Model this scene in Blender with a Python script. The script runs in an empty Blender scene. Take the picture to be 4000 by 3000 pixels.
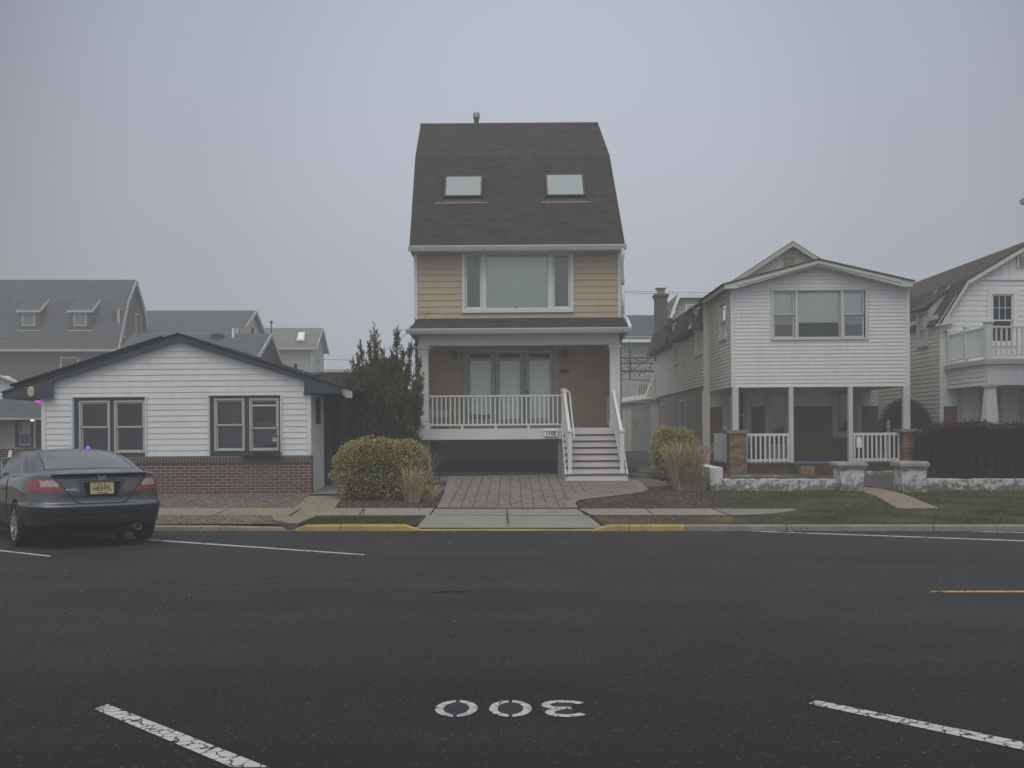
import bpy, bmesh, math, random
from mathutils import Vector, Matrix
from mathutils.bvhtree import BVHTree
random.seed(11)
R = math.radians
sc = bpy.context.scene
COL = sc.collection
EYE = 1.55
FP = 4000.0
HZ = 1690.0
TILT = -0.0075

# ---- survey helpers: photo measurements turned into metres at a known depth Y
def X(px, Y): return (px - 2000.0) / FP * Y
def Z(py, Y): return EYE - (py - HZ) / FP * Y

def G(y):
    """ground height along the depth axis: crowned road, rising front yards"""
    if y <= 10: return 0.0
    if y <= 17.1002: return -0.09 * (y - 10) / 7.1
    if y <= 27: return 0.0456 * (y - 17.1)
    if y <= 41: return 0.4514 + 0.0286 * (y - 27)
    return 0.852

def GP(px, py):
    """point on the ground seen at a photo position"""
    k = (py - HZ) / FP
    Y = EYE / k
    if Y > 10:
        Y = (EYE - 0.1268) / (k - 0.01268)
        if Y > 17.1 or Y < 0:
            Y = (EYE + 0.78) / (k + 0.0456)
            if Y > 27:
                Y = (EYE - 0.4514 + 0.772) / (k + 0.0286)
    return (X(px, Y), Y)

# ---------------------------------------------------------------- mesh builder
ORG = {}
class MB:
    def __init__(s):
        s.v = []; s.f = []; s.uv = {}; s.mi = {}
    def add(s, pts):
        i = len(s.v); s.v.extend([Vector(p) for p in pts]); return i
    def poly(s, pts, uv=None, mi=0):
        i = s.add(pts); s.f.append(tuple(range(i, i + len(pts))))
        if uv: s.uv[len(s.f) - 1] = uv
        if mi: s.mi[len(s.f) - 1] = mi
    def hexa(s, b, t, mi=0):
        i = s.add(list(b) + list(t))
        for q in ((3,2,1,0),(4,5,6,7),(0,1,5,4),(1,2,6,5),(2,3,7,6),(3,0,4,7)):
            s.f.append(tuple(i + k for k in q))
            if mi: s.mi[len(s.f) - 1] = mi
    def box(s, x0, x1, y0, y1, z0, z1, mi=0):
        s.hexa([(x0,y0,z0),(x1,y0,z0),(x1,y1,z0),(x0,y1,z0)], [(x0,y0,z1),(x1,y0,z1),(x1,y1,z1),(x0,y1,z1)], mi)
    def fbox(s, F, a0, a1, d0, d1, z0, z1, mi=0):
        s.hexa([F(a0,d1,z0),F(a1,d1,z0),F(a1,d0,z0),F(a0,d0,z0)], [F(a0,d1,z1),F(a1,d1,z1),F(a1,d0,z1),F(a0,d0,z1)], mi)
    def bar(s, p, q, w, h, up=(0,0,1)):
        p = Vector(p); q = Vector(q); d = (q - p).normalized(); up = Vector(up)
        if abs(d.dot(up)) > 0.98: up = Vector((0,1,0))
        a = d.cross(up).normalized() * w / 2; b = a.cross(d).normalized() * h / 2
        s.hexa([p-a-b, p+a-b, p+a+b, p-a+b], [q-a-b, q+a-b, q+a+b, q-a+b])
    def tube(s, pts, r, n=8, cap=True):
        pts = [Vector(p) for p in pts]; rings = []
        rr = r if isinstance(r, (list, tuple)) else [r] * len(pts)
        for k, p in enumerate(pts):
            d = (pts[min(k+1, len(pts)-1)] - pts[max(k-1, 0)]).normalized()
            up = Vector((0,0,1)) if abs(d.z) < 0.95 else Vector((0,1,0))
            a = d.cross(up).normalized(); b = a.cross(d).normalized()
            rings.append(s.add([p + (a*math.cos(t*2*math.pi/n) + b*math.sin(t*2*math.pi/n))*rr[k] for t in range(n)]))
        for k in range(len(rings)-1):
            for t in range(n):
                u = (t+1) % n
                s.f.append((rings[k]+t, rings[k]+u, rings[k+1]+u, rings[k+1]+t))
        if cap:
            s.f.append(tuple(rings[0]+t for t in range(n))[::-1]); s.f.append(tuple(rings[-1]+t for t in range(n)))
    def lathe(s, prof, c, axis=(0,0,1), n=24):
        c = Vector(c); ax = Vector(axis).normalized()
        e = Vector((1,0,0)) if abs(ax.x) < 0.9 else Vector((0,1,0))
        a = ax.cross(e).normalized(); b = ax.cross(a)
        rings = [s.add([c + ax*h + (a*math.cos(t*2*math.pi/n)+b*math.sin(t*2*math.pi/n))*max(r, 1e-4) for t in range(n)]) for r, h in prof]
        for k in range(len(rings)-1):
            for t in range(n):
                u = (t+1) % n
                s.f.append((rings[k]+t, rings[k]+u, rings[k+1]+u, rings[k+1]+t))
    def prism(s, pts, vec, mi=0):
        """extrude a polygon by a vector"""
        n = len(pts); v = Vector(vec); i = s.add(pts); j = s.add([Vector(p)+v for p in pts])
        fs = [tuple(range(i, i+n)), tuple(range(j+n-1, j-1, -1))] + [(i+(k+1)%n, i+k, j+k, j+(k+1)%n) for k in range(n)]
        for q in fs:
            s.f.append(q)
            if mi: s.mi[len(s.f)-1] = mi
    def roof(s, a, b, c, d, t=0.04, uoff=0.0):
        """shingled slab: a-b along the eave, d-c along the top"""
        a, b, c, d = map(Vector, (a, b, c, d))
        e = (b-a).normalized(); n = e.cross(d-a).normalized()
        sl = n.cross(e)
        uv = [((p-a).dot(e)+uoff, (p-a).dot(sl)) for p in (a, b, c, d)]
        s.poly([a, b, c, d], uv=uv)
        lo = [p - n*t for p in (a, b, c, d)]
        s.poly(lo[::-1], uv=uv[::-1])
        top = [a, b, c, d]
        for k in range(4):
            m = (k+1) % 4
            s.poly([top[m], top[k], lo[k], lo[m]], uv=[(0,.07),(1,.07),(1,.07),(0,.07)])
    def build(s, name, mat, parent=None, smooth=False, bevel=0, kind=None, label=None):
        o0 = ORG.get(parent.name, Vector()) if parent else Vector()
        me = bpy.data.meshes.new(name)
        me.from_pydata([tuple(p - o0) for p in s.v], [], s.f)
        mats = mat if isinstance(mat, (list, tuple)) else [mat]
        for m in mats: me.materials.append(m)
        if s.mi:
            for k, m in s.mi.items(): me.polygons[k].material_index = m
        if s.uv:
            L = me.uv_layers.new(name='UVMap').data
            for k, uv in s.uv.items():
                for li, c in zip(me.polygons[k].loop_indices, uv): L[li].uv = c
        if smooth:
            for p in me.polygons: p.use_smooth = True
        ob = bpy.data.objects.new(name, me); COL.objects.link(ob)
        if parent:
            ob.parent = parent; ORG[ob.name] = o0
        else:
            ORG[ob.name] = Vector()
        if bevel:
            m = ob.modifiers.new('Bevel', 'BEVEL'); m.width = bevel; m.segments = 1; m.limit_method = 'ANGLE'; m.angle_limit = R(40)
        if kind: ob['kind'] = kind
        if label: ob['label'] = label
        return ob

def thing(name, label, cat, loc, rot=(0,0,0), group=None, local=False):
    o = bpy.data.objects.new(name, None); COL.objects.link(o); o.empty_display_size = 0.3
    o.location = loc; o.rotation_euler = rot
    o['label'] = label; o['category'] = cat
    if group: o['group'] = group
    ORG[o.name] = Vector() if local else Vector(loc)
    return o

def tag(o, label, cat, group=None):
    o['label'] = label; o['category'] = cat
    if group: o['group'] = group
    return o

def recentre(o, c):
    """give a single-mesh thing an origin at its base"""
    c = Vector(c)
    o.data.transform(Matrix.Translation(-c)); o.location = c
    return o

def frame(o, u, n):
    o = Vector((o[0], o[1], 0)); u = Vector((u[0], u[1], 0)); n = Vector((n[0], n[1], 0))
    def F(a, d, z): return o + u*a + n*d + Vector((0, 0, z))
    return F
def front(Y): return frame((0, Y), (1, 0), (0, -1))          # a = world x
def leftside(x): return frame((x, 0), (0, 1), (-1, 0))       # a = world y, faces -x
def rightside(x): return frame((x, 0), (0, 1), (1, 0))       # a = world y, faces +x

SR = random.Random(3)
def siding(mb, F, l, r, z0, z1, e, lap=0.014, holes=()):
    """lapped boards as real geometry; l and r are numbers or functions of z"""
    lf = l if callable(l) else (lambda z: l)
    rf = r if callable(r) else (lambda z: r)
    z = z0
    while z < z1 - 1e-4:
        zt = min(z + e, z1)
        cuts = sorted({z, zt} | {h[k] for h in holes for k in (2, 3) if z < h[k] < zt})
        first = True
        for b, t in zip(cuts[:-1], cuts[1:]):
            mid = (b + t) / 2
            ob = 0.002 + lap * (1 - (b - z) / e); ot = 0.002 + lap * (1 - (t - z) / e)
            segs = [(None, None)]
            hs = sorted((h[0], h[1]) for h in holes if h[2] < mid < h[3])
            edges = [None]
            for h0, h1 in hs: edges += [h0, h1]
            edges.append(None)
            for i in range(0, len(edges), 2):
                A, B = edges[i], edges[i+1]
                lb = lf(b) if A is None else A; lt = lf(t) if A is None else A
                rb = rf(b) if B is None else B; rt = rf(t) if B is None else B
                if rb - lb < 0.005: continue
                # boards butt end to end at odd places, each a hair off its neighbour
                cutsx = [0.0]
                w_ = rb - lb
                if w_ > 1.5:
                    p_ = SR.uniform(.4, 3.6)
                    while p_ < w_-.3: cutsx.append(p_/w_); p_ += 3.66
                cutsx.append(1.0)
                for ca, cb in zip(cutsx[:-1], cutsx[1:]):
                    g = 0
                    fa = ca+(g if ca > 0 else 0); fb = cb-(g if cb < 1 else 0); dj = SR.uniform(0,.0022); s0, s1 = SR.uniform(-.0006,.0006), SR.uniform(-.0006,.0006)
                    mb.poly([F(lb+w_*fa, ob+dj, b+s0*first), F(lb+w_*fb, ob+dj, b+s1*first), F(lt+(rt-lt)*fb, ot, t), F(lt+(rt-lt)*fa, ot, t)])
                if first: mb.poly([F(lb, 0, b), F(rb, 0, b), F(rb, ob, b), F(lb, ob, b)])
            first = False
        z = zt

# ---------------------------------------------------------------- materials
def newmat(name):
    m = bpy.data.materials.new(name); m.use_nodes = True
    nt = m.node_tree; nt.nodes.clear()
    out = nt.nodes.new('ShaderNodeOutputMaterial')
    b = nt.nodes.new('ShaderNodeBsdfPrincipled')
    nt.links.new(b.outputs[0], out.inputs[0])
    return m, nt, b
def nd(nt, t, **kw):
    n = nt.nodes.new(t)
    for k, v in kw.items():
        if k in n.inputs: n.inputs[k].default_value = v
        else: setattr(n, k, v)
    return n
def c4(c): return (c[0], c[1], c[2], 1)
def mixc(nt, fac, a, b, blend='MIX'):
    m = nt.nodes.new('ShaderNodeMix'); m.data_type = 'RGBA'; m.blend_type = blend
    for sock, v in ((m.inputs[0], fac), (m.inputs[6], a), (m.inputs[7], b)):
        if hasattr(v, 'links') or isinstance(v, bpy.types.NodeSocket): nt.links.new(v, sock)
        elif isinstance(v, (int, float)): sock.default_value = v
        else: sock.default_value = c4(v)
    return m.outputs[2]
def ramp(nt, src, p0, p1, c0=(0,0,0), c1=(1,1,1)):
    r = nt.nodes.new('ShaderNodeValToRGB'); r.color_ramp.elements[0].position = p0; r.color_ramp.elements[1].position = p1
    r.color_ramp.elements[0].color = c4(c0); r.color_ramp.elements[1].color = c4(c1)
    nt.links.new(src, r.inputs[0]); return r.outputs[0]
def coords(nt, kind='Object', scale=None):
    t = nt.nodes.new('ShaderNodeTexCoord'); o = t.outputs[kind]
    if scale:
        mp = nt.nodes.new('ShaderNodeMapping'); mp.inputs['Scale'].default_value = scale
        nt.links.new(o, mp.inputs[0]); o = mp.outputs[0]
    return o
def noise(nt, co, s, det=4, rough=0.6):
    n = nd(nt, 'ShaderNodeTexNoise', Scale=s, Detail=det, Roughness=rough)
    nt.links.new(co, n.inputs['Vector']); return n.outputs['Fac']
def bump(nt, b, h, st=0.3, dist=0.01):
    n = nd(nt, 'ShaderNodeBump', Strength=st, Distance=dist); nt.links.new(h, n.inputs['Height']); nt.links.new(n.outputs[0], b.inputs['Normal'])

def paint(name, col, rough=0.55, var=0.12, scale=1.3, dirt=None, dirtamt=0.35, fine=0.05, metal=0, spec=0.35, coat=0, bmp=0.0, streak=False):
    m, nt, b = newmat(name); co = coords(nt)
    n1 = noise(nt, co, scale, 5)
    a = tuple(c*(1-var) for c in col); d = tuple(min(1, c*(1+var)) for c in col)
    c = mixc(nt, ramp(nt, n1, 0.3, 0.7), a, d)
    n2 = noise(nt, co, 60, 3)
    c = mixc(nt, fine*2, c, mixc(nt, n2, (0,0,0), (1,1,1)), 'OVERLAY')
    if dirt:
        co2 = coords(nt, 'Object', (2.2, 2.2, 0.35) if streak else (1,1,1))
        n3 = noise(nt, co2, 2.4, 8, 0.7)
        f = nt.nodes.new('ShaderNodeMath'); f.operation = 'MULTIPLY'; f.inputs[1].default_value = dirtamt
        nt.links.new(ramp(nt, n3, 0.48, 0.78), f.inputs[0])
        c = mixc(nt, f.outputs[0], c, dirt)
    nt.links.new(c, b.inputs['Base Color'])
    b.inputs['Roughness'].default_value = rough; b.inputs['Metallic'].default_value = metal
    b.inputs['Specular IOR Level'].default_value = spec; b.inputs['Coat Weight'].default_value = coat
    b.inputs['Coat Roughness'].default_value = 0.08
    if bmp: bump(nt, b, n2, bmp, 0.01)
    return m

def brick(name, c1, c2, mortar, w=0.205, h=0.066, ms=0.008, soldier=False, rot=False, off=0.5):
    m, nt, b = newmat(name)
    t = nt.nodes.new('ShaderNodeTexCoord'); sp = nt.nodes.new('ShaderNodeSeparateXYZ'); nt.links.new(t.outputs['Object'], sp.inputs[0])
    ad = nt.nodes.new('ShaderNodeMath'); nt.links.new(sp.outputs[0], ad.inputs[0]); nt.links.new(sp.outputs[1], ad.inputs[1])
    cb = nt.nodes.new('ShaderNodeCombineXYZ')
    if soldier: nt.links.new(ad.outputs[0], cb.inputs[1]); nt.links.new(sp.outputs[2], cb.inputs[0])
    else: nt.links.new(ad.outputs[0], cb.inputs[0]); nt.links.new(sp.outputs[2], cb.inputs[1])
    br = nd(nt, 'ShaderNodeTexBrick', Scale=1.0)
    br.inputs['Brick Width'].default_value = w; br.inputs['Row Height'].default_value = h
    br.inputs['Mortar Size'].default_value = ms; br.inputs['Mortar Smooth'].default_value = 0.15; br.inputs['Bias'].default_value = -0.1
    br.inputs['Color1'].default_value = c4(c1); br.inputs['Color2'].default_value = c4(c2); br.inputs['Mortar'].default_value = c4(mortar)
    br.offset = off
    nt.links.new(cb.outputs[0], br.inputs['Vector'])
    n = noise(nt, t.outputs['Object'], 1.1, 5); n2 = noise(nt, t.outputs['Object'], 45, 4)
    c = mixc(nt, 0.5, br.outputs['Color'], mixc(nt, n2, (0.15,0.15,0.15), (0.85,0.85,0.85)), 'OVERLAY')
    c = mixc(nt, ramp(nt, n, 0.52, 0.8, (0,0,0), (0.3,0.3,0.3)), c, mortar)
    nt.links.new(c, b.inputs['Base Color']); b.inputs['Roughness'].default_value = 0.85; b.inputs['Specular IOR Level'].default_value = 0.2
    iv = nt.nodes.new('ShaderNodeMath'); iv.operation = 'SUBTRACT'; iv.inputs[0].default_value = 1; nt.links.new(br.outputs['Fac'], iv.inputs[1])
    bump(nt, b, iv.outputs[0], 0.6, 0.008)
    return m

def shingle(name, c1, c2, gap, w=0.32, h=0.14, warm=None):
    m, nt, b = newmat(name); co = coords(nt, 'UV')
    br = nd(nt, 'ShaderNodeTexBrick', Scale=1.0)
    br.inputs['Brick Width'].default_value = w; br.inputs['Row Height'].default_value = h
    br.inputs['Mortar Size'].default_value = 0.0; br.inputs['Bias'].default_value = 0.0
    br.inputs['Color1'].default_value = c4(c1); br.inputs['Color2'].default_value = c4(c2); br.inputs['Mortar'].default_value = c4(gap)
    br.offset = 0.37; br.squash = 1.0
    nt.links.new(co, br.inputs['Vector'])
    br2 = nd(nt, 'ShaderNodeTexBrick', Scale=1.0)
    br2.inputs['Brick Width'].default_value = w*0.61; br2.inputs['Row Height'].default_value = h
    br2.inputs['Mortar Size'].default_value = 0.0; br2.inputs['Color1'].default_value = (0.42,0.42,0.42,1); br2.inputs['Color2'].default_value = (0.57,0.57,0.57,1)
    br2.offset = 0.21; nt.links.new(co, br2.inputs['Vector'])
    n = noise(nt, co, 0.5, 6); n2 = noise(nt, co, 40, 3)
    c = mixc(nt, 0.6, br.outputs['Color'], br2.outputs['Color'], 'OVERLAY')
    c = mixc(nt, 0.25, c, mixc(nt, n2, (0.2,0.2,0.2), (0.8,0.8,0.8)), 'OVERLAY')
    c = mixc(nt, 0.25, c, mixc(nt, n, (0.25,0.25,0.25), (0.75,0.75,0.75)), 'OVERLAY')
    nt.links.new(c, b.inputs['Base Color']); b.inputs['Roughness'].default_value = 0.92; b.inputs['Specular IOR Level'].default_value = 0.15
    # butt-edge shade of the courses: a dark line painted at each row's foot
    sp = nt.nodes.new('ShaderNodeSeparateXYZ'); nt.links.new(co, sp.inputs[0])
    wv = nt.nodes.new('ShaderNodeMath'); wv.operation = 'MULTIPLY_ADD'; wv.inputs[1].default_value = 1/h; nw = noise(nt, co, 3.0, 3)
    wm = nt.nodes.new('ShaderNodeMath'); wm.operation = 'MULTIPLY'; wm.inputs[1].default_value = 0.12; nt.links.new(nw, wm.inputs[0])
    nt.links.new(sp.outputs[1], wv.inputs[0]); nt.links.new(wm.outputs[0], wv.inputs[2])
    fr = nt.nodes.new('ShaderNodeMath'); fr.operation = 'FRACT'; nt.links.new(wv.outputs[0], fr.inputs[0])
    c = mixc(nt, ramp(nt, fr.outputs[0], 0.08, 0.22, (0.72,0.72,0.72), (0,0,0)), c, gap)
    nt.links.new(c, b.inputs['Base Color'])
    bump(nt, b, fr.outputs[0], 0.25, 0.012)
    return m

def glass(name, tint=(0.8,0.85,0.84), refl=0.5):
    m = bpy.data.materials.new(name); m.use_nodes = True; nt = m.node_tree; nt.nodes.clear()
    out = nt.nodes.new('ShaderNodeOutputMaterial'); mx = nt.nodes.new('ShaderNodeMixShader')
    tr = nt.nodes.new('ShaderNodeBsdfTransparent'); tr.inputs[0].default_value = c4(tint)
    gl = nt.nodes.new('ShaderNodeBsdfGlossy'); gl.inputs['Roughness'].default_value = 0.03; gl.inputs[0].default_value = (0.9,0.93,0.95,1)
    fr = nt.nodes.new('ShaderNodeFresnel'); fr.inputs[0].default_value = 1.5
    ad = nt.nodes.new('ShaderNodeMath'); ad.operation = 'MULTIPLY_ADD'; ad.inputs[1].default_value = 1.0; ad.inputs[2].default_value = refl*0.1
    nt.links.new(fr.outputs[0], ad.inputs[0]); nt.links.new(ad.outputs[0], mx.inputs[0])
    nt.links.new(tr.outputs[0], mx.inputs[1]); nt.links.new(gl.outputs[0], mx.inputs[2]); nt.links.new(mx.outputs[0], out.inputs[0])
    return m

def glow(name, col, st):
    m, nt, b = newmat(name)
    b.inputs['Base Color'].default_value = c4(col); b.inputs['Emission Color'].default_value = c4(col); b.inputs['Emission Strength'].default_value = st
    return m

def leafmat(name, cols, rough=0.6, spec=0.2):
    """foliage: colour picked per leaf from its random island value and the place in the crown"""
    m, nt, b = newmat(name)
    g = nt.nodes.new('ShaderNodeNewGeometry')
    r = nt.nodes.new('ShaderNodeValToRGB'); cr = r.color_ramp
    while len(cr.elements) < len(cols): cr.elements.new(0.5)
    for k, c in enumerate(cols):
        cr.elements[k].position = k / max(1, len(cols)-1); cr.elements[k].color = c4(c)
    nt.links.new(g.outputs['Random Per Island'], r.inputs[0])
    n = noise(nt, coords(nt), 3.2, 3)
    c = mixc(nt, 0.6, r.outputs[0], mixc(nt, n, (0.1,0.1,0.1), (0.9,0.9,0.9)), 'OVERLAY')
    nt.links.new(c, b.inputs['Base Color']); b.inputs['Roughness'].default_value = rough; b.inputs['Specular IOR Level'].default_value = spec
    return m

def ground_mat(name, cols, scale, fine=70, bmp=0.5, patch=None, patchscale=0.6, rough=0.95, vor=None):
    m, nt, b = newmat(name); co = coords(nt)
    n = noise(nt, co, scale, 8, 0.7)
    c = mixc(nt, ramp(nt, n, 0.32, 0.68), cols[0], cols[1])
    nf = noise(nt, co, fine, 4, 0.7)
    c = mixc(nt, 0.8, c, mixc(nt, nf, (0.1,0.1,0.1), (0.9,0.9,0.9)), 'OVERLAY')
    if vor:
        v = nd(nt, 'ShaderNodeTexVoronoi', Scale=vor); nt.links.new(co, v.inputs['Vector'])
        sep = nt.nodes.new('ShaderNodeSeparateColor'); nt.links.new(v.outputs['Color'], sep.inputs[0])
        c = mixc(nt, 0.85, c, mixc(nt, sep.outputs[0], (0.12,0.12,0.12), (0.9,0.88,0.85)), 'OVERLAY')
        h = v.outputs['Distance']
    else: h = nf
    if patch:
        np_ = noise(nt, co, patchscale, 5, 0.65)
        c = mixc(nt, ramp(nt, np_, 0.45, 0.68), c, patch)
    nt.links.new(c, b.inputs['Base Color']); b.inputs['Roughness'].default_value = rough; b.inputs['Specular IOR Level'].default_value = 0.2
    bump(nt, b, h, bmp, 0.02)
    return m

def text_polys(s, size=1.0, shear=0.0, bold=0.0, sx=1.0, gap=1.0):
    cu = bpy.data.curves.new('t', 'FONT'); cu.body = s; cu.size = size; cu.align_x = 'CENTER'; cu.align_y = 'CENTER'; cu.shear = shear
    cu.offset = bold; cu.space_character = gap; cu.resolution_u = 4
    ob = bpy.data.objects.new('t', cu); COL.objects.link(ob)
    dg = bpy.context.evaluated_depsgraph_get(); dg.update()
    me = bpy.data.meshes.new_from_object(ob.evaluated_get(dg))
    vs = [(v.co.x*sx, v.co.y) for v in me.vertices]; fs = [tuple(p.vertices) for p in me.polygons]
    bpy.data.objects.remove(ob); bpy.data.curves.remove(cu); bpy.data.meshes.remove(me)
    return vs, fs
def put_text(mb, s, fn, **kw):
    vs, fs = text_polys(s, **kw)
    i = mb.add([fn(a, b) for a, b in vs])
    for f in fs: mb.f.append(tuple(i + k for k in f))

# ---------------------------------------------------------------- windows
def window(parent, F, a0, a1, z0, z1, trim, tmat, smat, gmat, kind='double', blind=None, bmat=None, dark=None, proud=0.03, tl=None, depth=0.45, rail=0.5, sashw=0.045, name='window', grid=(0,0), backmat=None, sill=True):
    """trim round an opening, sashes inside it, panes, a blind and the dark room behind"""
    t = trim; tb = MB()
    tb.fbox(F, a0-t, a1+t, 0.004, proud, z1, z1+t)
    tb.fbox(F, a0-t, a1+t, 0.004, proud+(0.015 if sill else 0), z0-t*0.9, z0)
    tb.fbox(F, a0-t, a0, 0.004, proud-0.003, z0, z1); tb.fbox(F, a1, a1+t, 0.004, proud-0.003, z0, z1)
    # reveal
    tb.fbox(F, a0-0.012, a0, -0.12, 0.004, z0-0.012, z1+0.012); tb.fbox(F, a1, a1+0.012, -0.12, 0.004, z0-0.012, z1+0.012)
    tb.fbox(F, a0, a1, -0.12, 0.004, z1, z1+0.012); tb.fbox(F, a0, a1, -0.12, 0.004, z0-0.012, z0)
    w = tb.build(name, tmat, parent, bevel=0.004)
    def sash(A0, A1, B0, B1, d, g=(0,0)):
        mb = MB(); s = sashw
        mb.fbox(F, A0, A1, d-0.03, d, B0, B0+s); mb.fbox(F, A0, A1, d-0.03, d, B1-s, B1)
        mb.fbox(F, A0, A0+s, d-0.03, d-0.001, B0+s, B1-s); mb.fbox(F, A1-s, A1, d-0.03, d-0.001, B0+s, B1-s)
        for k in range(1, g[0]): 
            x = A0+s + (A1-A0-2*s)*k/g[0]; mb.fbox(F, x-0.009, x+0.009, d-0.024, d-0.006, B0+s, B1-s)
        for k in range(1, g[1]):
            x = B0+s + (B1-B0-2*s)*k/g[1]; mb.fbox(F, A0+s, A1-s, d-0.023, d-0.007, x-0.009, x+0.009)
        mb.build('sash', smat, w, bevel=0.003)
        p = MB(); p.poly([F(A0+s, d-0.015, B0+s), F(A1-s, d-0.015, B0+s), F(A1-s, d-0.015, B1-s), F(A0+s, d-0.015, B1-s)])
        p.build('pane', gmat, w)
    if kind == 'double':
        m = z0 + (z1-z0)*rail
        sash(a0, a1, m-0.02, z1, -0.01, grid); sash(a0, a1, z0, m+0.02, -0.042)
    else:
        sash(a0, a1, z0, z1, -0.015, grid)
    if blind and bmat:
        q = MB(); q.fbox(F, a0+0.02, a1-0.02, -0.135, -0.128, z1-(z1-z0)*blind, z1-0.01); q.build('blind', bmat, w)
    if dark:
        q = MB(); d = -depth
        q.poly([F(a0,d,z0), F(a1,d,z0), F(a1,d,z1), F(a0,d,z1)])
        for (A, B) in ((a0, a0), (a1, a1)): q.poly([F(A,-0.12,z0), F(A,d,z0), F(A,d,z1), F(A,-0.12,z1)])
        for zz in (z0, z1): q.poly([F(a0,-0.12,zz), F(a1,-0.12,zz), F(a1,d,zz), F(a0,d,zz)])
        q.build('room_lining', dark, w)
    return w
# ================================================================= materials in use
M = {}
M['white'] = paint('white_vinyl', (0.64,0.655,0.66), 0.5, 0.05, 0.8, dirt=(0.42,0.42,0.39), dirtamt=0.4, streak=True)
M['white2'] = paint('white_trim', (0.62,0.64,0.64), 0.45, 0.04, 1.2, dirt=(0.5,0.48,0.43), dirtamt=0.25, streak=True)
M['cream'] = paint('cream_trim', (0.52,0.535,0.505), 0.5, 0.05, 1.2, dirt=(0.4,0.38,0.32), dirtamt=0.3)
M['creamside'] = paint('cream_vinyl', (0.62,0.60,0.52), 0.55, 0.08, 0.7, dirt=(0.36,0.33,0.26), dirtamt=0.4, streak=True)
M['tan'] = None
M['navy'] = paint('slate_blue_paint', (0.040,0.054,0.072), 0.5, 0.15, 1.5, dirt=(0.075,0.09,0.10), dirtamt=0.5, streak=True)
M['greige'] = paint('greige_trim', (0.40,0.39,0.345), 0.5, 0.05, 1.2)
M['doortrim'] = paint('door_trim', (0.42,0.405,0.36), 0.5, 0.05, 1.2)
M['blind'] = paint('window_shade', (0.76,0.85,0.78), 0.8, 0.03, 0.7)
M['whiteblind'] = paint('white_shade', (0.8,0.84,0.86), 0.8, 0.03, 0.7)
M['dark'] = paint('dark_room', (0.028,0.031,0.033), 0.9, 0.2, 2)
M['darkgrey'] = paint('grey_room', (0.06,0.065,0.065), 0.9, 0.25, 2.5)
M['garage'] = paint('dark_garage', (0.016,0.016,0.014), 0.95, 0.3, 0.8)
M['black'] = paint('black_rubber', (0.017,0.017,0.018), 0.75, 0.2, 6)
M['blackmetal'] = paint('black_metal', (0.028,0.03,0.031), 0.45, 0.15, 6)
M['galv'] = paint('galvanised_metal', (0.32,0.31,0.28), 0.5, 0.15, 6, metal=0.3)
M['concrete'] = paint('concrete', (0.222,0.215,0.18), 0.9, 0.09, 0.9, dirt=(0.17,0.165,0.145), dirtamt=0.55, fine=0.18, bmp=0.15)
M['tanconcrete'] = paint('tan_concrete', (0.225,0.195,0.135), 0.9, 0.12, 0.9, dirt=(0.16,0.14,0.10), dirtamt=0.55, fine=0.2, bmp=0.15)
M['greyconc'] = paint('grey_concrete', (0.19,0.185,0.16), 0.9, 0.12, 1.1, dirt=(0.11,0.105,0.09), dirtamt=0.55, fine=0.2)
M['kerb'] = paint('kerb_concrete', (0.20,0.195,0.17), 0.9, 0.18, 1.4, dirt=(0.08,0.075,0.065), dirtamt=0.6, fine=0.25, bmp=0.3)
M['tankerb'] = paint('tan_kerb', (0.24,0.205,0.14), 0.9, 0.2, 1.4, dirt=(0.09,0.08,0.06), dirtamt=0.6, fine=0.25, bmp=0.3)
M['yellow'] = paint('yellow_kerb_paint', (0.37,0.265,0.075), 0.8, 0.18, 2.0, dirt=(0.12,0.10,0.06), dirtamt=0.8, fine=0.25)
M['stucco'] = paint('beige_stucco', (0.27,0.245,0.195), 0.95, 0.1, 0.8, fine=0.2, bmp=0.3)
M['whitestucco'] = paint('grey_white_stucco', (0.60,0.61,0.585), 0.9, 0.1, 0.8, dirt=(0.2,0.2,0.19), dirtamt=0.4, fine=0.1)
M['redbrick'] = brick('red_brown_brick', (0.15,0.078,0.062), (0.085,0.066,0.062), (0.27,0.25,0.21))
M['soldier'] = brick('soldier_course', (0.12,0.075,0.06), (0.09,0.068,0.06), (0.22,0.2,0.17), w=0.2, h=0.068, soldier=True, off=0)
M['darkbrick'] = brick('dark_red_brick', (0.14,0.062,0.045), (0.09,0.047,0.038), (0.18,0.155,0.13), w=0.2, h=0.068, ms=0.007)
M['yelbrick'] = brick('yellow_brown_brick', (0.27,0.185,0.078), (0.085,0.045,0.036), (0.17,0.14,0.09), w=0.215, h=0.068, ms=0.007)
M['maroon'] = paint('maroon_painted_brick', (0.06,0.03,0.028), 0.8, 0.25, 2.2, dirt=(0.09,0.06,0.05), dirtamt=0.5, fine=0.2)
M['bluefloor'] = paint('blue_porch_paint', (0.13,0.20,0.27), 0.5, 0.12, 1.5)
M['roof'] = shingle('brown_grey_shingle', (0.057,0.051,0.041), (0.043,0.0395,0.033), (0.026,0.0245,0.0215), 0.33, 0.145)
M['roof2'] = shingle('brown_shingle', (0.085,0.068,0.056), (0.062,0.05,0.042), (0.036,0.03,0.026), 0.3, 0.15)
M['roofgrey'] = shingle('grey_shingle', (0.098,0.105,0.107), (0.083,0.09,0.091), (0.062,0.067,0.068), 0.33, 0.2)  # greys lightened to carry part of the distance haze
M['roofdark'] = shingle('dark_shingle', (0.032,0.033,0.034), (0.025,0.026,0.027), (0.015,0.015,0.016), 0.33, 0.15)
M['rooflight'] = shingle('pale_grey_shingle', (0.185,0.19,0.175), (0.16,0.165,0.15), (0.125,0.125,0.115), 0.33, 0.2)
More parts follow.
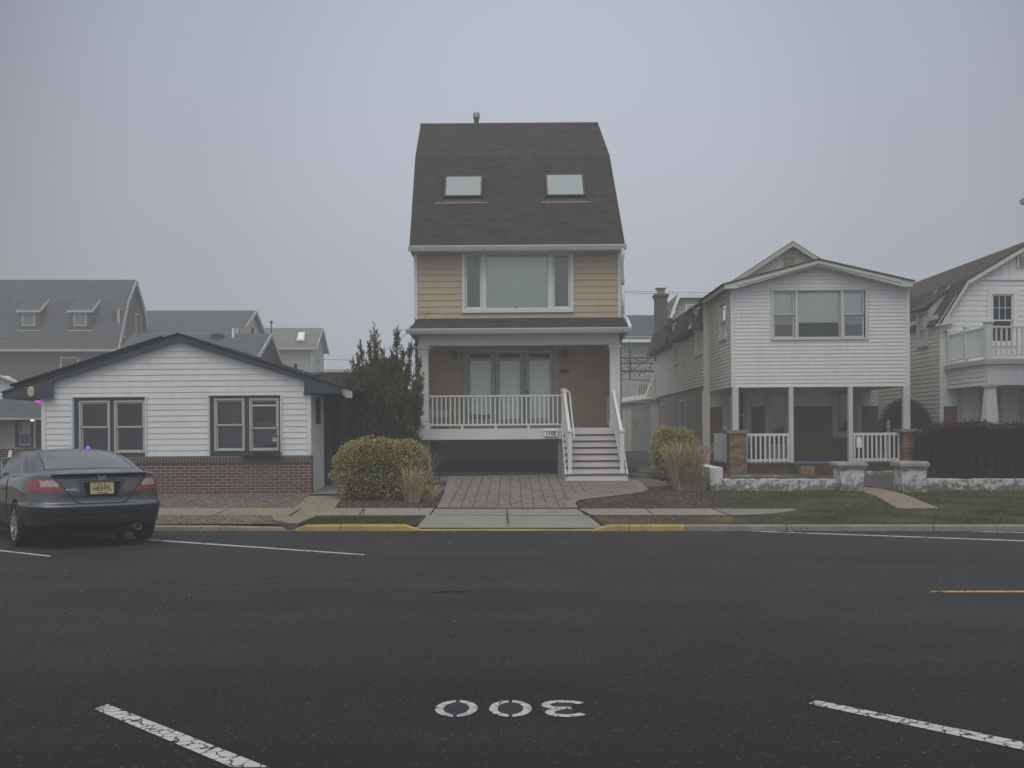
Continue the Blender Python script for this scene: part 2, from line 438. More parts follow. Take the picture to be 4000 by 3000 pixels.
M['brownside'] = paint('brown_siding', (0.088,0.080,0.068), 0.7, 0.1, 0.7)
M['greyside'] = paint('pale_grey_siding', (0.34,0.36,0.34), 0.6, 0.06, 0.7)
M['bluegrey'] = paint('blue_grey_siding', (0.155,0.185,0.20), 0.6, 0.06, 0.7)
M['fogwhite'] = paint('greyed_white_trim', (0.42,0.425,0.40), 0.6, 0.08, 0.9)  # white greyed in its colour, as haze and recessed shade would
M['glass'] = glass('window_glass', (0.97,0.985,0.975), 0.3)
M['glassdark'] = glass('dark_window_glass', (0.6,0.63,0.62), 0.9)
M['skylight'] = paint('skylight_shade', (0.29,0.345,0.33), 0.5, 0.02, 0.6)
M['tread'] = paint('red_brown_tread', (0.13,0.052,0.042), 0.55, 0.15, 3)
M['paperwhite'] = paint('white_card', (0.78,0.79,0.78), 0.7, 0.04, 3)
M['ink'] = paint('dark_lettering', (0.03,0.032,0.034), 0.6, 0.1, 5)
M['wood'] = paint('grey_wood', (0.16,0.145,0.125), 0.85, 0.25, 3)
M['slate'] = paint('dark_slate', (0.05,0.055,0.055), 0.8, 0.35, 4)
M['yellowvent'] = paint('yellow_louvre', (0.40,0.34,0.20), 0.6, 0.08, 3)
M['pink'] = glow('magenta_lamp', (0.9,0.04,0.8), 0.8)
M['warm'] = glow('warm_lamp', (1.0,0.62,0.25), 6.0)
M['violet'] = glow('violet_lamp', (0.22,0.05,1.0), 2.2)

def tan_mat(name='tan_shingle_siding', k=(1,1,1)):
    """tan shingle-panel siding: faint upright joints inside each board"""
    m, nt, b = newmat(name); co = coords(nt)
    sp = nt.nodes.new('ShaderNodeSeparateXYZ'); nt.links.new(co, sp.inputs[0])
    ad = nt.nodes.new('ShaderNodeMath'); nt.links.new(sp.outputs[0], ad.inputs[0]); nt.links.new(sp.outputs[1], ad.inputs[1])
    cb = nt.nodes.new('ShaderNodeCombineXYZ'); nt.links.new(ad.outputs[0], cb.inputs[0]); nt.links.new(sp.outputs[2], cb.inputs[1])
    br = nd(nt, 'ShaderNodeTexBrick', Scale=1.0)
    br.inputs['Brick Width'].default_value = 0.21; br.inputs['Row Height'].default_value = 0.169; br.inputs['Mortar Size'].default_value = 0.003
    br.inputs['Color1'].default_value = (0.46*k[0],0.39*k[1],0.264*k[2],1); br.inputs['Color2'].default_value = (0.43*k[0],0.366*k[1],0.248*k[2],1); br.inputs['Mortar'].default_value = (0.37*k[0],0.315*k[1],0.21*k[2],1)
    br.offset = 0.43; nt.links.new(cb.outputs[0], br.inputs['Vector'])
    n = noise(nt, co, 0.8, 6); n2 = noise(nt, coords(nt, 'Object', (60,60,6)), 1.0, 4)
    c = mixc(nt, 0.35, br.outputs['Color'], mixc(nt, n, (0.25,0.25,0.25), (0.75,0.75,0.75)), 'OVERLAY')
    c = mixc(nt, 0.2, c, mixc(nt, n2, (0.2,0.2,0.2), (0.8,0.8,0.8)), 'OVERLAY')
    nt.links.new(c, b.inputs['Base Color']); b.inputs['Roughness'].default_value = 0.75; b.inputs['Specular IOR Level'].default_value = 0.2
    return m
M['tan'] = tan_mat(); M['tanporch'] = tan_mat('tan_shade_tint_siding', (1.09,1.02,0.93))  # porch copy of the siding, colour lifted warmer to offset bluish shade

def asphalt():
    m, nt, b = newmat('asphalt'); co = coords(nt)
    n = noise(nt, co, 0.35, 7, 0.65); n2 = noise(nt, co, 110, 3, 0.7); n3 = noise(nt, coords(nt, 'Object', (0.12, 1.2, 1)), 1.0, 5)
    c = mixc(nt, ramp(nt, n, 0.3, 0.7), (0.0215,0.0225,0.0214), (0.0305,0.0312,0.0292))
    c = mixc(nt, ramp(nt, n3, 0.35, 0.7, (0,0,0), (0.5,0.5,0.5)), c, (0.025,0.027,0.027))
    c = mixc(nt, 0.95, c, mixc(nt, n2, (0.0,0.0,0.0), (1,1,1)), 'OVERLAY')
    v = nd(nt, 'ShaderNodeTexVoronoi', Scale=52.0); nt.links.new(co, v.inputs['Vector'])
    sep = nt.nodes.new('ShaderNodeSeparateColor'); nt.links.new(v.outputs['Color'], sep.inputs[0])
    # stones that show: few, pale, some tan
    st = nt.nodes.new('ShaderNodeMath'); st.operation = 'MULTIPLY'
    nt.links.new(ramp(nt, sep.outputs[0], 0.90, 0.985), st.inputs[0])
    inv = ramp(nt, v.outputs['Distance'], 0.25, 0.5, (1,1,1), (0,0,0)); nt.links.new(inv, st.inputs[1])
    stone = mixc(nt, sep.outputs[1], (0.17,0.167,0.152), (0.125,0.10,0.065))
    c = mixc(nt, st.outputs[0], c, stone)
    # colour darkens toward the camera to imitate light falloff; faint oil and wheel tracks
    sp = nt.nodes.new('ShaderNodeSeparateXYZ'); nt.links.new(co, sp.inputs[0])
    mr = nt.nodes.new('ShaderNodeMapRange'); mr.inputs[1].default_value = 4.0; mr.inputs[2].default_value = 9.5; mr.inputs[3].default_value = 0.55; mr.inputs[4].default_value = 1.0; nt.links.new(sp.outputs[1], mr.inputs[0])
    nw = noise(nt, coords(nt, 'Object', (0.06, 0.9, 1)), 1.0, 4); n5 = noise(nt, co, 0.9, 6, 0.7)
    c = mixc(nt, 0.35, c, ramp(nt, nw, 0.3, 0.7, (0.2,0.2,0.2), (0.8,0.8,0.8)), 'OVERLAY')
    c = mixc(nt, 0.3, c, ramp(nt, n5, 0.35, 0.7, (0.25,0.25,0.25), (0.75,0.75,0.75)), 'OVERLAY')
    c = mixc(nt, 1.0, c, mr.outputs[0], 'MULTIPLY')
    nt.links.new(c, b.inputs['Base Color']); b.inputs['Roughness'].default_value = 0.78; b.inputs['Specular IOR Level'].default_value = 0.2
    bump(nt, b, n2, 0.5, 0.006)
    return m
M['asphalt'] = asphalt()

def worn_paint(name, col, crack=7.0, thr=0.035, wear=(0.62,0.74), stretch=(1,1,1), rot=0.0, fleck=0.5):
    """road paint broken by cracks that show the asphalt below"""
    m, nt, b = newmat(name); t = nt.nodes.new('ShaderNodeTexCoord')
    mp = nt.nodes.new('ShaderNodeMapping'); mp.inputs['Scale'].default_value = stretch; mp.inputs['Rotation'].default_value = (0,0,rot)
    nt.links.new(t.outputs['Object'], mp.inputs[0]); co0 = mp.outputs[0]
    nz = nd(nt, 'ShaderNodeTexNoise', Scale=9.0, Detail=4.0); nt.links.new(co0, nz.inputs['Vector'])
    ad = nt.nodes.new('ShaderNodeVectorMath'); ad.operation = 'MULTIPLY_ADD'; ad.inputs[1].default_value = (0.12,0.12,0.12)
    nt.links.new(nz.outputs['Color'], ad.inputs[0]); nt.links.new(co0, ad.inputs[2])
    v = nd(nt, 'ShaderNodeTexVoronoi', Scale=crack); v.feature = 'DISTANCE_TO_EDGE'; nt.links.new(ad.outputs[0], v.inputs['Vector'])
    ck = ramp(nt, v.outputs['Distance'], thr*0.6, thr, (1,1,1), (0,0,0))
    n = noise(nt, t.outputs['Object'], 55, 5, 0.75)
    w = ramp(nt, n, wear[0], wear[1], (0,0,0), (fleck,fleck,fleck))
    mx = nt.nodes.new('ShaderNodeMath'); mx.operation = 'MAXIMUM'; nt.links.new(ck, mx.inputs[0]); nt.links.new(w, mx.inputs[1])
    n2 = noise(nt, t.outputs['Object'], 4, 5)
    c = mixc(nt, ramp(nt, n2, 0.3, 0.7), tuple(k*0.86 for k in col), col)
    c = mixc(nt, mx.outputs[0], c, (0.036,0.038,0.038))
    nt.links.new(c, b.inputs['Base Color']); b.inputs['Roughness'].default_value = 0.7; b.inputs['Specular IOR Level'].default_value = 0.25
    return m
M['linecrack'] = worn_paint('cracked_white_line', (0.48,0.49,0.455), 12, 0.055)
M['lineold'] = worn_paint('worn_white_line', (0.46,0.46,0.42), 3.0, 0.02, (0.5,0.7), fleck=0.6)
M['number'] = worn_paint('stencil_paint', (0.50,0.50,0.475), 9, 0.03, (0.52,0.66), fleck=0.7)
M['sealer'] = paint('dark_sealer', (0.021,0.0235,0.0255), 0.7, 0.15, 6, fine=0.2)
M['linegold'] = worn_paint('yellow_centre_line', (0.55,0.30,0.05), 3, 0.02, (0.55,0.7), fleck=0.4)
M['soil'] = ground_mat('soil', ((0.05,0.045,0.035), (0.08,0.07,0.052)), 1.2)
M['lawnbase'] = ground_mat('lawn_soil', ((0.04,0.05,0.022), (0.075,0.075,0.036)), 1.1, 55, 0.6, patch=(0.11,0.085,0.048), patchscale=0.9)
M['drystrip'] = ground_mat('dry_turf', ((0.12,0.092,0.058), (0.19,0.155,0.10)), 1.5, 60, 0.6, patch=(0.055,0.06,0.028), patchscale=0.8)
M['mulch'] = ground_mat('dark_mulch', ((0.030,0.023,0.020), (0.062,0.046,0.040)), 2.0, 45, 1.0, vor=30)
M['gravelg'] = ground_mat('gravel', ((0.085,0.075,0.058), (0.14,0.125,0.10)), 1.4, 50, 1.0, vor=32)
M['darkpave'] = ground_mat('damp_paving', ((0.055,0.055,0.048), (0.085,0.083,0.072)), 1.0, 40, 0.3)

def paver():
    m, nt, b = newmat('red_grey_pavers'); co = coords(nt)
    mp = nt.nodes.new('ShaderNodeMapping'); mp.inputs['Rotation'].default_value = (0,0,R(90)); nt.links.new(co, mp.inputs[0])
    br = nd(nt, 'ShaderNodeTexBrick', Scale=1.0)
    br.inputs['Brick Width'].default_value = 0.15; br.inputs['Row Height'].default_value = 0.235; br.inputs['Mortar Size'].default_value = 0.006
    br.inputs['Mortar Smooth'].default_value = 0.3
    br.inputs['Color1'].default_value = (0.172,0.15,0.12,1); br.inputs['Color2'].default_value = (0.20,0.175,0.142,1); br.inputs['Mortar'].default_value = (0.16,0.142,0.118,1)
    br.offset = 0.5; nt.links.new(mp.outputs[0], br.inputs['Vector'])
    n = noise(nt, co, 0.9, 6); n2 = noise(nt, co, 50, 4)
    c = mixc(nt, 0.5, br.outputs['Color'], mixc(nt, n, (0.25,0.25,0.25), (0.75,0.75,0.75)), 'OVERLAY')
    c = mixc(nt, 0.5, c, mixc(nt, n2, (0.1,0.1,0.1), (0.9,0.9,0.9)), 'OVERLAY')
    nt.links.new(c, b.inputs['Base Color']); b.inputs['Roughness'].default_value = 0.9; b.inputs['Specular IOR Level'].default_value = 0.2
    return m
M['paver'] = paver()

def flaky():
    """old whitewash coming off grey stone"""
    m, nt, b = newmat('flaking_whitewash'); co = coords(nt)
    n = noise(nt, co, 5.5, 10, 0.78); n2 = noise(nt, co, 24, 6)
    sp = nt.nodes.new('ShaderNodeSeparateXYZ'); nt.links.new(co, sp.inputs[0])
    stone = mixc(nt, n2, (0.085,0.08,0.064), (0.28,0.27,0.22))
    ad = nt.nodes.new('ShaderNodeMath'); ad.operation = 'ADD'
    zz = nt.nodes.new('ShaderNodeMapRange'); zz.inputs[1].default_value = 0.0; zz.inputs[2].default_value = 0.27; zz.inputs[3].default_value = -0.06; zz.inputs[4].default_value = 0.07
    nt.links.new(sp.outputs[2], zz.inputs[0]); nt.links.new(n, ad.inputs[0]); nt.links.new(zz.outputs[0], ad.inputs[1])
    c = mixc(nt, ramp(nt, ad.outputs[0], 0.49, 0.54), stone, mixc(nt, n2, (0.42,0.43,0.42), (0.55,0.56,0.55)))
    nt.links.new(c, b.inputs['Base Color']); b.inputs['Roughness'].default_value = 0.9; b.inputs['Specular IOR Level'].default_value = 0.2
    bump(nt, b, n, 0.8, 0.03)
    return m
M['flaky'] = flaky()

# ================================================================= setting
def sheet(name, pts, mat, dz, kind='structure', parent=None, z=None):
    """flat ground sheet following G(); split at the ground's break lines"""
    bm = bmesh.new(); vs = [bm.verts.new((p[0], p[1], 0)) for p in pts]; bm.faces.new(vs)
    for y in (10, 17.1, 27, 41):
        geom = bm.verts[:] + bm.edges[:] + bm.faces[:]
        bmesh.ops.bisect_plane(bm, geom=geom, plane_co=(0,y,0), plane_no=(0,1,0))
    bmesh.ops.triangulate(bm, faces=bm.faces[:])
    for v in bm.verts: v.co.z = (G(v.co.y) if z is None else z(v.co.y)) + dz
    bmesh.ops.recalc_face_normals(bm, faces=bm.faces[:])
    me = bpy.data.meshes.new(name); bm.to_mesh(me); bm.free()
    if me.polygons and me.polygons[0].normal.z < 0: me.flip_normals()
    me.materials.append(mat)
    o = bpy.data.objects.new(name, me); COL.objects.link(o); ORG[o.name] = Vector()
    if kind: o['kind'] = kind
    if parent: o.parent = parent
    return o

mb = MB()
ys = [-60, 17.15, 18.34, 27, 41, 420]; zs = [-0.3, -0.3, 0.044, 0.4514-0.004, 0.848, 0.9]
for k in range(5):
    mb.poly([(-260, ys[k], zs[k]), (260, ys[k], zs[k]), (260, ys[k+1], zs[k+1]), (-260, ys[k+1], zs[k+1])])
mb.build('ground', M['soil'], kind='structure')
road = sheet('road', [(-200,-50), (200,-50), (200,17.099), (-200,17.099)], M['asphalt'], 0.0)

def crack(px):
    pts = [GP(*p) for p in px]; mb = MB()
    for (a, b) in zip(pts[:-1], pts[1:]):
        mb.bar((a[0], a[1], G(a[1])+0.002), (b[0], b[1], G(b[1])+0.002), 0.02, 0.004)
    mb.build('tar_seam', M['sealer'], road)
crack([(590,2277),(700,2281),(860,2283),(1000,2281),(1140,2276),(1250,2268),(1340,2266),(1480,2262)])
crack([(1900,2259),(1940,2272),(1965,2290),(1960,2305)]); crack([(1505,2262),(1530,2240),(1525,2228)])

# pavements, beds and lawns
sheet('verge', [(-40,17.26),(X(1625,17.3),17.26),(X(1665,18.4),18.4),(-40,18.4)], M['soil'], -0.012)
sheet('verge', [(X(2360,17.3),17.26),(40,17.26),(40,18.4),(X(2300,18.4),18.4)], M['soil'], -0.012)
KY = 17.1
SF, SB = 18.33, 19.44
def gx(px, y): return X(px, y)
tan_walk = [(-40,SF), (X(1230,SF),SF), (X(1418,SF),SF), (X(1424,SB),SB), (-40,SB)]
sheet('pavement', tan_walk, M['tanconcrete'], 0.012)
sheet('pavement', [(X(1418,SF)+0.012,SF), (X(1678,SF),SF), (X(1694,SB),SB), (X(1424,SB)+0.012,SB)], M['concrete'], 0.012)
apron = [GP(1700,1990), GP(2252,1990), GP(2300,2020), GP(2372,2052), (X(2395,17.3),17.28), (X(2345,17.28),17.262), (X(1610,17.28),17.262), (X(1570,17.3),17.28), GP(1628,2046), GP(1662,2018)]
def skirt(pts, mat):
    mb = MB()
    for p, q in zip(pts[:-1], pts[1:]): mb.poly([(p[0],p[1],G(p[1])+.006),(q[0],q[1],G(q[1])+.006),(q[0],q[1],G(q[1])-.16),(p[0],p[1],G(p[1])-.16)])
    mb.build('verge_edge', mat, kind='structure')
skirt([GP(1672,2017), GP(1622,2044), (X(1590,17.3),17.27)], M['lawnbase']); skirt([GP(2318,2017), (X(2400,17.3),17.27)], M['drystrip'])
sheet('driveway_apron', apron, M['concrete'], 0.014, z=lambda y: G(y) - 0.075*max(0, (18.3-y)/1.04)**1.3 if y < 18.3 else G(y))
sheet('pavement', [GP(2312,2015), GP(2845,2015), GP(2778,1989), GP(2260,1989)], M['concrete'], 0.012)
sheet('pavement', [GP(2852,2015), GP(2960,2012), GP(3130,1996), GP(3090,1989), GP(2786,1989)], M['greyconc'], 0.011)
sheet('path', [GP(1204,1939), GP(1342,1939), GP(1306,1988), GP(1150,1988)], M['tanconcrete'], 0.013)
sheet('path', [(X(1204,21.9),21.95), (X(1342,21.9),21.95), (-3.55,31), (-4.3,31)], M['greyconc'], 0.012)
sheet('path', [(X(1060,SF),SF-.004), (X(1236,SF),SF-.004), GP(1180,2040), GP(1172,2056), GP(1017,2056)], M['tanconcrete'], 0.010)
sheet('paver_driveway', [GP(1707,1987), GP(1722,1960), GP(1736,1925), GP(1753,1862), (X(2215,26.9),26.9), (2.9,26.0), GP(2500,1880), GP(2520,1898), GP(2532,1915), GP(2510,1925), GP(2450,1933), GP(2389,1941), GP(2320,1949), GP(2263,1957), GP(2247,1966), GP(2256,1987)], M['paver'], 0.016)
# border soldier strip along the edge of the pavers
def strip_along(name, px, w, mat, dz):
    pts = [Vector((*GP(*p), 0)) for p in px]; L = []; Rr = []
    for k, p in enumerate(pts):
        d = (pts[min(k+1,len(pts)-1)] - pts[max(k-1,0)]).normalized(); n = Vector((-d.y, d.x, 0))
        L.append((p + n*w)); Rr.append(p)
    return sheet(name, [(q.x,q.y) for q in L] + [(q.x,q.y) for q in reversed(Rr)], mat, dz)
strip_along('path', [(2500,1880),(2532,1915),(2510,1925),(2450,1933),(2389,1941),(2320,1949),(2263,1957),(2247,1966),(2256,1987)][::-1], 0.2, M['greyconc'], 0.021)
strip_along('path', [(1707,1987),(1722,1960),(1736,1925),(1753,1862)][::-1], 0.2, M['greyconc'], 0.021)
sheet('garage_floor', [(X(1685,26.9),26.9), (X(2200,26.9),26.9), (1.3,36), (-2.2,36)], M['greyconc'], 0.020)
# joints of the pavers, seen as long dark lines running away from the street
jm = MB()
for k in range(14):
    x = -1.45 + k*0.235
    y0 = 19.62; y1 = 26.6
    if x > 1.18: y0 = 22.0 + (x-1.2)*0.9; y1 = 24.9
    n = 14
    pts = [(x + random.uniform(-.008,.008), y0 + (y1-y0)*t/n) for t in range(n+1)]
    for a, b in zip(pts[:-1], pts[1:]): jm.bar((a[0],a[1],G(a[1])+0.0175), (b[0],b[1],G(b[1])+0.0175), random.uniform(0.014,0.024), 0.004)
for _ in range(420):
    k = random.randrange(18); y = random.uniform(19.7, 26.4); x = -1.45 + k*0.235 + random.uniform(0.03, 0.2)
    if x > 1.15 and not (22.2 + (x-1.2)*0.9 < y < 24.8): continue
    jm.bar((x, y, G(y)+0.0175), (x+random.uniform(0.02,0.1), y+random.uniform(-.03,.03), G(y)+0.0175), random.uniform(0.012,0.022), 0.004)
    if random.random() < .4: jm.bar((x, y, G(y)+0.0172), (x+random.uniform(-.02,.02), y+random.uniform(.05,.1), G(y)+0.0172), 0.014, 0.004)
jm.build('paver_joints', paint('paver_joint_sand', (0.062,0.053,0.044), .95, .3, 3), kind='structure')
am = MB()
def jline(p, q, w=0.018, dz=0.016):
    p = GP(*p); q = GP(*q); am.bar((p[0],p[1],G(p[1])+dz), (q[0],q[1],G(q[1])+dz), w, 0.004)
jline((1980,1992),(1984,2066-18), 0.022); jline((1696,1991),(1680,2014), 0.03); jline((2257,1990),(2292,2016), 0.03)
jline((2522,1989),(2552,2014), 0.016); jline((1424,1989),(1402,2014), 0.02); jline((1177,1989),(1130,2018), 0.04); jline((893,1991),(830,2017), 0.014); jline((600,1991),(520,2017),0.014)
jline((1700,2015),(2290,2017),0.008, 0.0155)
am.build('pavement_joints', M['mulch'], kind='structure')
sheet('gravel_bed', [(-40,SB+.01), (X(1150,SB),SB+.01), GP(1204,1938), (-4.3,22.3), (-40,22.3)], M['gravelg'], 0.004)
sheet('gravel_bed', [(-40,KY+.16), (X(1075,17.3),KY+.16), GP(1065,2021), (X(1060,SF),SF), (-40,SF)], M['gravelg'], 0.004)
sheet('mulch_bed', [GP(1308,1988), GP(1344,1938), (-3.4,26.9), (X(1760,26.9),26.9), GP(1736,1925), GP(1700,1988)], M['mulch'], 0.005)
sheet('mulch_bed', [GP(2258,1988), GP(2247,1966), GP(2300,1950), GP(2389,1940), GP(2532,1914), GP(2500,1880), (3.0,25.5), (3.0,30), (5.6,30), (5.0,23.5), GP(2790,1935), GP(2782,1988)], M['mulch'], 0.005)
sheet('path', [(2.85,30), (5.75,30), (5.75,42), (2.85,42)], M['darkpave'], 0.008)
lawnA = [GP(2786,1988), GP(2796,1925), (4.62,22.9), (40,22.9), (40,SB)]
lawn = sheet('lawn', lawnA, M['lawnbase'], 0.004)
sheet('lawn', [(5.3,22.9),(40,22.9),(40,30.3),(5.6,30.3)], M['lawnbase'], 0.003)
sheet('verge', [GP(2318,2017), (X(2400,17.3),17.27), (X(2960,17.3),17.27), GP(2900,2017)], M['drystrip'], 0.006)
sheet('verge', [(X(2860,17.3),17.27), (40,17.27), (40,SB), GP(3100,1989), GP(2960,2013), GP(2860,2018)], M['lawnbase'], 0.008)
sheet('verge', [(X(1236,SF),SF-.003), GP(1672,2017), GP(1622,2044), (X(1590,17.3),17.27), (X(1165,17.3),17.27), GP(1182,2040)], M['lawnbase'], 0.006)
sheet('path', [GP(3376,1896), GP(3524,1929), GP(3672,1989), GP(3508,1989), GP(3420,1938), GP(3376,1926)], M['tanconcrete'], 0.012)
sheet('path', [(X(3376,23.5),23.35), (X(3524,23.2),23.0), (X(3480,26),26.6), (X(3300,26),26.6)], M['darkpave'], 0.012)

# kerb: one run, with a dropped stretch in front of the driveway and a drain gap
def kerb(px0, px1, mat, h0, h1, name='kerb', broken=None):
    mb = MB(); n = max(2, int(abs(px1-px0)/40)); prev = None
    for k in range(n+1):
        px = px0 + (px1-px0)*k/n; t = k/n; t = t*t*(3-2*t)
        h = h0 + (h1-h0)*t
        x = X(px, 17.15); j = random.uniform(-.004,.004)
        ring = [(x,17.085,-0.16), (x,17.10+j,-0.09+h*0.8), (x,17.125+j,-0.09+h), (x,17.275,-0.09+h+0.004), (x,17.28,-0.16)]
        i = mb.add(ring)
        if prev is not None:
            for q in range(4): mb.f.append((prev+q, i+q, i+q+1, prev+q+1))
        else: mb.f.append(tuple(i+q for q in range(5)))
        prev = i
    mb.f.append(tuple(prev+q for q in range(5))[::-1])
    return mb.build(name, mat, kind='structure')
kerb(-3500, 560, M['tankerb'], .085, .08); kerb(563, 860, M['tankerb'], .08, .075); kerb(862, 1100, M['tankerb'], .07, .055)
kerb(1100, 1118, M['tankerb'], .055, .02); kerb(1150, 1190, M['yellow'], .02, .085)
kerb(1190, 1330, M['yellow'], .09, .092); kerb(1333, 1580, M['yellow'], .094, .094); kerb(1580, 1640, M['yellow'], .094, .014)
kerb(1640, 2318, M['yellow'], .014, .014); kerb(2318, 2380, M['yellow'], .014, .092)
kerb(2380, 2455, M['yellow'], .092, .092); kerb(2458, 2672, M['yellow'], .092, .092)
for a, b in ((2673,3068),(3072,3640),(3645,4260),(4265,7000)): kerb(a, b, M['kerb'], .092, .092)
sheet('drain_gap', [(X(1098,17.2),17.09),(X(1165,17.2),17.09),(X(1172,17.3),17.3),(X(1105,17.3),17.3)], M['sealer'], 0.012)

# ---------------------------------------------------------------- road paint: each line a thing
def line(px, label, mat, nm='parking_line', cat='road marking', group='angled parking lines painted on the road', n=1):
    """quadrilateral given by four photo corners on the road"""
    p = [GP(*q) for q in px]; mb = MB()
    m = 12
    for k in range(m):
        a = [tuple(p[0][i] + (p[1][i]-p[0][i])*t for i in (0,1)) for t in (k/m, (k+1)/m)]
        b = [tuple(p[3][i] + (p[2][i]-p[3][i])*t for i in (0,1)) for t in (k/m, (k+1)/m)]
        mb.poly([(*a[0], G(a[0][1])+.004), (*a[1], G(a[1][1])+.004), (*b[1], G(b[1][1])+.004), (*b[0], G(b[0][1])+.004)])
    o = mb.build(nm, mat); c = (p[0][0], p[0][1], G(p[0][1])+.004)
    recentre(o, c); return tag(o, label, cat, group)
line([(369,2772),(905,3000),(1050,3000),(421,2753)], 'cracked broad white line on the near side of the road, left of the painted number', M['linecrack'])
line([(3158,2750),(4300,2998),(4300,2962),(3188,2737)], 'cracked broad white line on the near side of the road, right of the painted number', M['linecrack'])
line([(120,2080),(1423,2170),(1425,2166),(150,2076.5)], 'thin white line running out from under the dark grey coupe', M['lineold'])
line([(-400,2110),(195,2176),(200,2172),(-380,2105)], 'short white line end in front of the left rear wheel of the dark coupe', M['lineold'])
line([(2938,2077),(4400,2130),(4400,2125.5),(2945,2074.6)], 'long thin white line along the plain kerb in front of the white house', M['lineold'])
line([(3798,2078),(4500,2092),(4500,2088),(3800,2075.6)], 'faint white line hugging the kerb at the right edge of the photo', M['lineold'])
line([(3631,2315),(4900,2316),(4900,2309),(3640,2309)], 'yellow centre line starting in the right half of the road', M['linegold'], nm='centre_line', group=None)

numc = Vector((X(1990,5.75), 5.745, 0.0))
num = thing('painted_number', 'white stencilled number 300 on the asphalt, upside down to the viewer', 'road marking', numc)
def stencil_zero(px0, px1):
    cx = (X(px0,5.75)+X(px1,5.75))/2; a = (X(px1,5.75)-X(px0,5.75))/2; cy = 5.745; b = 0.172; s = 0.047
    mb = MB(); n = 18
    for half in (0, 1):
        ring = []
        for k in range(n+1):
            t = math.pi*(half - 0.5) + math.pi*k/n
            lim = 0.011
            xo, yo = a*math.cos(t), b*math.sin(t); xi, yi = (a-s)*math.cos(t), (b-s)*math.sin(t)
            sg = 1 if half == 0 else -1
            xo = sg*max(abs(xo), lim); xi = sg*max(abs(xi), lim)
            ring.append(((cx+xo, cy+yo, .004), (cx+xi, cy+yi, .004)))
        for (o0,i0),(o1,i1) in zip(ring[:-1], ring[1:]): mb.poly([o0,o1,i1,i0])
    mb.build('digit', M['number'], num)
stencil_zero(1700,1866); stencil_zero(1911,2077)
mb = MB(); cx = (X(2110,5.75)+X(2278,5.75))/2; cy = 5.745; pts = []
for k in range(15):                                   # upright three: upper bowl then lower bowl
    t = R(158 - k*(158+80)/14); pts.append((0.105*math.cos(t)-0.012 if math.cos(t)<0 else 0.082*math.cos(t)-0.012, 0.083 + 0.066*math.sin(t)))
for k in range(15):
    t = R(80 - k*(80+158)/14); pts.append((0.11*math.cos(t)-0.012 if math.cos(t)<0 else 0.10*math.cos(t)-0.012, -0.075 + 0.074*math.sin(t)))
rings = []
for k, p in enumerate(pts):
    a = pts[max(k-1,0)]; b = pts[min(k+1,len(pts)-1)]
    d = Vector((b[0]-a[0], b[1]-a[1])).normalized(); nrm = Vector((-d.y, d.x)); w = 0.025
    if k in (14, 15): nrm = Vector((0, 1)); 
    rings.append(((cx-(p[0]+nrm.x*w), cy-(p[1]+nrm.y*w), .004), (cx-(p[0]-nrm.x*w), cy-(p[1]-nrm.y*w), .004)))
for k, (r0, r1) in enumerate(zip(rings[:-1], rings[1:])):
    if k == 14: continue
    mb.poly([r0[0], r1[0], r1[1], r0[1]])
mb.poly([(cx+0.0+0.055, cy-.022, .0052), (cx-.03, cy-.026, .0052), (cx-.03, cy+.03, .0052), (cx+.055, cy+.026, .0052)])
mb.build('digit', M['number'], num)
mb = MB()
def oval(cx, cy, rx, ry, n=28): return [(cx+rx*math.cos(2*math.pi*k/n), cy+ry*math.sin(2*math.pi*k/n), .002) for k in range(n)]
for a, b in ((1698,1868),(1909,2079),(2115,2240)): mb.poly(oval((X(a,5.75)+X(b,5.75))/2, 5.745, (X(b,5.75)-X(a,5.75))/2, 0.175))
mb.build('background_patch', M['sealer'], num)
# flattened litter on the road
p = GP(1765,2312); mb = MB()
mb.box(p[0]-.12,p[0]+.10,p[1]-.018,p[1]+.018,.002,.010); mb.bar((p[0]-.17,p[1]-.05,.008),(p[0]+.18,p[1]+.06,.01),.03,.008); mb.bar((p[0]-.05,p[1]+.03,.012),(p[0]+.15,p[1]-.03,.014),.025,.006)
tag(recentre(mb.build('flattened_twig', paint('wet_wood',(0.05,0.043,0.035),.85,.5,9)), (p[0],p[1],.002)), 'flattened brown scrap of wood lying in the middle of the road', 'debris')
# ================================================================= the tall tan house
Yw = 27.0; Yp = 26.6; Yd = 28.8
base = (X(2030,27), 27.0, G(27))
H = thing('tan_house', 'tall narrow tan house with a dark gambrel roof, two skylights and a white front porch', 'house', base, (0, TILT, 0))
xl, xr = X(1623,Yw), X(2432,Yw)
def zw(py): return Z(py, Yw)
F = front(Yw)
wx0, wx1, wz0, wz1 = X(1822,Yw), X(2233,Yw), zw(1206), zw(992)     # big window opening
mb = MB()
siding(mb, F, xl+.09, xr-.09, zw(1246), zw(966), 0.169, 0.014, [(wx0-.05, wx1+.05, wz0-.05, wz1+.05)])
mb.build('front_siding', M['tan'], H)
mb = MB()
YR = 37.4
zf = 1.66
RF = rightside(xr-.02); LF = leftside(xl+.02)
mb0 = mb
for FF, s in ((LF, -1), (RF, 1)):
    mb = MB()
    siding(mb, FF, Yw+.02, YR-.1, zf-.3, 6.3, 0.169, 0.016)
    UF = rightside(2.70) if s > 0 else leftside(-2.60)
    siding(mb, UF, lambda z: 26.9+max(0,(z-6.4))*.93 if z < 9.4 else 29.5+(z-9.4)*1.5, lambda z: YR-max(0,(z-6.4))*.93 if z < 9.4 else 34.6-(z-9.4)*1.5, 6.3, 11.1, 0.169, 0.016)
    mb.build('side_siding', M['tan'], H)
mb = MB(); mb.box(xl+.05, xr-.05, YR-.15, YR-.1, 1.5, 6.5); mb.build('rear_wall', M['tan'], H)
mb = MB()
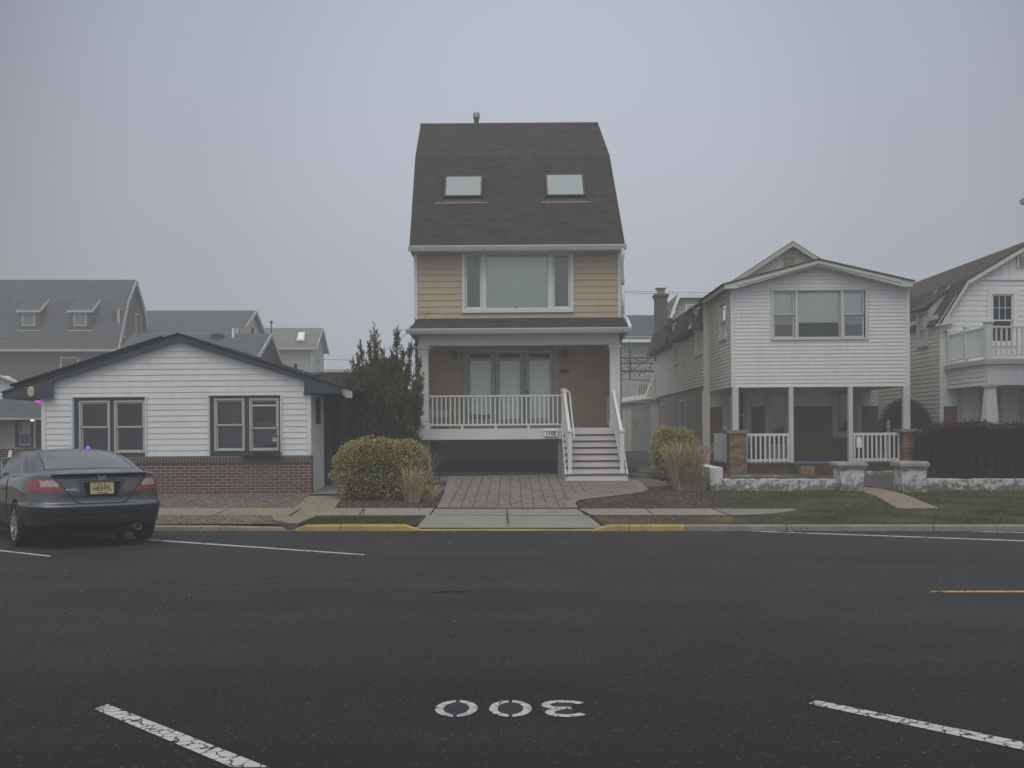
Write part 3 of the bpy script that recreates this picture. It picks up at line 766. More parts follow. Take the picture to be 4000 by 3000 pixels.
for a in (xl, xr-.09): mb.box(a, a+.09, Yw-.035, Yw+.12, zw(1246), zw(972))
mb.box(xl+.09, xr-.09, Yw-.03, Yw-.002, zw(972), zw(960))
mb.build('corner_board', M['white2'], H, bevel=.006)
# gambrel roof (eave, knee, ridge measured on both rakes)
A0=(-2.62,26.6,6.44); A1=(2.98,26.6,6.44); K0=(-2.71,29.4,9.50); K1=(2.87,29.4,9.50); R0=(-2.77,32,11.22); R1=(2.76,32,11.22)
B0=(-2.71,34.6,9.5); B1=(2.87,34.6,9.5); C0=(-2.62,37.4,6.44); C1=(2.98,37.4,6.44)
mb = MB()
mb.roof(A0,A1,K1,K0,.05); mb.roof(K0,K1,R1,R0,.05,.13); mb.roof(C1,C0,B0,B1,.05); mb.roof(B1,B0,R0,R1,.05,.2)
rf = mb.build('roof', M['roof'], H)
mb = MB(); mb.prism([(R0[0]-.01,31.85,R0[2]-.085),(R0[0]-.01,32,R0[2]+.018),(R0[0]-.01,32.15,R0[2]-.085)], (R1[0]-R0[0]+.02,0,0))
mb.build('ridge_cap', paint('ridge_shingle',(0.062,0.057,0.05),.95,.2,2), rf)
def onslope(py):
    k = (1690-py)/4000; t = (26.6*k-4.89)/(3.06-2.8*k); return 26.6+2.8*t, 6.44+3.06*t
sl = Vector((0,2.8,3.06)).normalized(); sn = Vector((0,-3.06,2.8)).normalized()
for (xa, xb, yt, yb_, fa, fb) in ((1741,1898,694,777,1708,1914), (2136,2295,690,777,2123,2316)):
    y0, z0 = onslope(yb_); y1, z1 = onslope(yt)
    xm0 = (X(xa,y0)+X(xa+6,y1))/2; xm1 = (X(xb,y0)+X(xb-8,y1))/2
    p0 = Vector((0,y0,z0)); L = (Vector((0,y1,z1))-p0).length
    def S(a, b, h): return Vector((a,0,0)) + p0 + sl*b + sn*h
    mb = MB(); w = .05
    def fb_(a0,a1,b0,b1,h1):
        mb.hexa([S(a0,b0,-.02),S(a1,b0,-.02),S(a1,b1,-.02),S(a0,b1,-.02)],[S(a0,b0,h1),S(a1,b0,h1),S(a1,b1,h1),S(a0,b1,h1)])
    fb_(xm0,xm1,0,w,.11); fb_(xm0,xm1,L-w,L,.10); fb_(xm0,xm0+w,w,L-w,.105); fb_(xm1-w,xm1,w,L-w,.105)
    sk = mb.build('skylight', M['blackmetal'], H, bevel=.008)
    mb = MB(); mb.poly([S(xm0+w,w,.085),S(xm1-w,w,.085),S(xm1-w,L-w,.085),S(xm0+w,L-w,.085)]); mb.build('pane', M['skylight'], sk)
    mb = MB(); mb.hexa([S(X(fa,y0),-.20,.004),S(X(fb,y0),-.20,.004),S(X(fb,y0),-.165,.004),S(X(fa,y0),-.165,.004)],[S(X(fa,y0),-.20,.014),S(X(fb,y0),-.20,.014),S(X(fb,y0),-.165,.014),S(X(fa,y0),-.165,.014)])
    mb.build('flashing', M['stucco'], sk)
    mb = MB(); mb.hexa([S(xm0,-.165,.003),S(xm1,-.165,.003),S(xm1,0,.003),S(xm0,0,.003)],[S(xm0,-.165,.01),S(xm1,-.165,.01),S(xm1,0,.03),S(xm0,0,.03)])
    mb.build('apron', M['blackmetal'], sk)
mb = MB(); vx = X(1871,32.3); vz = 11.1
mb.lathe([(.0,0),(.075,0),(.075,.36),(.10,.37),(.108,.40),(.108,.52),(.095,.56),(.06,.58),(0,.58)], (vx,32.35,vz), n=20)
mb.build('vent_pipe', M['galv'], H, smooth=True)
# upper gutter, soffit, downspout
def gutter(x0, x1, y, z, h, parent, nm='gutter', mat='white2', d=.13):
    mb = MB()
    prof = [(y,z-h),(y-.07,z-h),(y-d*.8,z-h*.55),(y-d,z-.02),(y-d,z),(y,z)]
    mb.prism([(x0,p[0],p[1]) for p in prof], (x1-x0,0,0))
    g = mb.build(nm, M[mat], parent)
    return g
gz = Z(957,26.5)
gutter(X(1601,26.5), X(2455,26.5), 26.6, gz+.0, .13, H)
mb = MB(); mb.box(-2.58,2.92,26.61,26.99,gz-.12,gz-.08); mb.build('soffit', M['white2'], H)
mb = MB(); dx = X(2441,26.6)
mb.tube([(dx-.02,26.55,gz-.1),(dx-.01,26.58,gz-.3),(dx-.03,26.7,gz-.5),(xr+.035,26.9,gz-.85),(xr+.035,26.93,gz-1.0)], .042, 8)
mb.tube([(xr+.035,26.93,gz-.95),(xr+.035,26.93,zw(1235))], .042, 8)
mb.tube([(xr+.035,26.92,zw(1238)),(xr+.10,26.6,zw(1255)),(X(2466,26.15),26.12,Z(1279,26.1)),(X(2466,26.1),26.1,Z(1290,26.1))], .042, 8)
mb.build('downspout', M['white2'], H, smooth=True)
# picture window: trim, three lights, shades
mb = MB(); t = .1
TF = lambda a,d,z: F(a,d,z)
ox0, ox1, oz0, oz1 = X(1810,Yw), X(2245,Yw), zw(1222), zw(979)
mb.fbox(F, ox0, ox1, .004, .05, wz1, oz1); mb.fbox(F, ox0-.0, ox1+.0, .004, .06, oz0, wz0)
mb.fbox(F, ox0, wx0, .004, .047, wz0, wz1); mb.fbox(F, wx1, ox1, .004, .047, wz0, wz1)
m0, m1 = X(1896,Yw), X(2156,Yw)
for m in (m0, m1): mb.fbox(F, m-.055, m+.055, -.09, .03, wz0, wz1)
mb.fbox(F, wx0, wx1, -.1, .004, wz1, wz1+.012); mb.fbox(F, wx0, wx1, -.1, .004, wz0-.012, wz0)
pw = mb.build('picture_window', M['white2'], H, bevel=.006)
for a, b, nm in ((wx0, m0-.055, 0), (m0+.055, m1-.055, 1), (m1+.055, wx1, 0)):
    s = .055 if nm == 0 else .025
    mb = MB(); mb.fbox(F,a,b,-.06,-.02,wz0,wz0+s); mb.fbox(F,a,b,-.06,-.02,wz1-s,wz1); mb.fbox(F,a,a+s,-.06,-.021,wz0+s,wz1-s); mb.fbox(F,b-s,b,-.06,-.021,wz0+s,wz1-s)
    mb.build('sash', M['white2'], pw, bevel=.004)
    mb = MB(); mb.poly([F(a+s,-.04,wz0+s),F(b-s,-.04,wz0+s),F(b-s,-.04,wz1-s),F(a+s,-.04,wz1-s)]); mb.build('pane', M['glass'], pw)
    mb = MB()
    if nm:
        n = 46
        for k in range(n):
            z0 = wz0+s+(wz1-wz0-2*s)*k/n; z1 = wz0+s+(wz1-wz0-2*s)*(k+1)/n
            mb.poly([F(a,-.062,z0),F(b,-.062,z0),F(b,-.072,z1),F(a,-.072,z1)])
        mb.build('blind', M['blind'], pw)
        mb = MB(); mb.fbox(F,(a+b)/2-.09,(a+b)/2+.0,-.061,-.055,wz0+.035,wz0+.065); mb.build('blind_pull', M['slate'], pw)
    else:
        mb.poly([F(a,-.085,wz0),F(b,-.085,wz0),F(b,-.085,wz1),F(a,-.085,wz1)]); mb.build('blind', paint('grey_shade',(0.25,0.28,0.265),.8,.04,1) if 'grey_shade' not in bpy.data.materials else bpy.data.materials['grey_shade'], pw)
# pent roof over the porch
pe = Z(1283,26.15)
E0=(X(1600,26.15),26.15,pe+.02); E1=(X(2462,26.15),26.15,pe+.02); T0=(X(1640,27),26.99,zw(1242)); T1=(X(2440,27)-.03,26.99,zw(1242))
mb = MB(); mb.roof(E0,E1,T1,T0,.04)
mb.poly([E0,T0,(T0[0],27.6,T0[2]),(E0[0],27.6,E0[2])],uv=[(0,0),(.3,1),(1,1),(1,0)]); mb.poly([E1,T1,(T1[0],27.6,T1[2]),(E1[0],27.6,E1[2])],uv=[(0,0),(.3,1),(1,1),(1,0)])
mb.build('porch_roof', M['roof'], H)
gutter(X(1589,26.05), X(2470,26.05), 26.15, pe, .12, H, 'porch_gutter')
mb = MB(); b0, b1 = X(1638,Yp), X(2424,Yp); bz0, bz1 = Z(1348,Yp), Z(1300,Yp)
mb.prism([(E0[0],26.16,pe-.10),(E0[0],26.16,pe-.06),(b0,27.4,bz1-.02),(b0,27.4,bz0)], (.03,0,0)); mb.prism([(E1[0]-.03,26.16,pe-.10),(E1[0]-.03,26.16,pe-.06),(b1,27.4,bz1-.02),(b1,27.4,bz0)], (.03,0,0))
mb.box(E0[0]+.03,E1[0]-.03,26.16,Yp-.005,pe-.11,pe-.07)
mb.build('porch_soffit', M['white2'], H)
mb = MB(); mb.box(b0,b1,Yp,Yp+.25,bz0,bz1+.12); mb.box(b0+.01,b0+.25,Yp+.25,Yd,bz0,bz1+.1); mb.box(b1-.25,b1-.01,Yp+.25,Yd,bz0,bz1+.1)
mb.build('porch_beam', M['white2'], H, bevel=.006)
mb = MB(); mb.box(b0+.25,b1-.25,Yp+.25,Yd,bz1+.05,bz1+.09); mb.build('porch_ceiling', M['white2'], H)
for pa, pb in ((1637,1676),(2386,2426)):
    a, b = X(pa,Yp), X(pb,Yp); mb = MB()
    mb.box(a,b,Yp+.01,Yp+.27,zf+.19,bz0-.09); mb.box(a-.025,b+.025,Yp-.015,Yp+.295,bz0-.09,bz0); mb.box(a-.022,b+.022,Yp-.012,Yp+.292,zf,zf+.18)
    mb.build('porch_column', M['white2'], H, bevel=.006)
# band and deck
fb0, fb1 = X(1616,26.5), X(2438,26.5); bt, bb = Z(1673,26.5), Z(1716,26.5)
mb = MB(); mb.box(fb0,fb1,26.5,26.56,bb,bt); mb.box(X(1801,26.5)-.004,X(1801,26.5)+.004,26.496,26.5,bb+.01,bt-.01)
mb.box(fb0,fb0+.05,26.56,Yd,bb,bt); mb.box(fb1-.05,fb1,26.56,Yd,bb,bt); mb.build('porch_band', M['white2'], H)
mb = MB(); mb.box(fb0+.05,fb1-.05,26.56,Yd,bt-.05,bt-.012); mb.build('porch_deck', M['fogwhite'], H)
# railing
rz1, rz0 = Z(1543,26.75), Z(1659,26.75); ra, rb = X(1677,26.75), X(2198,26.75)
mb = MB(); mb.box(ra,rb,26.72,26.79,rz1-.045,rz1); mb.box(ra,rb,26.73,26.78,rz0-.02,rz0+.025)
for px in (1807,1938,2066): mb.box(X(px,26.75)-.03,X(px,26.75)+.03,26.735,26.775,zf,rz0-.02)
rail = mb.build('porch_railing', M['white2'], H, bevel=.004)
k = 0; xx = X(1692,26.75)
while xx < rb-.03:
    mb = MB(); mb.box(xx-.018,xx+.018,26.737,26.773,rz0+.025,rz1-.045); mb.build('baluster', M['white2'], rail); xx += .1165
mb = MB(); sx = X(2379,27.6); mb.box(sx,sx+.07,27.0,Yd,rz1-.045,rz1); mb.box(sx+.01,sx+.06,27.0,Yd,rz0-.02,rz0+.025); mb.box(sx-.02,sx+.08,26.93,27.03,zf,rz1+.05)
for k in range(14): mb.box(sx+.017,sx+.053,27.1+k*.117,27.136+k*.117,rz0+.025,rz1-.045)
mb.build('side_railing', M['white2'], H)
# entry stair
sx0, sx1 = 1.344, 2.80; nr = 8; z0 = G(25)-.03; rise = (zf-G(25))/nr; zb = G(25)
st = MB()
ys = [25.0+.214*k for k in range(8)]
for k in range(7):
    st.box(sx0,sx1,ys[k],ys[k]+.03,(zb-.05 if k==0 else zb+rise*k),zb+rise*(k+1)-.032)
st.box(sx0,sx1,26.46,26.5,zb+rise*7,zb+rise*8-.0)
for xx_ in (sx0-.045, sx1+.005):
    st.prism([(xx_,25.02,zb-.05),(xx_,26.5,zb-.05),(xx_,26.5,zb+rise*7.4),(xx_,25.02,zb+rise*.95)], (.04,0,0))
stair = st.build('stair', M['white2'], H, bevel=.004)
for k in range(7):
    mb = MB(); e = .06 if k == 0 else .02
    mb.box(sx0-e,sx1+e,ys[k]-.025,ys[k]+.235,zb+rise*(k+1)-.026,zb+rise*(k+1)); mb.build('tread', M['tread'], stair, bevel=.004)
zt1 = zb+rise
def newel(px0, px1, ptop, y, zbase, nm='newel_post'):
    a, b = X(px0,y), X(px1,y); zt = Z(ptop,y); mb = MB()
    mb.box(a,b,y-.05,y+.05,zbase,zt-.06); mb.box(a-.022,b+.022,y-.072,y+.072,zt-.06,zt-.03); mb.box(a-.008,b+.008,y-.058,y+.058,zt-.03,zt)
    mb.box(a-.018,b+.018,y-.068,y+.068,zbase,zbase+.06)
    mb.build(nm, M['white2'], H, bevel=.005); return ((a+b)/2, zt)
n1 = newel(2195,2216,1520,26.72,zf); n2 = newel(2219,2235,1681,25.1,zt1); n3 = newel(2422,2439,1681,25.1,zt1)
def stair_rail(xa, ya, za, xb, yb, zb2):
    mb = MB(); mb.bar((xa,ya,za),(xb,yb,zb2),.075,.06); d = Vector((xb-xa,yb-ya,zb2-za))
    mb.bar((xa,ya,za-.82),(xb,yb,zb2-.82),.045,.045)
    o = mb.build('stair_rail', M['white2'], H, bevel=.004)
    for k in range(1, 13):
        p = Vector((xa,ya,za)) + d*(k/13); mb = MB(); mb.box(p.x-.015,p.x+.015,p.y-.015,p.y+.015,p.z-.82,p.z-.02); mb.build('baluster', M['white2'], o)
stair_rail(n1[0], 26.67, Z(1526,26.7), n2[0], 25.15, n2[1]-.07)
stair_rail(X(2398,26.6), 26.62, Z(1531,26.6), n3[0], 25.15, n3[1]-.07)
mb = MB(); hx = n1[0]+.13
mb.tube([(n1[0]+.04,26.5,Z(1533,26.5)),(hx-.02,26.5,Z(1532,26.5)),(hx,26.45,Z(1537,26.5)),(n2[0]+.12,25.35,Z(1709,25.35)),(n2[0]+.11,25.33,Z(1712,25.35)),(n2[0]+.05,25.3,Z(1713,25.35))],.02,8)
mb.build('handrail', M['white2'], H, smooth=True)
# house number box
a, b = X(2127,26.44), X(2180,26.44); zt, zbm = Z(1682,26.44), Z(1706,26.44)
mb = MB(); mb.box(a,b,26.44,26.5,zbm,zt-.02); mb.box(a-.02,b+.02,26.42,26.5,zt-.02,zt+.025); nb = mb.build('number_box', M['paperwhite'], H, bevel=.005)
mb = MB(); cx, cz = (a+b)/2, (zt+zbm)/2-.008
put_text(mb, '1105', lambda u, v: (cx+u, 26.437, cz+v), size=.135, bold=.004); mb.build('house_number', M['ink'], nb)
# piers and the dark car port below the porch
for pa, pb in ((1619,1681),(2180,2208)):
    mb = MB(); mb.box(X(pa,26.62),X(pb,26.62),26.6,26.95,G(26.6)-.05,bb); mb.build('porch_pier', M['stucco'], H)
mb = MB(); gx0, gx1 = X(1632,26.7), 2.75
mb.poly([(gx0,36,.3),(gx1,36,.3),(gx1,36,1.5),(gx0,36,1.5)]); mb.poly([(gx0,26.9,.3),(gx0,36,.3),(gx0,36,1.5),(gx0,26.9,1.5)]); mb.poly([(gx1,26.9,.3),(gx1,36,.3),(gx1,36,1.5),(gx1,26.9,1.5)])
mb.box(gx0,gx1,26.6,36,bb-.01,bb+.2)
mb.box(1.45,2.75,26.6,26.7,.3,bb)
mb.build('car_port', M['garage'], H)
# porch back wall, door set
FD = front(Yd)
d0, d1 = X(1812,Yd), X(2180,Yd)
mb = MB(); siding(mb, FD, b0+.02, b1-.02, zf, bz1+.05, 0.169, 0.014, [(d0,d1,zf-.1,Z(1357,Yd))]); mb.build('porch_back_wall', M['tanporch'], H)
mb = MB(); ht = Z(1357,Yd)
mb.fbox(FD,d0,d0+.11,.004,.05,zf,ht); mb.fbox(FD,d1-.11,d1,.004,.05,zf,ht); mb.fbox(FD,d0-.02,d1+.02,.004,.055,ht,ht+.14)
ds = mb.build('door_set', M['doortrim'], H, bevel=.006)
gt, gb = Z(1381,Yd), Z(1636,Yd); gls = [(1840,1921),(1955,2034),(2070,2151)]
edges = [d0+.11] + [(X(gls[k][1],Yd)+X(gls[k+1][0],Yd))/2 for k in (0,1)] + [d1-.11]
for k in range(3):
    a, b = edges[k]+.012, edges[k+1]-.012; ga, gb_ = X(gls[k][0],Yd), X(gls[k][1],Yd); mb = MB()
    mb.fbox(FD,a,ga,-.03,.012,zf+.02,ht-.01); mb.fbox(FD,gb_,b,-.03,.012,zf+.02,ht-.01); mb.fbox(FD,ga,gb_,-.03,.011,gt,ht-.01); mb.fbox(FD,ga,gb_,-.03,.011,zf+.02,gb)
    dr = mb.build('door_leaf', M['doortrim'], ds, bevel=.004)
    mb = MB(); mb.poly([FD(ga,-.01,gb),FD(gb_,-.01,gb),FD(gb_,-.01,gt),FD(ga,-.01,gt)]); mb.build('pane', M['glass'], ds)
    mb = MB(); mb.poly([FD(ga,-.04,gb+.12 if k==0 else gb),FD(gb_,-.04,gb+.12 if k==0 else gb),FD(gb_,-.04,Z(1408,Yd)),FD(ga,-.04,Z(1408,Yd))]); mb.build('blind', M['blind'], ds)
    mb = MB(); mb.poly([FD(ga-.05,-.12,gb-.05),FD(gb_+.05,-.12,gb-.05),FD(gb_+.05,-.12,gt+.05),FD(ga-.05,-.12,gt+.05)]); mb.build('room_lining', M['dark'], ds)
mb = MB(); kx = X(2063,Yd); mb.lathe([(0,0),(.03,0),(.03,.02),(.012,.03),(.03,.06),(0,.07)], FD(kx,.012,Z(1531,Yd)), (0,-1,0), 12); mb.build('door_knob', M['blackmetal'], ds, smooth=True)
def wall_lamp(px, py0, py1, F_, Y):
    x = X(px,Y); a, b = Z(py1,Y), Z(py0,Y); mb = MB(); d = .02
    mb.fbox(F_, x-.05, x+.05, .0, .03, a+.03, b-.02)
    mb.lathe([(0,0),(.05,.0),(.065,.01),(.07,(b-a)*.6),(.095,(b-a)*.65),(.06,(b-a)*.85),(.02,(b-a)*.95),(0,b-a)], F_(x,.13,a), (0,0,1), 8)
    mb.build('wall_lamp', M['blackmetal'], H)
wall_lamp(1781,1367,1403,FD,Yd); wall_lamp(2209,1364,1399,FD,Yd)
mb = MB(); x = X(2207,Yd); z = Z(1453,Yd); mb.prism([FD(x+.135*math.cos(t*math.pi/12), .02, z+.062*math.sin(t*math.pi/12)) for t in range(24)], (0,-.02,0))
mb.build('oval_plaque', M['blackmetal'], H)
mb = MB(); x = X(2158,27.1); mb.box(x-.05,x+.05,27.0,27.15,Z(1352,27)-.06,Z(1352,27)+.03); mb.build('porch_camera', M['blackmetal'], H)

# white metal rocking chair and side table on the porch
cy0 = 27.75
ch = thing('porch_chair', 'white metal armchair behind the left end of the porch railing', 'chair', (X(1722,cy0), cy0, zf))
cw = .27; cx = X(1722,cy0)
mb = MB(); mb.tube([(cx-cw+.02,cy0+.3,zf+.42),(cx-cw+.02,cy0+.36,zf+.84),(cx-cw+.08,cy0+.37,zf+.9),(cx+cw-.08,cy0+.37,zf+.9),(cx+cw-.02,cy0+.36,zf+.84),(cx+cw-.02,cy0+.3,zf+.42)],.012,6); mb.build('back_frame', M['cream'], ch)
mb = MB(); mb.box(cx-cw+.03,cx+cw-.03,cy0-.2,cy0+.3,zf+.38,zf+.42); mb.build('seat', M['cream'], ch)
mb = MB(); mb.box(cx-cw+.05,cx+cw-.05,cy0-.2,cy0+.28,zf+.42,zf+.5); mb.build('cushion', M['greige'], ch, bevel=.02)
for s in (-1,1):
    mb = MB(); mb.box(cx+s*cw-.03,cx+s*cw+.03,cy0-.26,cy0+.3,zf+.58,zf+.61); mb.build('arm', M['fogwhite'], ch)
    for dy in (-.22,.26): 
        mb = MB(); mb.box(cx+s*cw-.028,cx+s*cw+.028,cy0+dy-.03,cy0+dy+.03,zf,zf+.58); mb.build('leg', M['fogwhite'], ch)
for zz in (.1,.3,.36):
    mb = MB(); mb.box(cx-cw,cx+cw,cy0-.23,cy0-.2,zf+zz,zf+zz+.035); mb.build('rung', M['fogwhite'], ch)
tx = X(1777,27.9)
tb = thing('side_table', 'small white side table right of the porch chair', 'table', (tx,27.9,zf))
mb = MB(); mb.box(tx-.12,tx+.12,27.8,28.05,zf+.45,zf+.49); mb.build('tabletop', M['fogwhite'], tb)
for a in (-.1,.1):
    for b in (-.08,.1):
        mb = MB(); mb.box(tx+a-.015,tx+a+.015,27.9+b-.015,27.9+b+.015,zf,zf+.45); mb.build('leg', M['fogwhite'], tb)
# ================================================================= white bungalow on the left
Yb = 22.1
def xb(px): return X(px, Yb)
def zbb(py): return Z(py, Yb)
B = thing('bungalow', 'low white-sided bungalow with slate blue fascia over a red brick base', 'house', (xb(700), Yb, G(Yb)), (0, TILT, 0))
F = front(Yb)
bx0, bx1 = xb(166), xb(1218)
zs0, zpk, zsh = zbb(1782), zbb(1334), zbb(1490)
xpk, xs0, xs1 = xb(700), xb(208), xb(1191)
zdrop = zbb(1546)
holes = [(xb(292),xb(569),zs0-.01,zbb(1551)), (xb(823),xb(1097),zs0-.01,zbb(1548))]
def lx(z): return bx0+.09 if z < zdrop else (xs0 if z < zsh else xs0+(xpk-xs0)*(z-zsh)/(zpk-zsh))
def rx(z): return bx1-.09 if z < zdrop else (xs1 if z < zsh else xs1+(xpk-xs1)*(z-zsh)/(zpk-zsh))
mb = MB(); siding(mb, F, lx, rx, zs0, zpk-.01, .1255, .013, holes); mb.build('front_siding', M['white'], B)
mb = MB()
for a in (bx0, bx1-.09): mb.box(a,a+.09,Yb-.03,Yb+.1,zs0,zdrop)
def strip(p, q, w=.03): mb.bar((p[0],Yb-.03,p[1]),(q[0],Yb-.03,q[1]),.025,w)
strip((xs0,zsh),(xpk,zpk)); strip((xpk,zpk),(xs1,zsh)); strip((xs0,zsh),(xs0,zdrop)); strip((xs1,zsh),(xs1,zdrop))
for h in holes:
    strip((h[0]-.03,zs0),(h[0]-.03,h[3]+.02),.035); strip((h[1]+.03,zs0),(h[1]+.03,h[3]+.02),.035); strip((h[0]-.03,h[3]+.02),(h[1]+.03,h[3]+.02),.03)
mb.build('siding_trim', M['white2'], B)
mb = MB(); mb.box(bx0+.01,bx1-.004,Yb-.02,Yb+.2,G(Yb)-.15,zs0-.145); mb.build('brick_base', M['redbrick'], B)
mb = MB(); mb.box(bx0+.01,bx1-.002,Yb-.045,Yb+.2,zs0-.143,zs0-.005); mb.build('brick_cap', M['soldier'], B)
M['panel'] = paint('solar_panel_black', (0.012,0.013,0.014), .7, .1, 3, spec=.2)
# navy fascia: gable boards with boxed ends
Yf0, Yf1 = Yb-.14, Yb-.05
def xf(px): return X(px, Yf0)
def zf_(py): return Z(py, Yf0)
mb = MB()
def fas(pts): mb.prism([(xf(p[0]),Yf0,zf_(p[1])) for p in pts], (0,.05,0))
fas([(1329,1513),(700,1306),(700,1333),(1191,1489),(1191,1541),(1329,1541)])
fas([(12,1529),(12,1553),(208,1553),(208,1488),(700,1333),(700,1306)])
mb.build('fascia', M['navy'], B)
mb = MB()
mb.prism([(xf(12),Yf0+.05,zf_(1553)),(xs0,Yf0+.05,zf_(1553)),(xs0,Yf0+.05,zf_(1548)),(xf(12),Yf0+.05,zf_(1548))], (0,9,0))
mb.prism([(xs1,Yf0+.05,zf_(1541)),(xf(1329),Yf0+.05,zf_(1541)),(xf(1329),Yf0+.05,zf_(1537)),(xs1,Yf0+.05,zf_(1537))], (0,9,0))
mb.prism([(xs0,Yf0+.05,zsh),(xpk,Yf0+.05,zpk),(xpk,Yf0+.05,zpk+.03),(xs0,Yf0+.05,zsh+.03)], (0,.4,0)); mb.prism([(xpk,Yf0+.05,zpk),(xs1,Yf0+.05,zsh),(xs1,Yf0+.05,zsh+.03),(xpk,Yf0+.05,zpk+.03)], (0,.4,0))
mb.build('soffit', M['navy'], B)
# roof
zr = zf_(1303); mb = MB(); YB2 = 33.0
a = (xf(1331),Yf0-.03,zf_(1512)+.01); c = (xf(700),Yf0-.03,zr+.02); l = (xf(8),Yf0-.03,zf_(1527)+.01)
mb.roof(a,(a[0],YB2,a[2]),(c[0],YB2,c[2]),c,.035); mb.roof((l[0],YB2,l[2]),l,c,(c[0],YB2,c[2]),.035)
roofB = mb.build('roof', M['roofdark'], B)
# wider rear eave on the right: its pale end board shows past the fascia
mb = MB(); y2 = 22.35
sl_ = (zr-a[2])/(a[0]-xf(700))
ex = X(1378,y2); ez = a[2]-(ex-a[0])*sl_
mb.roof((ex,y2,ez),(ex,YB2,ez),(a[0]-.1,YB2,a[2]+.1*sl_-.004),(a[0]-.1,y2,a[2]+.1*sl_-.004),.03)
mb.build('side_eave', M['roofdark'], roofB)
mb = MB(); mb.prism([(a[0]-.06,y2+.02,a[2]-.04),(ex,y2+.02,ez-.035),(ex,y2+.02,ez-.19),(ex-.12,y2+.02,ez-.19),(a[0]-.06,y2+.02,a[2]-.16)], (0,.04,0)); mb.build('eave_end_board', M['fogwhite'], B)
# walls round the sides
zg = G(Yb)
mb = MB(); wx = bx1-.03
mb.box(wx-.1,wx,Yb+.2,23.75,zg-.2,zdrop+.02); mb.build('side_wall', M['whitestucco'], B)
mb = MB(); mb.box(wx-.12,wx-.03,23.75,YB2,zg-.2,zdrop+.02); mb.box(bx0+.02,bx0+.1,Yb+.2,YB2,zg-.2,zdrop); mb.box(bx0,wx,YB2-.2,YB2-.1,0,zr-.2)
mb.box(bx0+.1,wx-.13,YB2-6,YB2-5.9,zdrop,zdrop+.3)
mb.build('rear_wall', paint('dark_recess_siding',(0.04,0.035,0.03),.8,.3,2), B)  # walls coloured dark to imitate the shaded entrance recess
mb = MB(); mb.box(wx+.004,wx+.02,22.75,23.25,zbb(1658),zbb(1552)); mb.build('side_window', M['navy'], B)
mb = MB(); mb.box(wx+.0,wx+.1,24.0,24.12,zg-.1,zdrop); mb.box(wx+.0,wx+.1,25.2,25.32,zg-.1,zdrop); mb.build('side_post', M['slate'], B)
# windows: navy surround with two sashes each
for (o0,o1,ot,ob_, sashes) in ((288,573,1547,1781,((311,432,1563,1768),(448,569,1561,1768))), (819,1101,1544,1779,((839,958,1558,1764),(976,1092,1557,1766)))):
    mb = MB()
    zt, zb_ = zbb(ot), zs0+.003
    xs = [xb(o0)] + [v for s in sashes for v in (xb(s[0]), xb(s[1]))] + [xb(o1)]
    tz, bz = zbb(sashes[0][2]), zbb(sashes[0][3])
    mb.fbox(F,xs[0],xs[-1],-.06,-.005,tz,zt); mb.fbox(F,xs[0],xs[-1],-.06,.0,zb_,bz)
    mb.fbox(F,xs[0],xs[1],-.06,-.008,bz,tz); mb.fbox(F,xs[2],xs[3],-.06,-.008,bz,tz); mb.fbox(F,xs[4],xs[5],-.06,-.008,bz,tz)
    mb.build('window_surround', M['navy'], B)
    for k in (0, 1):
        lift = (o0 > 700 and k == 1)
        w = window(B, F, xs[1+2*k]+.035, xs[2+2*k]-.035, bz+.035, tz-.035, .035, M['fogwhite'], M['fogwhite'], M['glass'], dark=M['dark'], proud=.012, rail=.43 if lift else .5, sashw=.032, depth=.9, sill=False)  # greyed white carries the shade of the recessed sashes
        if lift:
            mb = MB(); mb.fbox(F,xs[3]+.07,xs[4]-.07,-.03,-.012,tz-.17,tz-.14); mb.build('sash_bar', M['white2'], w)
        if o0 > 700 and k == 0:
            mb = MB()
            for q in range(6): mb.fbox(F,xs[1]+.33+q*.028,xs[1]+.35+q*.028,-.2-.02*(q%2),-.19-.02*(q%2),bz+.45,tz-.1)
            mb.build('curtain', paint('brown_curtain',(0.2,0.145,0.10),.9,.2,3), w)
        if o0 > 700:
            mb = MB(); mb.fbox(F,xs[1+2*k]+.05,xs[2+2*k]-.05,-.32,-.31,bz,tz if k == 0 else bz+.62); mb.build('screen', paint('grey_screen%d'%k,(0.10,0.108,0.112),.9,.15,2), w)
        if o0 < 700:
            mb = MB()
            for q in range(50):
                ux = random.uniform(xs[1+2*k]+.15, xs[2+2*k]-.1); uz = random.uniform(bz+.75, tz-.15); p = F(ux, -.55, uz); d = Vector((random.uniform(-.06,.06),0,random.uniform(-.12,.05)))
                mb.poly([p, p+d+Vector((.02,0,.02)), p+d*1.6, p+d+Vector((-.02,0,-.01))])
            mb.build('house_plant', leafmat('window_plant',[(0.05,0.062,0.035),(0.075,0.085,0.05)]), w)
        if o0 < 700 and k == 0:
            mb = MB(); c = F(xs[1]+.105,-.2,zbb(1752)); mb.lathe([(0,-.06),(.035,-.055),(.045,0),(.03,.05),(0,.08)], c, n=12); mb.build('violet_lamp', M['violet'], w, smooth=True)
            mb = MB(); c = F(xs[1]+.38,-.3,zbb(1752)); mb.box(c.x-.1,c.x+.1,c.y-.05,c.y+.05,c.z-.09,c.z+.05); mb.build('storage_box', M['slate'], w)
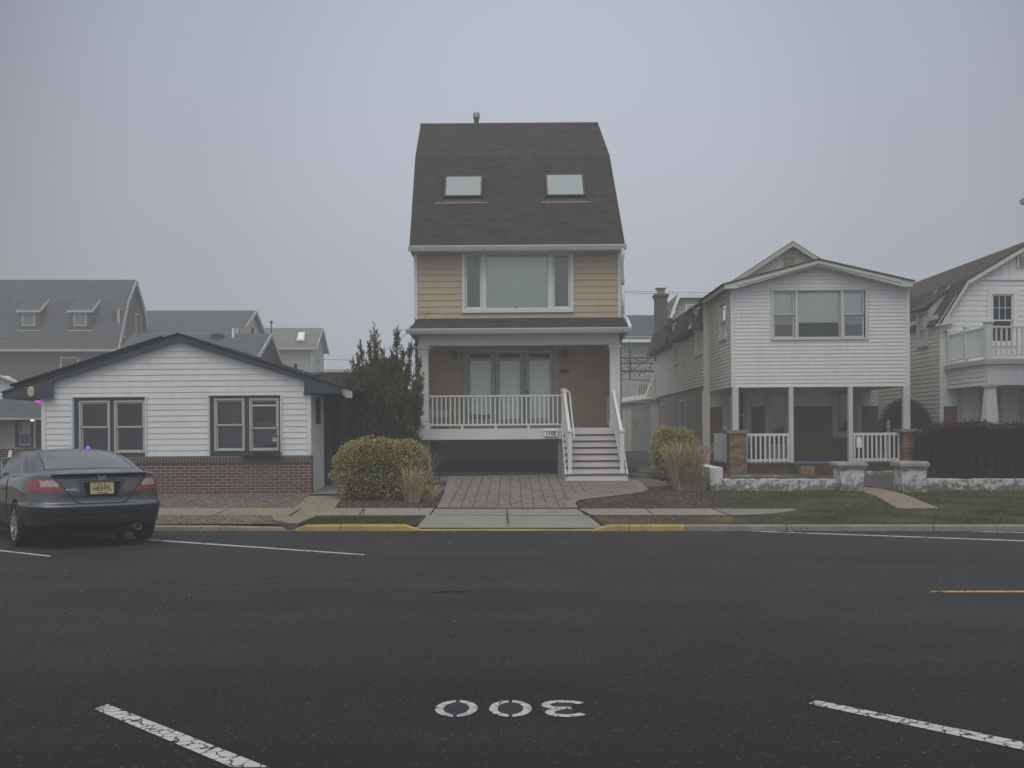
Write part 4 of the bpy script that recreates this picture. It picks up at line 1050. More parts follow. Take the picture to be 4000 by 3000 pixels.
# lamps on the gable end
mb = MB(); c = Vector((xf(126),Yf0-.005,zf_(1527))); mb.lathe([(0,-.06),(0.05,-.055),(.075,-.03),(.08,0)], c, (0,-1,0), 8)
mb2 = MB(); h = .115; r = .074
ring = []
for k in range(24):
    t = 2*math.pi*k/24; ring.append((r*math.cos(t), r*math.sin(t) + (h-r)*(1 if math.sin(t) >= 0 else -1)))
mb2.prism([(c.x+p[0],Yf0-.055,c.z+p[1]) for p in ring], (0,.055,0))
mb2.build('bulkhead_lamp', paint('cream_lamp_glass',(0.42,0.40,0.27),.4,.08,8), B, bevel=.02)
mb = MB(); c = Vector((X(151,Yf0+.25),Yf0+.25,zf_(1553)))
mb.prism([(c.x-.075,c.y,c.z-.03),(c.x+.07,c.y,c.z-.03),(c.x+.07,c.y,c.z-.09),(c.x+.03,c.y,c.z-.09),(c.x-.05,c.y,c.z-.065)], (0,.12,0)); mb.build('magenta_lamp', M['pink'], B)
# pipes and roof vent on the right slope
def on_right(px, Y): 
    x = X(px, Y); return x, a[2] + (a[0]-x)*sl_
for px, Y, h in ((1084,26,.16),(1158,26,.15),(1315,25,.11),(1352,24.6,.09)):
    x, z = on_right(px, Y); mb = MB(); mb.box(x-.035,x+.035,Y-.035,Y+.035,z-.05,z+h); mb.build('roof_pipe', M['slate'], B)
x, z = on_right(1233, 24.5); mb = MB(); mb.lathe([(0.10,-.05),(.10,.02),(.18,.03),(.15,.07),(0,.09)], (x,24.5,z), n=14); mb.build('roof_vent', M['blackmetal'], B)
# solar panels on the left slope, seen from their edge
lsl = (zr-l[2])/(xf(700)-l[0])
sp0, sp1 = X(36,Yf0+.25), X(628,Yf0+.25)
for k in range(4):
    xa = sp0+(sp1-sp0)*k/4+.012; xb_ = sp0+(sp1-sp0)*(k+1)/4-.012
    za, zb_ = l[2]+(xa-l[0])*lsl+.13, l[2]+(xb_-l[0])*lsl+.13
    p = thing('solar_panel', ['lowest black solar panel on the left slope of the bungalow roof','second black solar panel up the left slope of the bungalow roof','third black solar panel up the left slope of the bungalow roof','topmost black solar panel on the left slope of the bungalow roof'][k], 'solar panel', (xa,Yf0+.3,za-.1), group='solar panels on the bungalow roof')
    mb = MB(); mb.prism([(xa,Yf0+.25,za-.045),(xb_,Yf0+.25,zb_-.045),(xb_,Yf0+.25,zb_),(xa,Yf0+.25,za)], (0,1.65,0)); mb.build('panel', M['panel'], p)
    for yy in (Yf0+.5, Yf0+1.4):
        mb = MB(); mb.prism([(xa+.1,yy,za-.135),(xb_-.1,yy,zb_-.135),(xb_-.1,yy,zb_-.05),(xa+.1,yy,za-.05)], (0,.05,0)); mb.build('mounting_rail', M['galv'], p)
# slate pile and bird feeder in front of the right window
sy = Yb-.13
pl = MB()
for k in range(34):
    t = random.random(); x = xb(952+140*t); z = zs0+.005+random.uniform(0,.11)*min(1,.35+t); w = random.uniform(.08,.2); h = random.uniform(.015,.03)
    c = Vector((x, sy+random.uniform(-.03,.07), z)); q = Matrix.Rotation(random.uniform(-.3,.3),3,'Z') @ Matrix.Rotation(random.uniform(-.12,.12),3,'Y')
    P = [c + q @ Vector((sx*w/2, syy*.05, sz*h/2)) for sz in (-1,1) for sx, syy in ((-1,-1),(1,-1),(1,1),(-1,1))]
    pl.hexa(P[:4], P[4:])
pl.box(xb(950),xb(1096),sy-.04,sy+.09,zs0-.002,zs0+.03)
tag(recentre(pl.build('slate_pile', M['slate']), (xb(1020),sy,zs0)), 'heap of dark broken slates on the sill under the right bungalow window', 'slate pile')
bf = thing('bird_feeder', 'small rusty lantern shaped bird feeder hanging at the right edge of the bungalow window', 'bird feeder', (xb(1083),Yb-.2,zbb(1727)))
c = (xb(1083),Yb-.2,zbb(1727)); mb = MB(); mb.lathe([(0,.0),(.075,.0),(.07,.02),(0,.02)], c, n=12); mb.build('tray', paint('rusty_metal',(0.14,0.075,0.045),.8,.4,20), bf)
mb = MB(); mb.lathe([(.058,.02),(.058,.12)], c, n=12); mb.build('seed_tube', M['fogwhite'], bf)
mb = MB(); mb.lathe([(.085,.12),(.03,.17),(.0,.19)], c, n=12); mb.tube([(c[0],c[1],c[2]+.18),(c[0]+.02,c[1],c[2]+.3),(c[0]+.03,Yb-.02,c[2]+.31)],.006,5); mb.build('roof', M['slate'], bf)

# ---------------------------------------------------------------- building behind its left corner
Yn = 29.0
N = thing('porch_building', 'grey-roofed building behind the left end of the bungalow with a lit porch lamp', 'house', (X(40,Yn),Yn,G(Yn)))
FN = front(Yn); zn = lambda py: Z(py, Yn)
mb = MB(); nx0, nx1 = X(-420,Yn), X(300,Yn)
mb.roof((nx0,Yn-.5,Z(1634,Yn-.5)),(nx1,Yn-.5,Z(1634,Yn-.5)),(nx1,Yn+2.2,Z(1559,Yn+2.2)),(nx0+1.2,Yn+2.2,Z(1559,Yn+2.2)),.05); mb.build('roof', M['roofgrey'], N)
mb = MB(); mb.box(nx0,nx1,Yn-.62,Yn-.5,Z(1640,Yn-.5),Z(1632,Yn-.5)); mb.build('gutter', M['greige'], N)
mb = MB(); mb.box(nx0,X(58,Yn),Yn,Yn+.1,zn(1750),zn(1637)); mb.box(X(130,Yn),nx1,Yn,Yn+.1,zn(1750),zn(1637)); mb.box(X(58,Yn),X(130,Yn),Yn,Yn+.1,zn(1750),zn(1745)); mb.build('wall', M['fogwhite'], N)
mb = MB(); mb.box(nx0,nx1,Yn-.05,Yn+.1,G(Yn)-.1,zn(1751)); mb.build('brick_base', M['redbrick'], N)
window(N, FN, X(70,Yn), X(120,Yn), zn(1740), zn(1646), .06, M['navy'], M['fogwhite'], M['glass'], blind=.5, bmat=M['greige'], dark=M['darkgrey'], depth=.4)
mb = MB(); mb.box(X(142,Yn),nx1,Yn-.03,Yn-.004,G(Yn),zn(1640)); mb.build('door', M['navy'], N)
for px in (4, 125): 
    mb = MB(); mb.box(X(px,Yn)-.06,X(px,Yn)+.06,Yn-.4,Yn-.3,G(Yn),zn(1640)); mb.build('post', M['slate'] if px<50 else M['blackmetal'], N) if px < 50 else None
mb = MB(); c = (X(126,Yn-.2),Yn-.2,zn(1640)); mb.lathe([(0,-.035),(.04,-.025),(.055,0),(0,.01)], c, n=14); mb.build('porch_lamp', M['warm'], N, smooth=True)
W = thing('white_gable_house', 'white-sided gable house at the left edge behind the bungalow eave', 'house', (X(-60,33),33,G(33)))
FW = front(33); mb = MB()
siding(mb, FW, lambda z: X(-700,33), lambda z: X(85,33) - max(0,(z-Z(1500,33)))*1.6, G(33), Z(1468,33), .14, .015); mb.build('wall', M['white'], W)
mb = MB(); mb.bar((X(95,33),32.9,Z(1502,33)),(X(0,33),32.9,Z(1468,33)),.3,.05); mb.bar((X(0,33),32.9,Z(1468,33)),(X(-700,33),32.9,Z(1460,33)),.3,.05); mb.build('roof_edge', M['fogwhite'], W)
tt = thing('patio_table', 'turquoise patio table just above the coupe roof at the left edge', 'table', (X(30,25),25,G(25)))
mb = MB(); mb.box(X(14,25),X(60,25),24.8,25.3,Z(1791,25),Z(1785,25)); mb.build('tabletop', paint('turquoise_paint',(0.05,0.25,0.27),.5,.1,4), tt)
for px in (18,56):
    mb = MB(); mb.box(X(px,25)-.02,X(px,25)+.02,24.85,24.9,G(25),Z(1790,25)); mb.build('leg', M['fogwhite'], tt)
mb = MB(); p = (X(35,25),25,Z(1785,25)); mb.prism([(p[0]-.03,25,p[2]),(p[0]+.05,25,p[2]),(p[0]+.08,25,p[2]+.16),(p[0]+.0,25,p[2]+.16)],(0,.02,0))
tag(recentre(mb.build('white_board', M['paperwhite']), p), 'white leaning board standing on the turquoise table', 'board')
# ================================================================= white house with the overhanging upper storey
Yj = 27.4; Ym = 30.4; Ye = 41.0
V = thing('white_house', 'white-sided house whose upper storey overhangs an open brick porch', 'house', (X(3210,Yj),Yj,G(Yj)), (0,TILT,0))
F = front(Yj)
def xj(px): return X(px,Yj)
def zj(py): return Z(py,Yj)
jx0, jx1 = xj(2858), xj(3557); jz0 = zj(1510); jze = zj(1122); jpk = zj(1030); jxp = xj(3203)
wx0, wx1, wz0, wz1 = xj(3025), xj(3383), zj(1320), zj(1136)
mb = MB()
siding(mb, F, lambda z: jx0+.1 if z < jze else jx0+.1+(jxp-jx0-.1)*min(.999,(z-jze)/(jpk-jze)), lambda z: jx1-.1 if z < jze else jx1-.1-(jx1-.1-jxp)*min(.999,(z-jze)/(jpk-jze)), jz0, jpk-.01, .0985, .0115, [(wx0-.03,wx1+.03,wz0-.04,wz1+.04)])
mb.build('front_siding', M['white'], V)
FL = leftside(jx0+.004); FRt = rightside(jx1-.004)
lw0, lw1, lz0, lz1 = 27.85, 28.85, 4.12, 5.2
mb = MB(); siding(mb, FL, Yj+.1, Ym, jz0+.005, jze+.1, .0985, .013, [(lw0,lw1,lz0,lz1)]); mb.build('side_siding', M['creamside'], V); mb = MB(); siding(mb, FRt, Yj+.1, Ym, jz0, jze+.1, .0985, .013); mb.build('side_siding', M['creamside'], V)
mb = MB()
for a in (jx0, jx1-.1): mb.box(a,a+.1,Yj-.025,Yj+.1,jz0-.01,jze+.02)
mb.box(jx0+.1,jx1-.1,Yj-.018,Yj+.02,jz0-.012,jz0+.004)
mb.build('corner_board', M['white2'], V, bevel=.005)
mb = MB(); mb.box(jx0+.03,jx1-.03,Yj+.02,Ym,jz0-.004,jz0+.03); mb.build('porch_ceiling', M['creamside'], V)
# jut roof: rake boards, boxed eave ends, shingles
Yk = Yj-.3
def xk(px): return X(px,Yk)
def zk(py): return Z(py,Yk)
ea = (xk(2836),zk(1105)); pk = (xk(3203),zk(1014)); eb = (xk(3572),zk(1098))
mb = MB()
mb.prism([(ea[0],Yk,ea[1]),(pk[0],Yk,pk[1]),(pk[0],Yk,pk[1]-.125),(xk(2878),Yk,zk(1124)-.0),(ea[0],Yk,zk(1124))], (0,.04,0))
mb.prism([(pk[0],Yk,pk[1]),(eb[0],Yk,eb[1]),(eb[0],Yk,zk(1122)),(xk(3536),Yk,zk(1122)),(pk[0],Yk,pk[1]-.125)], (0,.04,0))
for p, q in (((xk(2886),zk(1110)),(pk[0],zk(1026))),((pk[0],zk(1026)),(xk(3530),zk(1105)))): mb.bar((p[0],Yk-.012,p[1]),(q[0],Yk-.012,q[1]),.02,.03)
mb.prism([(ea[0],Yk+.04,zk(1124)),(xk(2878),Yk+.04,zk(1124)),(pk[0],Yk+.04,pk[1]-.16),(pk[0],Yk+.04,pk[1]-.13),(ea[0],Yk+.04,ea[1]-.02)], (0,.3,0)); mb.prism([(eb[0],Yk+.04,zk(1122)),(eb[0],Yk+.04,eb[1]-.02),(pk[0],Yk+.04,pk[1]-.13),(pk[0],Yk+.04,pk[1]-.16),(xk(3536),Yk+.04,zk(1122))], (0,.3,0))
mb.box(ea[0]+.002,ea[0]+.05,Yk+.05,Ym,zk(1124),ea[1]-.005); mb.box(eb[0]-.05,eb[0]-.002,Yk+.05,Ym,zk(1122),eb[1]-.005)
mb.build('rake_board', M['cream'], V)
mb = MB(); o = .06
mb.roof((ea[0]-o,Ym+.3,ea[1]+.0),(ea[0]-o,Yk-.03,ea[1]+.0),(pk[0],Yk-.03,pk[1]+.035),(pk[0],Ym+.3,pk[1]+.035),.035)
mb.roof((eb[0]+o,Yk-.03,eb[1]),(eb[0]+o,Ym+.3,eb[1]),(pk[0],Ym+.3,pk[1]+.035),(pk[0],Yk-.03,pk[1]+.035),.035)
mb.build('front_roof', M['roof2'], V)
# triple window
mb = MB()
ox0,ox1,oz0,oz1 = xj(3015),xj(3396),zj(1328),zj(1128)
mb.fbox(F,ox0,ox1,.004,.045,wz1,oz1); mb.fbox(F,ox0,ox1,.004,.05,oz0,wz0); mb.fbox(F,ox0,wx0,.004,.042,wz0,wz1); mb.fbox(F,wx1,ox1,.004,.042,wz0,wz1)
ms = [(xj(3110),xj(3121)),(xj(3288),xj(3300))]
for m in ms: mb.fbox(F,m[0],m[1],-.09,.03,wz0,wz1)
mb.fbox(F,wx0,wx1,-.1,.004,wz1,wz1+.01); mb.fbox(F,wx0,wx1,-.1,.004,wz0-.01,wz0)
tw = mb.build('triple_window', M['cream'], V, bevel=.005)
for k,(a,b) in enumerate(((wx0,ms[0][0]),(ms[0][1],ms[1][0]),(ms[1][1],wx1))):
    s = .05 if k != 1 else .035; rows = [(wz0,wz1)] if k == 1 else [(wz0,(wz0+wz1)/2+.02),((wz0+wz1)/2-.02,wz1)]
    for q,(z0,z1) in enumerate(rows):
        d = -.045+.03*q; mb = MB(); mb.fbox(F,a+.01,b-.01,d-.03,d,z0+.01,z0+s); mb.fbox(F,a+.01,b-.01,d-.03,d,z1-s,z1); mb.fbox(F,a+.01,a+s,d-.03,d-.001,z0+s,z1-s); mb.fbox(F,b-s,b-.01,d-.03,d-.001,z0+s,z1-s)
        mb.build('sash', M['cream'], tw, bevel=.003)
        mb = MB(); mb.poly([F(a+s,d-.015,z0+s),F(b-s,d-.015,z0+s),F(b-s,d-.015,z1-s),F(a+s,d-.015,z1-s)]); mb.build('pane', M['glassdark' if (k!=1 and q==0) else 'glass'], tw)
    mb = MB(); bz = wz0+(wz1-wz0)*(.33 if k==1 else .29); mb.poly([F(a,-.085,bz),F(b,-.085,bz),F(b,-.085,wz1),F(a,-.085,wz1)]); mb.build('blind', M['blind'] if k==1 else M['whiteblind'], tw)
    mb = MB(); mb.poly([F(a,-.5,wz0),F(b,-.5,wz0),F(b,-.5,wz1),F(a,-.5,wz1)]); 
    for A in (a,b): mb.poly([F(A,-.11,wz0),F(A,-.5,wz0),F(A,-.5,wz1),F(A,-.11,wz1)])
    mb.poly([F(a,-.1,wz0),F(b,-.1,wz0),F(b,-.5,wz0),F(a,-.5,wz0)]); mb.build('room_lining', M['darkgrey'], tw)
window(V, FL, lw0+.08, lw1-.08, lz0+.06, lz1-.08, .08, M['creamside'], M['cream'], M['glassdark'], blind=.45, bmat=M['whiteblind'], dark=M['darkgrey'])
# main body behind
mx0, mx1 = 5.74, 10.86; mpx = 8.31; mpz = 7.19; kx, kz = 5.72, 5.52; ex, ez = 5.44, 4.68; msz = 2.97
FM = front(Ym); FML = leftside(mx0)
mb = MB(); siding(mb, FM, lambda z: mx0 if z < kz else mx0+(mpx-mx0)*min(.999,(z-kz)/(mpz-.1-kz)), lambda z: mx1 if z < kz else mx1-(mx1-mpx)*min(.999,(z-kz)/(mpz-.1-kz)), 5.2, mpz-.12, .10, .012); mb.build('gable_siding', M['white'], V)
mb = MB(); vx = X(3088,Ym); mb.box(vx-.15,vx+.15,Ym-.05,Ym-.02,Z(1045,Ym),Z(1005,Ym))
for q in range(6): mb.box(vx-.14,vx+.14,Ym-.07,Ym-.05,Z(1043,Ym)+q*.052,Z(1043,Ym)+q*.052+.03)
mb.build('gable_louvre', M['yellowvent'], V)
dorm = [(30.75,31.85,3.95,5.2), (35.1,36.25,3.95,5.2)]
mb = MB(); siding(mb, FML, Ym, Ye, msz, 4.9, .0985, .013, [(d[0]+.1,d[1]-.1,d[2],d[3]) for d in dorm]); mb.build('side_siding', M['creamside'], V)
mb = MB(); mb.box(mx0+.03,mx0+.2,Ym+.02,Ye,.3,msz+.01); mb.build('stucco_wall', M['stucco'], V)
mb = MB(); mb.box(mx1-.1,mx1,Ym+.02,Ye,.3,5.4); mb.box(mx0+.2,mx1-.1,Ye-.1,Ye,.3,5.4); mb.build('rear_wall', M['creamside'], V)
mb = MB(); mb.box(mx0-.03,mx0+.18,Ym-.03,Ym+.09,G(Ym),jze+.05); mb.build('corner_post', M['creamside'], V)
mb = MB(); o = Ym-.3
mb.roof((kx,Ye+.2,kz),(kx,o,kz),(mpx,o,mpz),(mpx,Ye+.2,mpz),.05); mb.roof((2*mpx-kx,o,kz),(2*mpx-kx,Ye+.2,kz),(mpx,Ye+.2,mpz),(mpx,o,mpz),.05)
for ya, yb in ((Ym-.0,dorm[0][0]-.1),(dorm[0][1]+.1,dorm[1][0]-.1),(dorm[1][1]+.1,Ye+.25)):
    mb.roof((ex,yb,ez),(ex,ya,ez),(kx,ya,kz+.02),(kx,yb,kz+.02),.04)
    mb.prism([(ex+.02,ya,ez-.04),(mx0,ya,ez-.05),(mx0,ya,ez+.2)], (0,yb-ya,0))
mb.build('main_roof', M['roof2'], V)
mb = MB()
for s in (-1,1):
    e = kx if s < 0 else 2*mpx-kx
    mb.prism([(e,o-.02,kz-.02),(mpx,o-.02,mpz-.03),(mpx,o-.02,mpz-.16),(e+(-s)*.02,o-.02,kz-.15)], (0,.05,0))
    mb.prism([(e,o+.03,kz-.06),(mpx,o+.03,mpz-.07),(mpx,o+.03,mpz-.1),(e,o+.03,kz-.1)], (0,.28,0))
mb.build('gable_board', M['greige'], V)
for d in dorm:
    mb = MB(); mb.roof((ex-.02,d[1]+.12,d[3]+.08),(ex-.02,d[0]-.12,d[3]+.08),(kx+.3,d[0]-.12,kz+.12),(kx+.3,d[1]+.12,kz+.12),.05)
    dm = mb.build('dormer', M['roof2'], V)
    for y in (d[0]-.06, d[1]+.02):
        mb = MB(); mb.prism([(ex+.04,y,d[3]+.04),(mx0+.05,y,d[3]+.14),(mx0+.05,y,ez-.1),(ex+.2,y,ez+.1)], (0,.04,0)); mb.build('cheek', M['fogwhite'], dm)
    window(V, leftside(mx0+.01), d[0]+.12, d[1]-.12, d[2]+.05, d[3]-.05, .09, M['creamside'], M['cream'], M['glassdark'], dark=M['darkgrey'], depth=.3, proud=.05)
for ya, yb, za, zb_ in ((33.9,35.0,1.78,2.6),(38.1,39.4,1.85,2.6)):
    window(V, leftside(mx0+.03), ya, yb, za, zb_, .07, M['fogwhite'], M['fogwhite'], M['glassdark'], kind='single', grid=(2,2), dark=M['darkgrey'], depth=.3)
# chimney at the far end
cxa, cxb = X(2566,40.4), X(2612,40.4); cyy = 40.4
mb = MB(); zt = Z(1150,cyy); mb.box(cxa,cxb,cyy,cyy+.5,4.4,zt-.12); mb.box(cxa-.03,cxb+.03,cyy-.03,cyy+.53,zt-.12,zt-.05); mb.box(cxa-.06,cxb+.06,cyy-.06,cyy+.56,zt-.05,zt+.04); mb.box(cxa,cxb,cyy,cyy+.5,zt+.04,zt+.06)
cm = mb.build('chimney', paint('brown_chimney',(0.135,0.12,0.098),.95,.2,2.5,fine=.3,dirt=(.08,.07,.06),dirtamt=.6), V, bevel=.02)
mb = MB(); cxm = (cxa+cxb)/2
for q in range(10): 
    t = q/9; mb.box(cxa+.09+(cxb-cxa-.18)*t-.008,cxa+.09+(cxb-cxa-.18)*t+.008,cyy+.08,cyy+.09,zt+.06,zt+.26)
mb.box(cxa+.03,cxb-.03,cyy+.02,cyy+.48,zt+.26,zt+.29); mb.box(cxa+.1,cxb-.1,cyy+.1,cyy+.42,zt+.06,zt+.25); mb.build('chimney_cap', M['galv'], cm)
# little raked cover at the far lower corner
mb = MB(); mb.prism([(mx0-.02,Ye-.4,3.9),(mx0-.02,Ye-.4,msz-.0),(X(2522,40.6),Ye-.4,msz-.0)], (0,.6,0)); mb.build('stair_cover', M['creamside'], V)
# porch
pz = Z(1807,Yj+.1); gy = G(Yj)
mb = MB(); mb.box(jx0-.05,jx1+.1,Yj+.05,Ym-.01,pz-.02,pz); mb.build('porch_floor', M['bluefloor'], V)
mb = MB(); mb.box(jx0+.1,jx1,Yj+.06,Yj+.3,gy-.1,pz-.021); mb.box(jx0-.02,jx0+.1,Yj+.3,Ym,gy-.1,pz-.08); mb.build('porch_base', M['maroon'], V)
pxa, pxb = xj(3105), xj(3300)
mb = MB(); mb.box(pxa,pxb,Yj-.28,Yj+.13,gy-.05,gy+.2); mb.box(pxa,pxb,Yj-.6,Yj-.28,gy-.05,gy+.08); mb.build('porch_step', M['maroon'], V)
mb = MB(); mb.box(xj(3112)-.06,xj(3155),Yj-.62,Yj-.3,gy-.05,gy+.21); mb.build('step_pier', M['yelbrick'], V)
for pa, pb, ca, cb in ((2846,2912,2834,2916),(3521,3583,3505,3592)):
    mb = MB(); mb.box(xj(pa),xj(pb),Yj-.2,Yj+.25,gy-.1,zj(1692)); pl = mb.build('brick_pillar', M['yelbrick'], V)
    mb = MB(); mb.box(xj(ca),xj(cb),Yj-.26,Yj+.31,zj(1692),zj(1678)); mb.build('capstone', M['kerb'], pl, bevel=.01)
for pa, pb, z0 in ((2863,2887,zj(1678)),(3084,3101,pz),(3316,3333,pz),(3530,3557,zj(1678))):
    mb = MB(); mb.box(xj(pa),xj(pb),Yj-.02,Yj+.12,z0,jz0-.01); mb.build('porch_post', M['cream'], V, bevel=.006)
for ra, rb, nb_ in ((2913,3084,9),(3334,3515,10)):
    a, b = xj(ra), xj(rb); z1, z0 = zj(1692), zj(1802); mb = MB(); mb.box(a,b,Yj+.02,Yj+.08,z1-.07,z1); mb.box(a,b,Yj+.02,Yj+.08,z0,z0+.07)
    rl = mb.build('porch_railing', M['white2'], V, bevel=.004)
    for q in range(nb_+1):
        x = a+.03+(b-a-.06)*q/nb_; mb = MB(); mb.box(x-.022,x+.022,Yj-.012,Yj+.02,z0-.02,z1-.02); mb.build('baluster', M['white2'], rl)
mb = MB(); mb.box(xj(3346),xj(3366),Yj-.02,Yj-.014,zj(1750),zj(1710)); mb.box(xj(3354),xj(3367),Yj-.024,Yj-.0205,zj(1748),zj(1722)); mb.build('paper_notice', M['paperwhite'], V)
# porch back wall
zb0 = pz; FB = front(Ym-.02); zmn = lambda py: Z(py,Ym-.02); xm = lambda px: X(px,Ym-.02)
hb = [(xm(2827),xm(2938),zb0-.5,9),(xm(2990),xm(3086),zb0-.5,9),(xm(3257),xm(3369),zmn(1696),9)]
for a, b in ((mx0+.12,hb[0][0]),(hb[0][1],hb[1][0]),(hb[1][1],hb[2][0]),(hb[2][1],mx1)):
    mb = MB(); siding(mb, FB, a, b, zmn(1588), jz0, .10, .012); mb.build('porch_wall_siding', M['creamside'], V)
for a, b in ((mx0+.1,xm(2827)),(xm(2938),xm(2990)),(xm(3369),mx1)):
    mb = MB(); mb.box(a,b,Ym-.07,Ym+.02,zb0-.05,zmn(1588)); mb.build('porch_wall_brick', M['darkbrick'], V)
mb = MB(); pr = [(xm(3086),zb0-.05),(xm(3369)-.001,zb0-.05),(xm(3369)-.001,zmn(1698)),(xm(3257),zmn(1698)),(xm(3257),zmn(1588)),(xm(3086),zmn(1588))]
mb.prism([(x,Ym-.07,z) for x,z in pr],(0,.09,0)); mb.build('porch_wall_brick', M['darkbrick'], V)
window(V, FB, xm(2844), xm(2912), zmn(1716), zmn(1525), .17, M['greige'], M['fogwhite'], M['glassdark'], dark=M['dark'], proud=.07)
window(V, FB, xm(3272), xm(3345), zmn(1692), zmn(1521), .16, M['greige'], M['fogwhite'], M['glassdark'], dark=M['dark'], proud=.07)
mb = MB(); da, db, dz = xm(3004), xm(3076), zmn(1538)
mb.fbox(FB,xm(2988),da,.0,.07,zb0,dz+.12); mb.fbox(FB,db,xm(3088),.0,.07,zb0,dz+.12); mb.fbox(FB,da,db,.0,.068,dz,dz+.12)
fd = mb.build('front_door', M['greige'], V)
mb = MB(); s=.07; mb.fbox(FB,da,da+s,.0,.035,zb0,dz); mb.fbox(FB,db-s,db,.0,.035,zb0,dz); mb.fbox(FB,da+s,db-s,.0,.034,dz-.1,dz); mb.fbox(FB,da+s,db-s,.0,.034,zb0,zb0+.45); mb.fbox(FB,da+s,db-s,.0,.03,zb0+1.02,zb0+1.05); mb.build('storm_door', M['fogwhite'], fd)
mb = MB(); mb.poly([FB(da+s,.015,zb0+.45),FB(db-s,.015,zb0+.45),FB(db-s,.015,dz-.1),FB(da+s,.015,dz-.1)]); mb.build('pane', M['glass'], fd)
mb = MB(); mb.poly([FB(da+s,-.03,zb0+.45),FB(db-s,-.03,zb0+.45),FB(db-s,-.03,dz-.1),FB(da+s,-.03,dz-.1)]); mb.build('inner_door', M['darkgrey'], fd)
mb = MB(); mb.box(mx0-.1,mx0+.12,Ym-.16,Ym-.1,G(Ym),2.8); mb.build('downpipe', M['creamside'], V)
# white gate panel at the porch end
gt_ = thing('garden_gate', 'narrow white picket gate left of the brown and yellow brick pillar', 'gate', (X(2818,28.4),28.4,G(28.4)))
mb = MB(); ga, gb_ = X(2793,28.4), X(2838,28.4); z1, z0 = Z(1692,28.4), Z(1796,28.4)
for q in range(7): x = ga+(gb_-ga)*q/6; mb.box(x-.022,x+.022,28.4,28.42,z0-.06*q/6,z1)
mb.box(ga,gb_,28.42,28.45,z1-.12,z1-.07); mb.box(ga,gb_,28.42,28.45,z0+.1,z0+.15); mb.build('panel', M['fogwhite'], gt_)
mb = MB(); mb.box(gb_-.05,gb_-.01,28.36,28.4,G(28.4),z1+.1); mb.lathe([(0,0),(.04,.02),(0,.08)],(gb_-.03,28.38,z1+.1),n=10); mb.build('post', M['fogwhite'], gt_)
gp2 = MB(); x = X(3469,28.6); gp2.lathe([(.055,0),(.055,.0),(.055,1.1),(.07,1.12),(.07,1.15),(.03,1.17),(.06,1.22),(.06,1.27),(0,1.31)],(x,28.6,pz-.15),n=14)
tag(recentre(gp2.build('finial_post', M['fogwhite'], smooth=True), (x,28.6,pz-.15)), 'slim white post with a ball finial behind the right porch railing', 'post')

# ---------------------------------------------------------------- annexe shed at the back of the alley
SH = thing('garden_shed', 'cream-sided lean-to shed with a plain grey door between the two houses', 'shed', (X(2500,40),40,G(40)))
FS = front(40); zs_ = lambda py: Z(py,40); xs_ = lambda px: X(px,40)
mb = MB(); siding(mb, FS, xs_(2420), xs_(2466), G(40)-.05, zs_(1574), .12, .014); siding(mb, FS, xs_(2540), 5.74, G(40)-.05, zs_(1562), .12, .014); mb.fbox(FS,xs_(2466),xs_(2540),-.05,.005,zs_(1570),zs_(1562)); mb.build('wall', M['creamside'], SH)
mb = MB(); mb.roof((xs_(2415),39.85,zs_(1573)),(5.76,39.85,zs_(1551)),(5.76,42,zs_(1530)),(xs_(2415),42,zs_(1552)),.06); mb.build('roof', M['fogwhite'], SH)
mb = MB(); mb.fbox(FS,xs_(2466),xs_(2476),.0,.03,G(40)-.05,zs_(1571)); mb.fbox(FS,xs_(2533),xs_(2541),.0,.03,G(40)-.05,zs_(1571)); mb.fbox(FS,xs_(2476),xs_(2533),.0,.012,G(40)-.02,zs_(1573)); dr = mb.build('door', M['greyside'], SH)
mb = MB(); mb.fbox(FS,xs_(2472),xs_(2479),.012,.04,zs_(1648),zs_(1644)); mb.build('latch', M['blackmetal'], dr); mb = MB(); mb.fbox(FS,xs_(2482),xs_(2484),.012,.05,zs_(1665),zs_(1650)); mb.build('handle', M['blackmetal'], dr); mb = MB(); mb.fbox(FS,xs_(2526),xs_(2537),.012,.02,zs_(1596),zs_(1593)); mb.build('hinge', M['blackmetal'], dr)

# ================================================================= white gambrel house at the right edge
Yi = 29.0; Yif = 26.5
I = thing('gambrel_house', 'white gambrel house with a railed balcony at the right edge of the photo', 'house', (X(3990,Yi),Yi,G(Yi)))
F = front(Yi); xi = lambda px: X(px,Yi); zi = lambda py: Z(py,Yi)
ix0 = xi(3672); ipx = 14.75; ix1 = 2*ipx-ix0
ie = (xi(3659),zi(1267)); ik = (xi(3762),zi(1095)); ip = (ipx,zi(932))
def ilx(z): return ix0+.08 if z < ie[1]+.1 else (ix0+.08+(ik[0]-ix0)*(z-ie[1]-.1)/(ik[1]-ie[1]-.1) if z < ik[1] else ik[0]+.08+(ipx-ik[0]-.08)*min(.999,(z-ik[1])/(ip[1]-.1-ik[1])))
iw = (xi(3876),xi(3957),zi(1337),zi(1150))
mb = MB(); siding(mb, F, ilx, lambda z: 2*ipx-ilx(z), G(Yi), zi(1090), .145, .011, [(iw[0]-.02,iw[1]+.02,iw[2]-.02,iw[3]+.02)]); mb.build('front_siding', M['white'], I)
mb = MB(); z = zi(1086)
mb.poly([F(ilx(z),.004,z),F(2*ipx-ilx(z),.004,z),F(ipx+.01,.004,ip[1]-.12),F(ipx-.01,.004,ip[1]-.12)])
for q in range(14):
    x = ik[0]+.3+q*.26; top = ip[1]-.14-abs(x-ipx)*(ip[1]-ik[1])/(ipx-ik[0])
    if top > z+.1: mb.fbox(F,x-.02,x+.02,.004,.02,z,top)
mb.fbox(F,ilx(z),2*ipx-ilx(z),.004,.05,z-.06,z+.03); mb.build('gable_boards', M['white'], I)
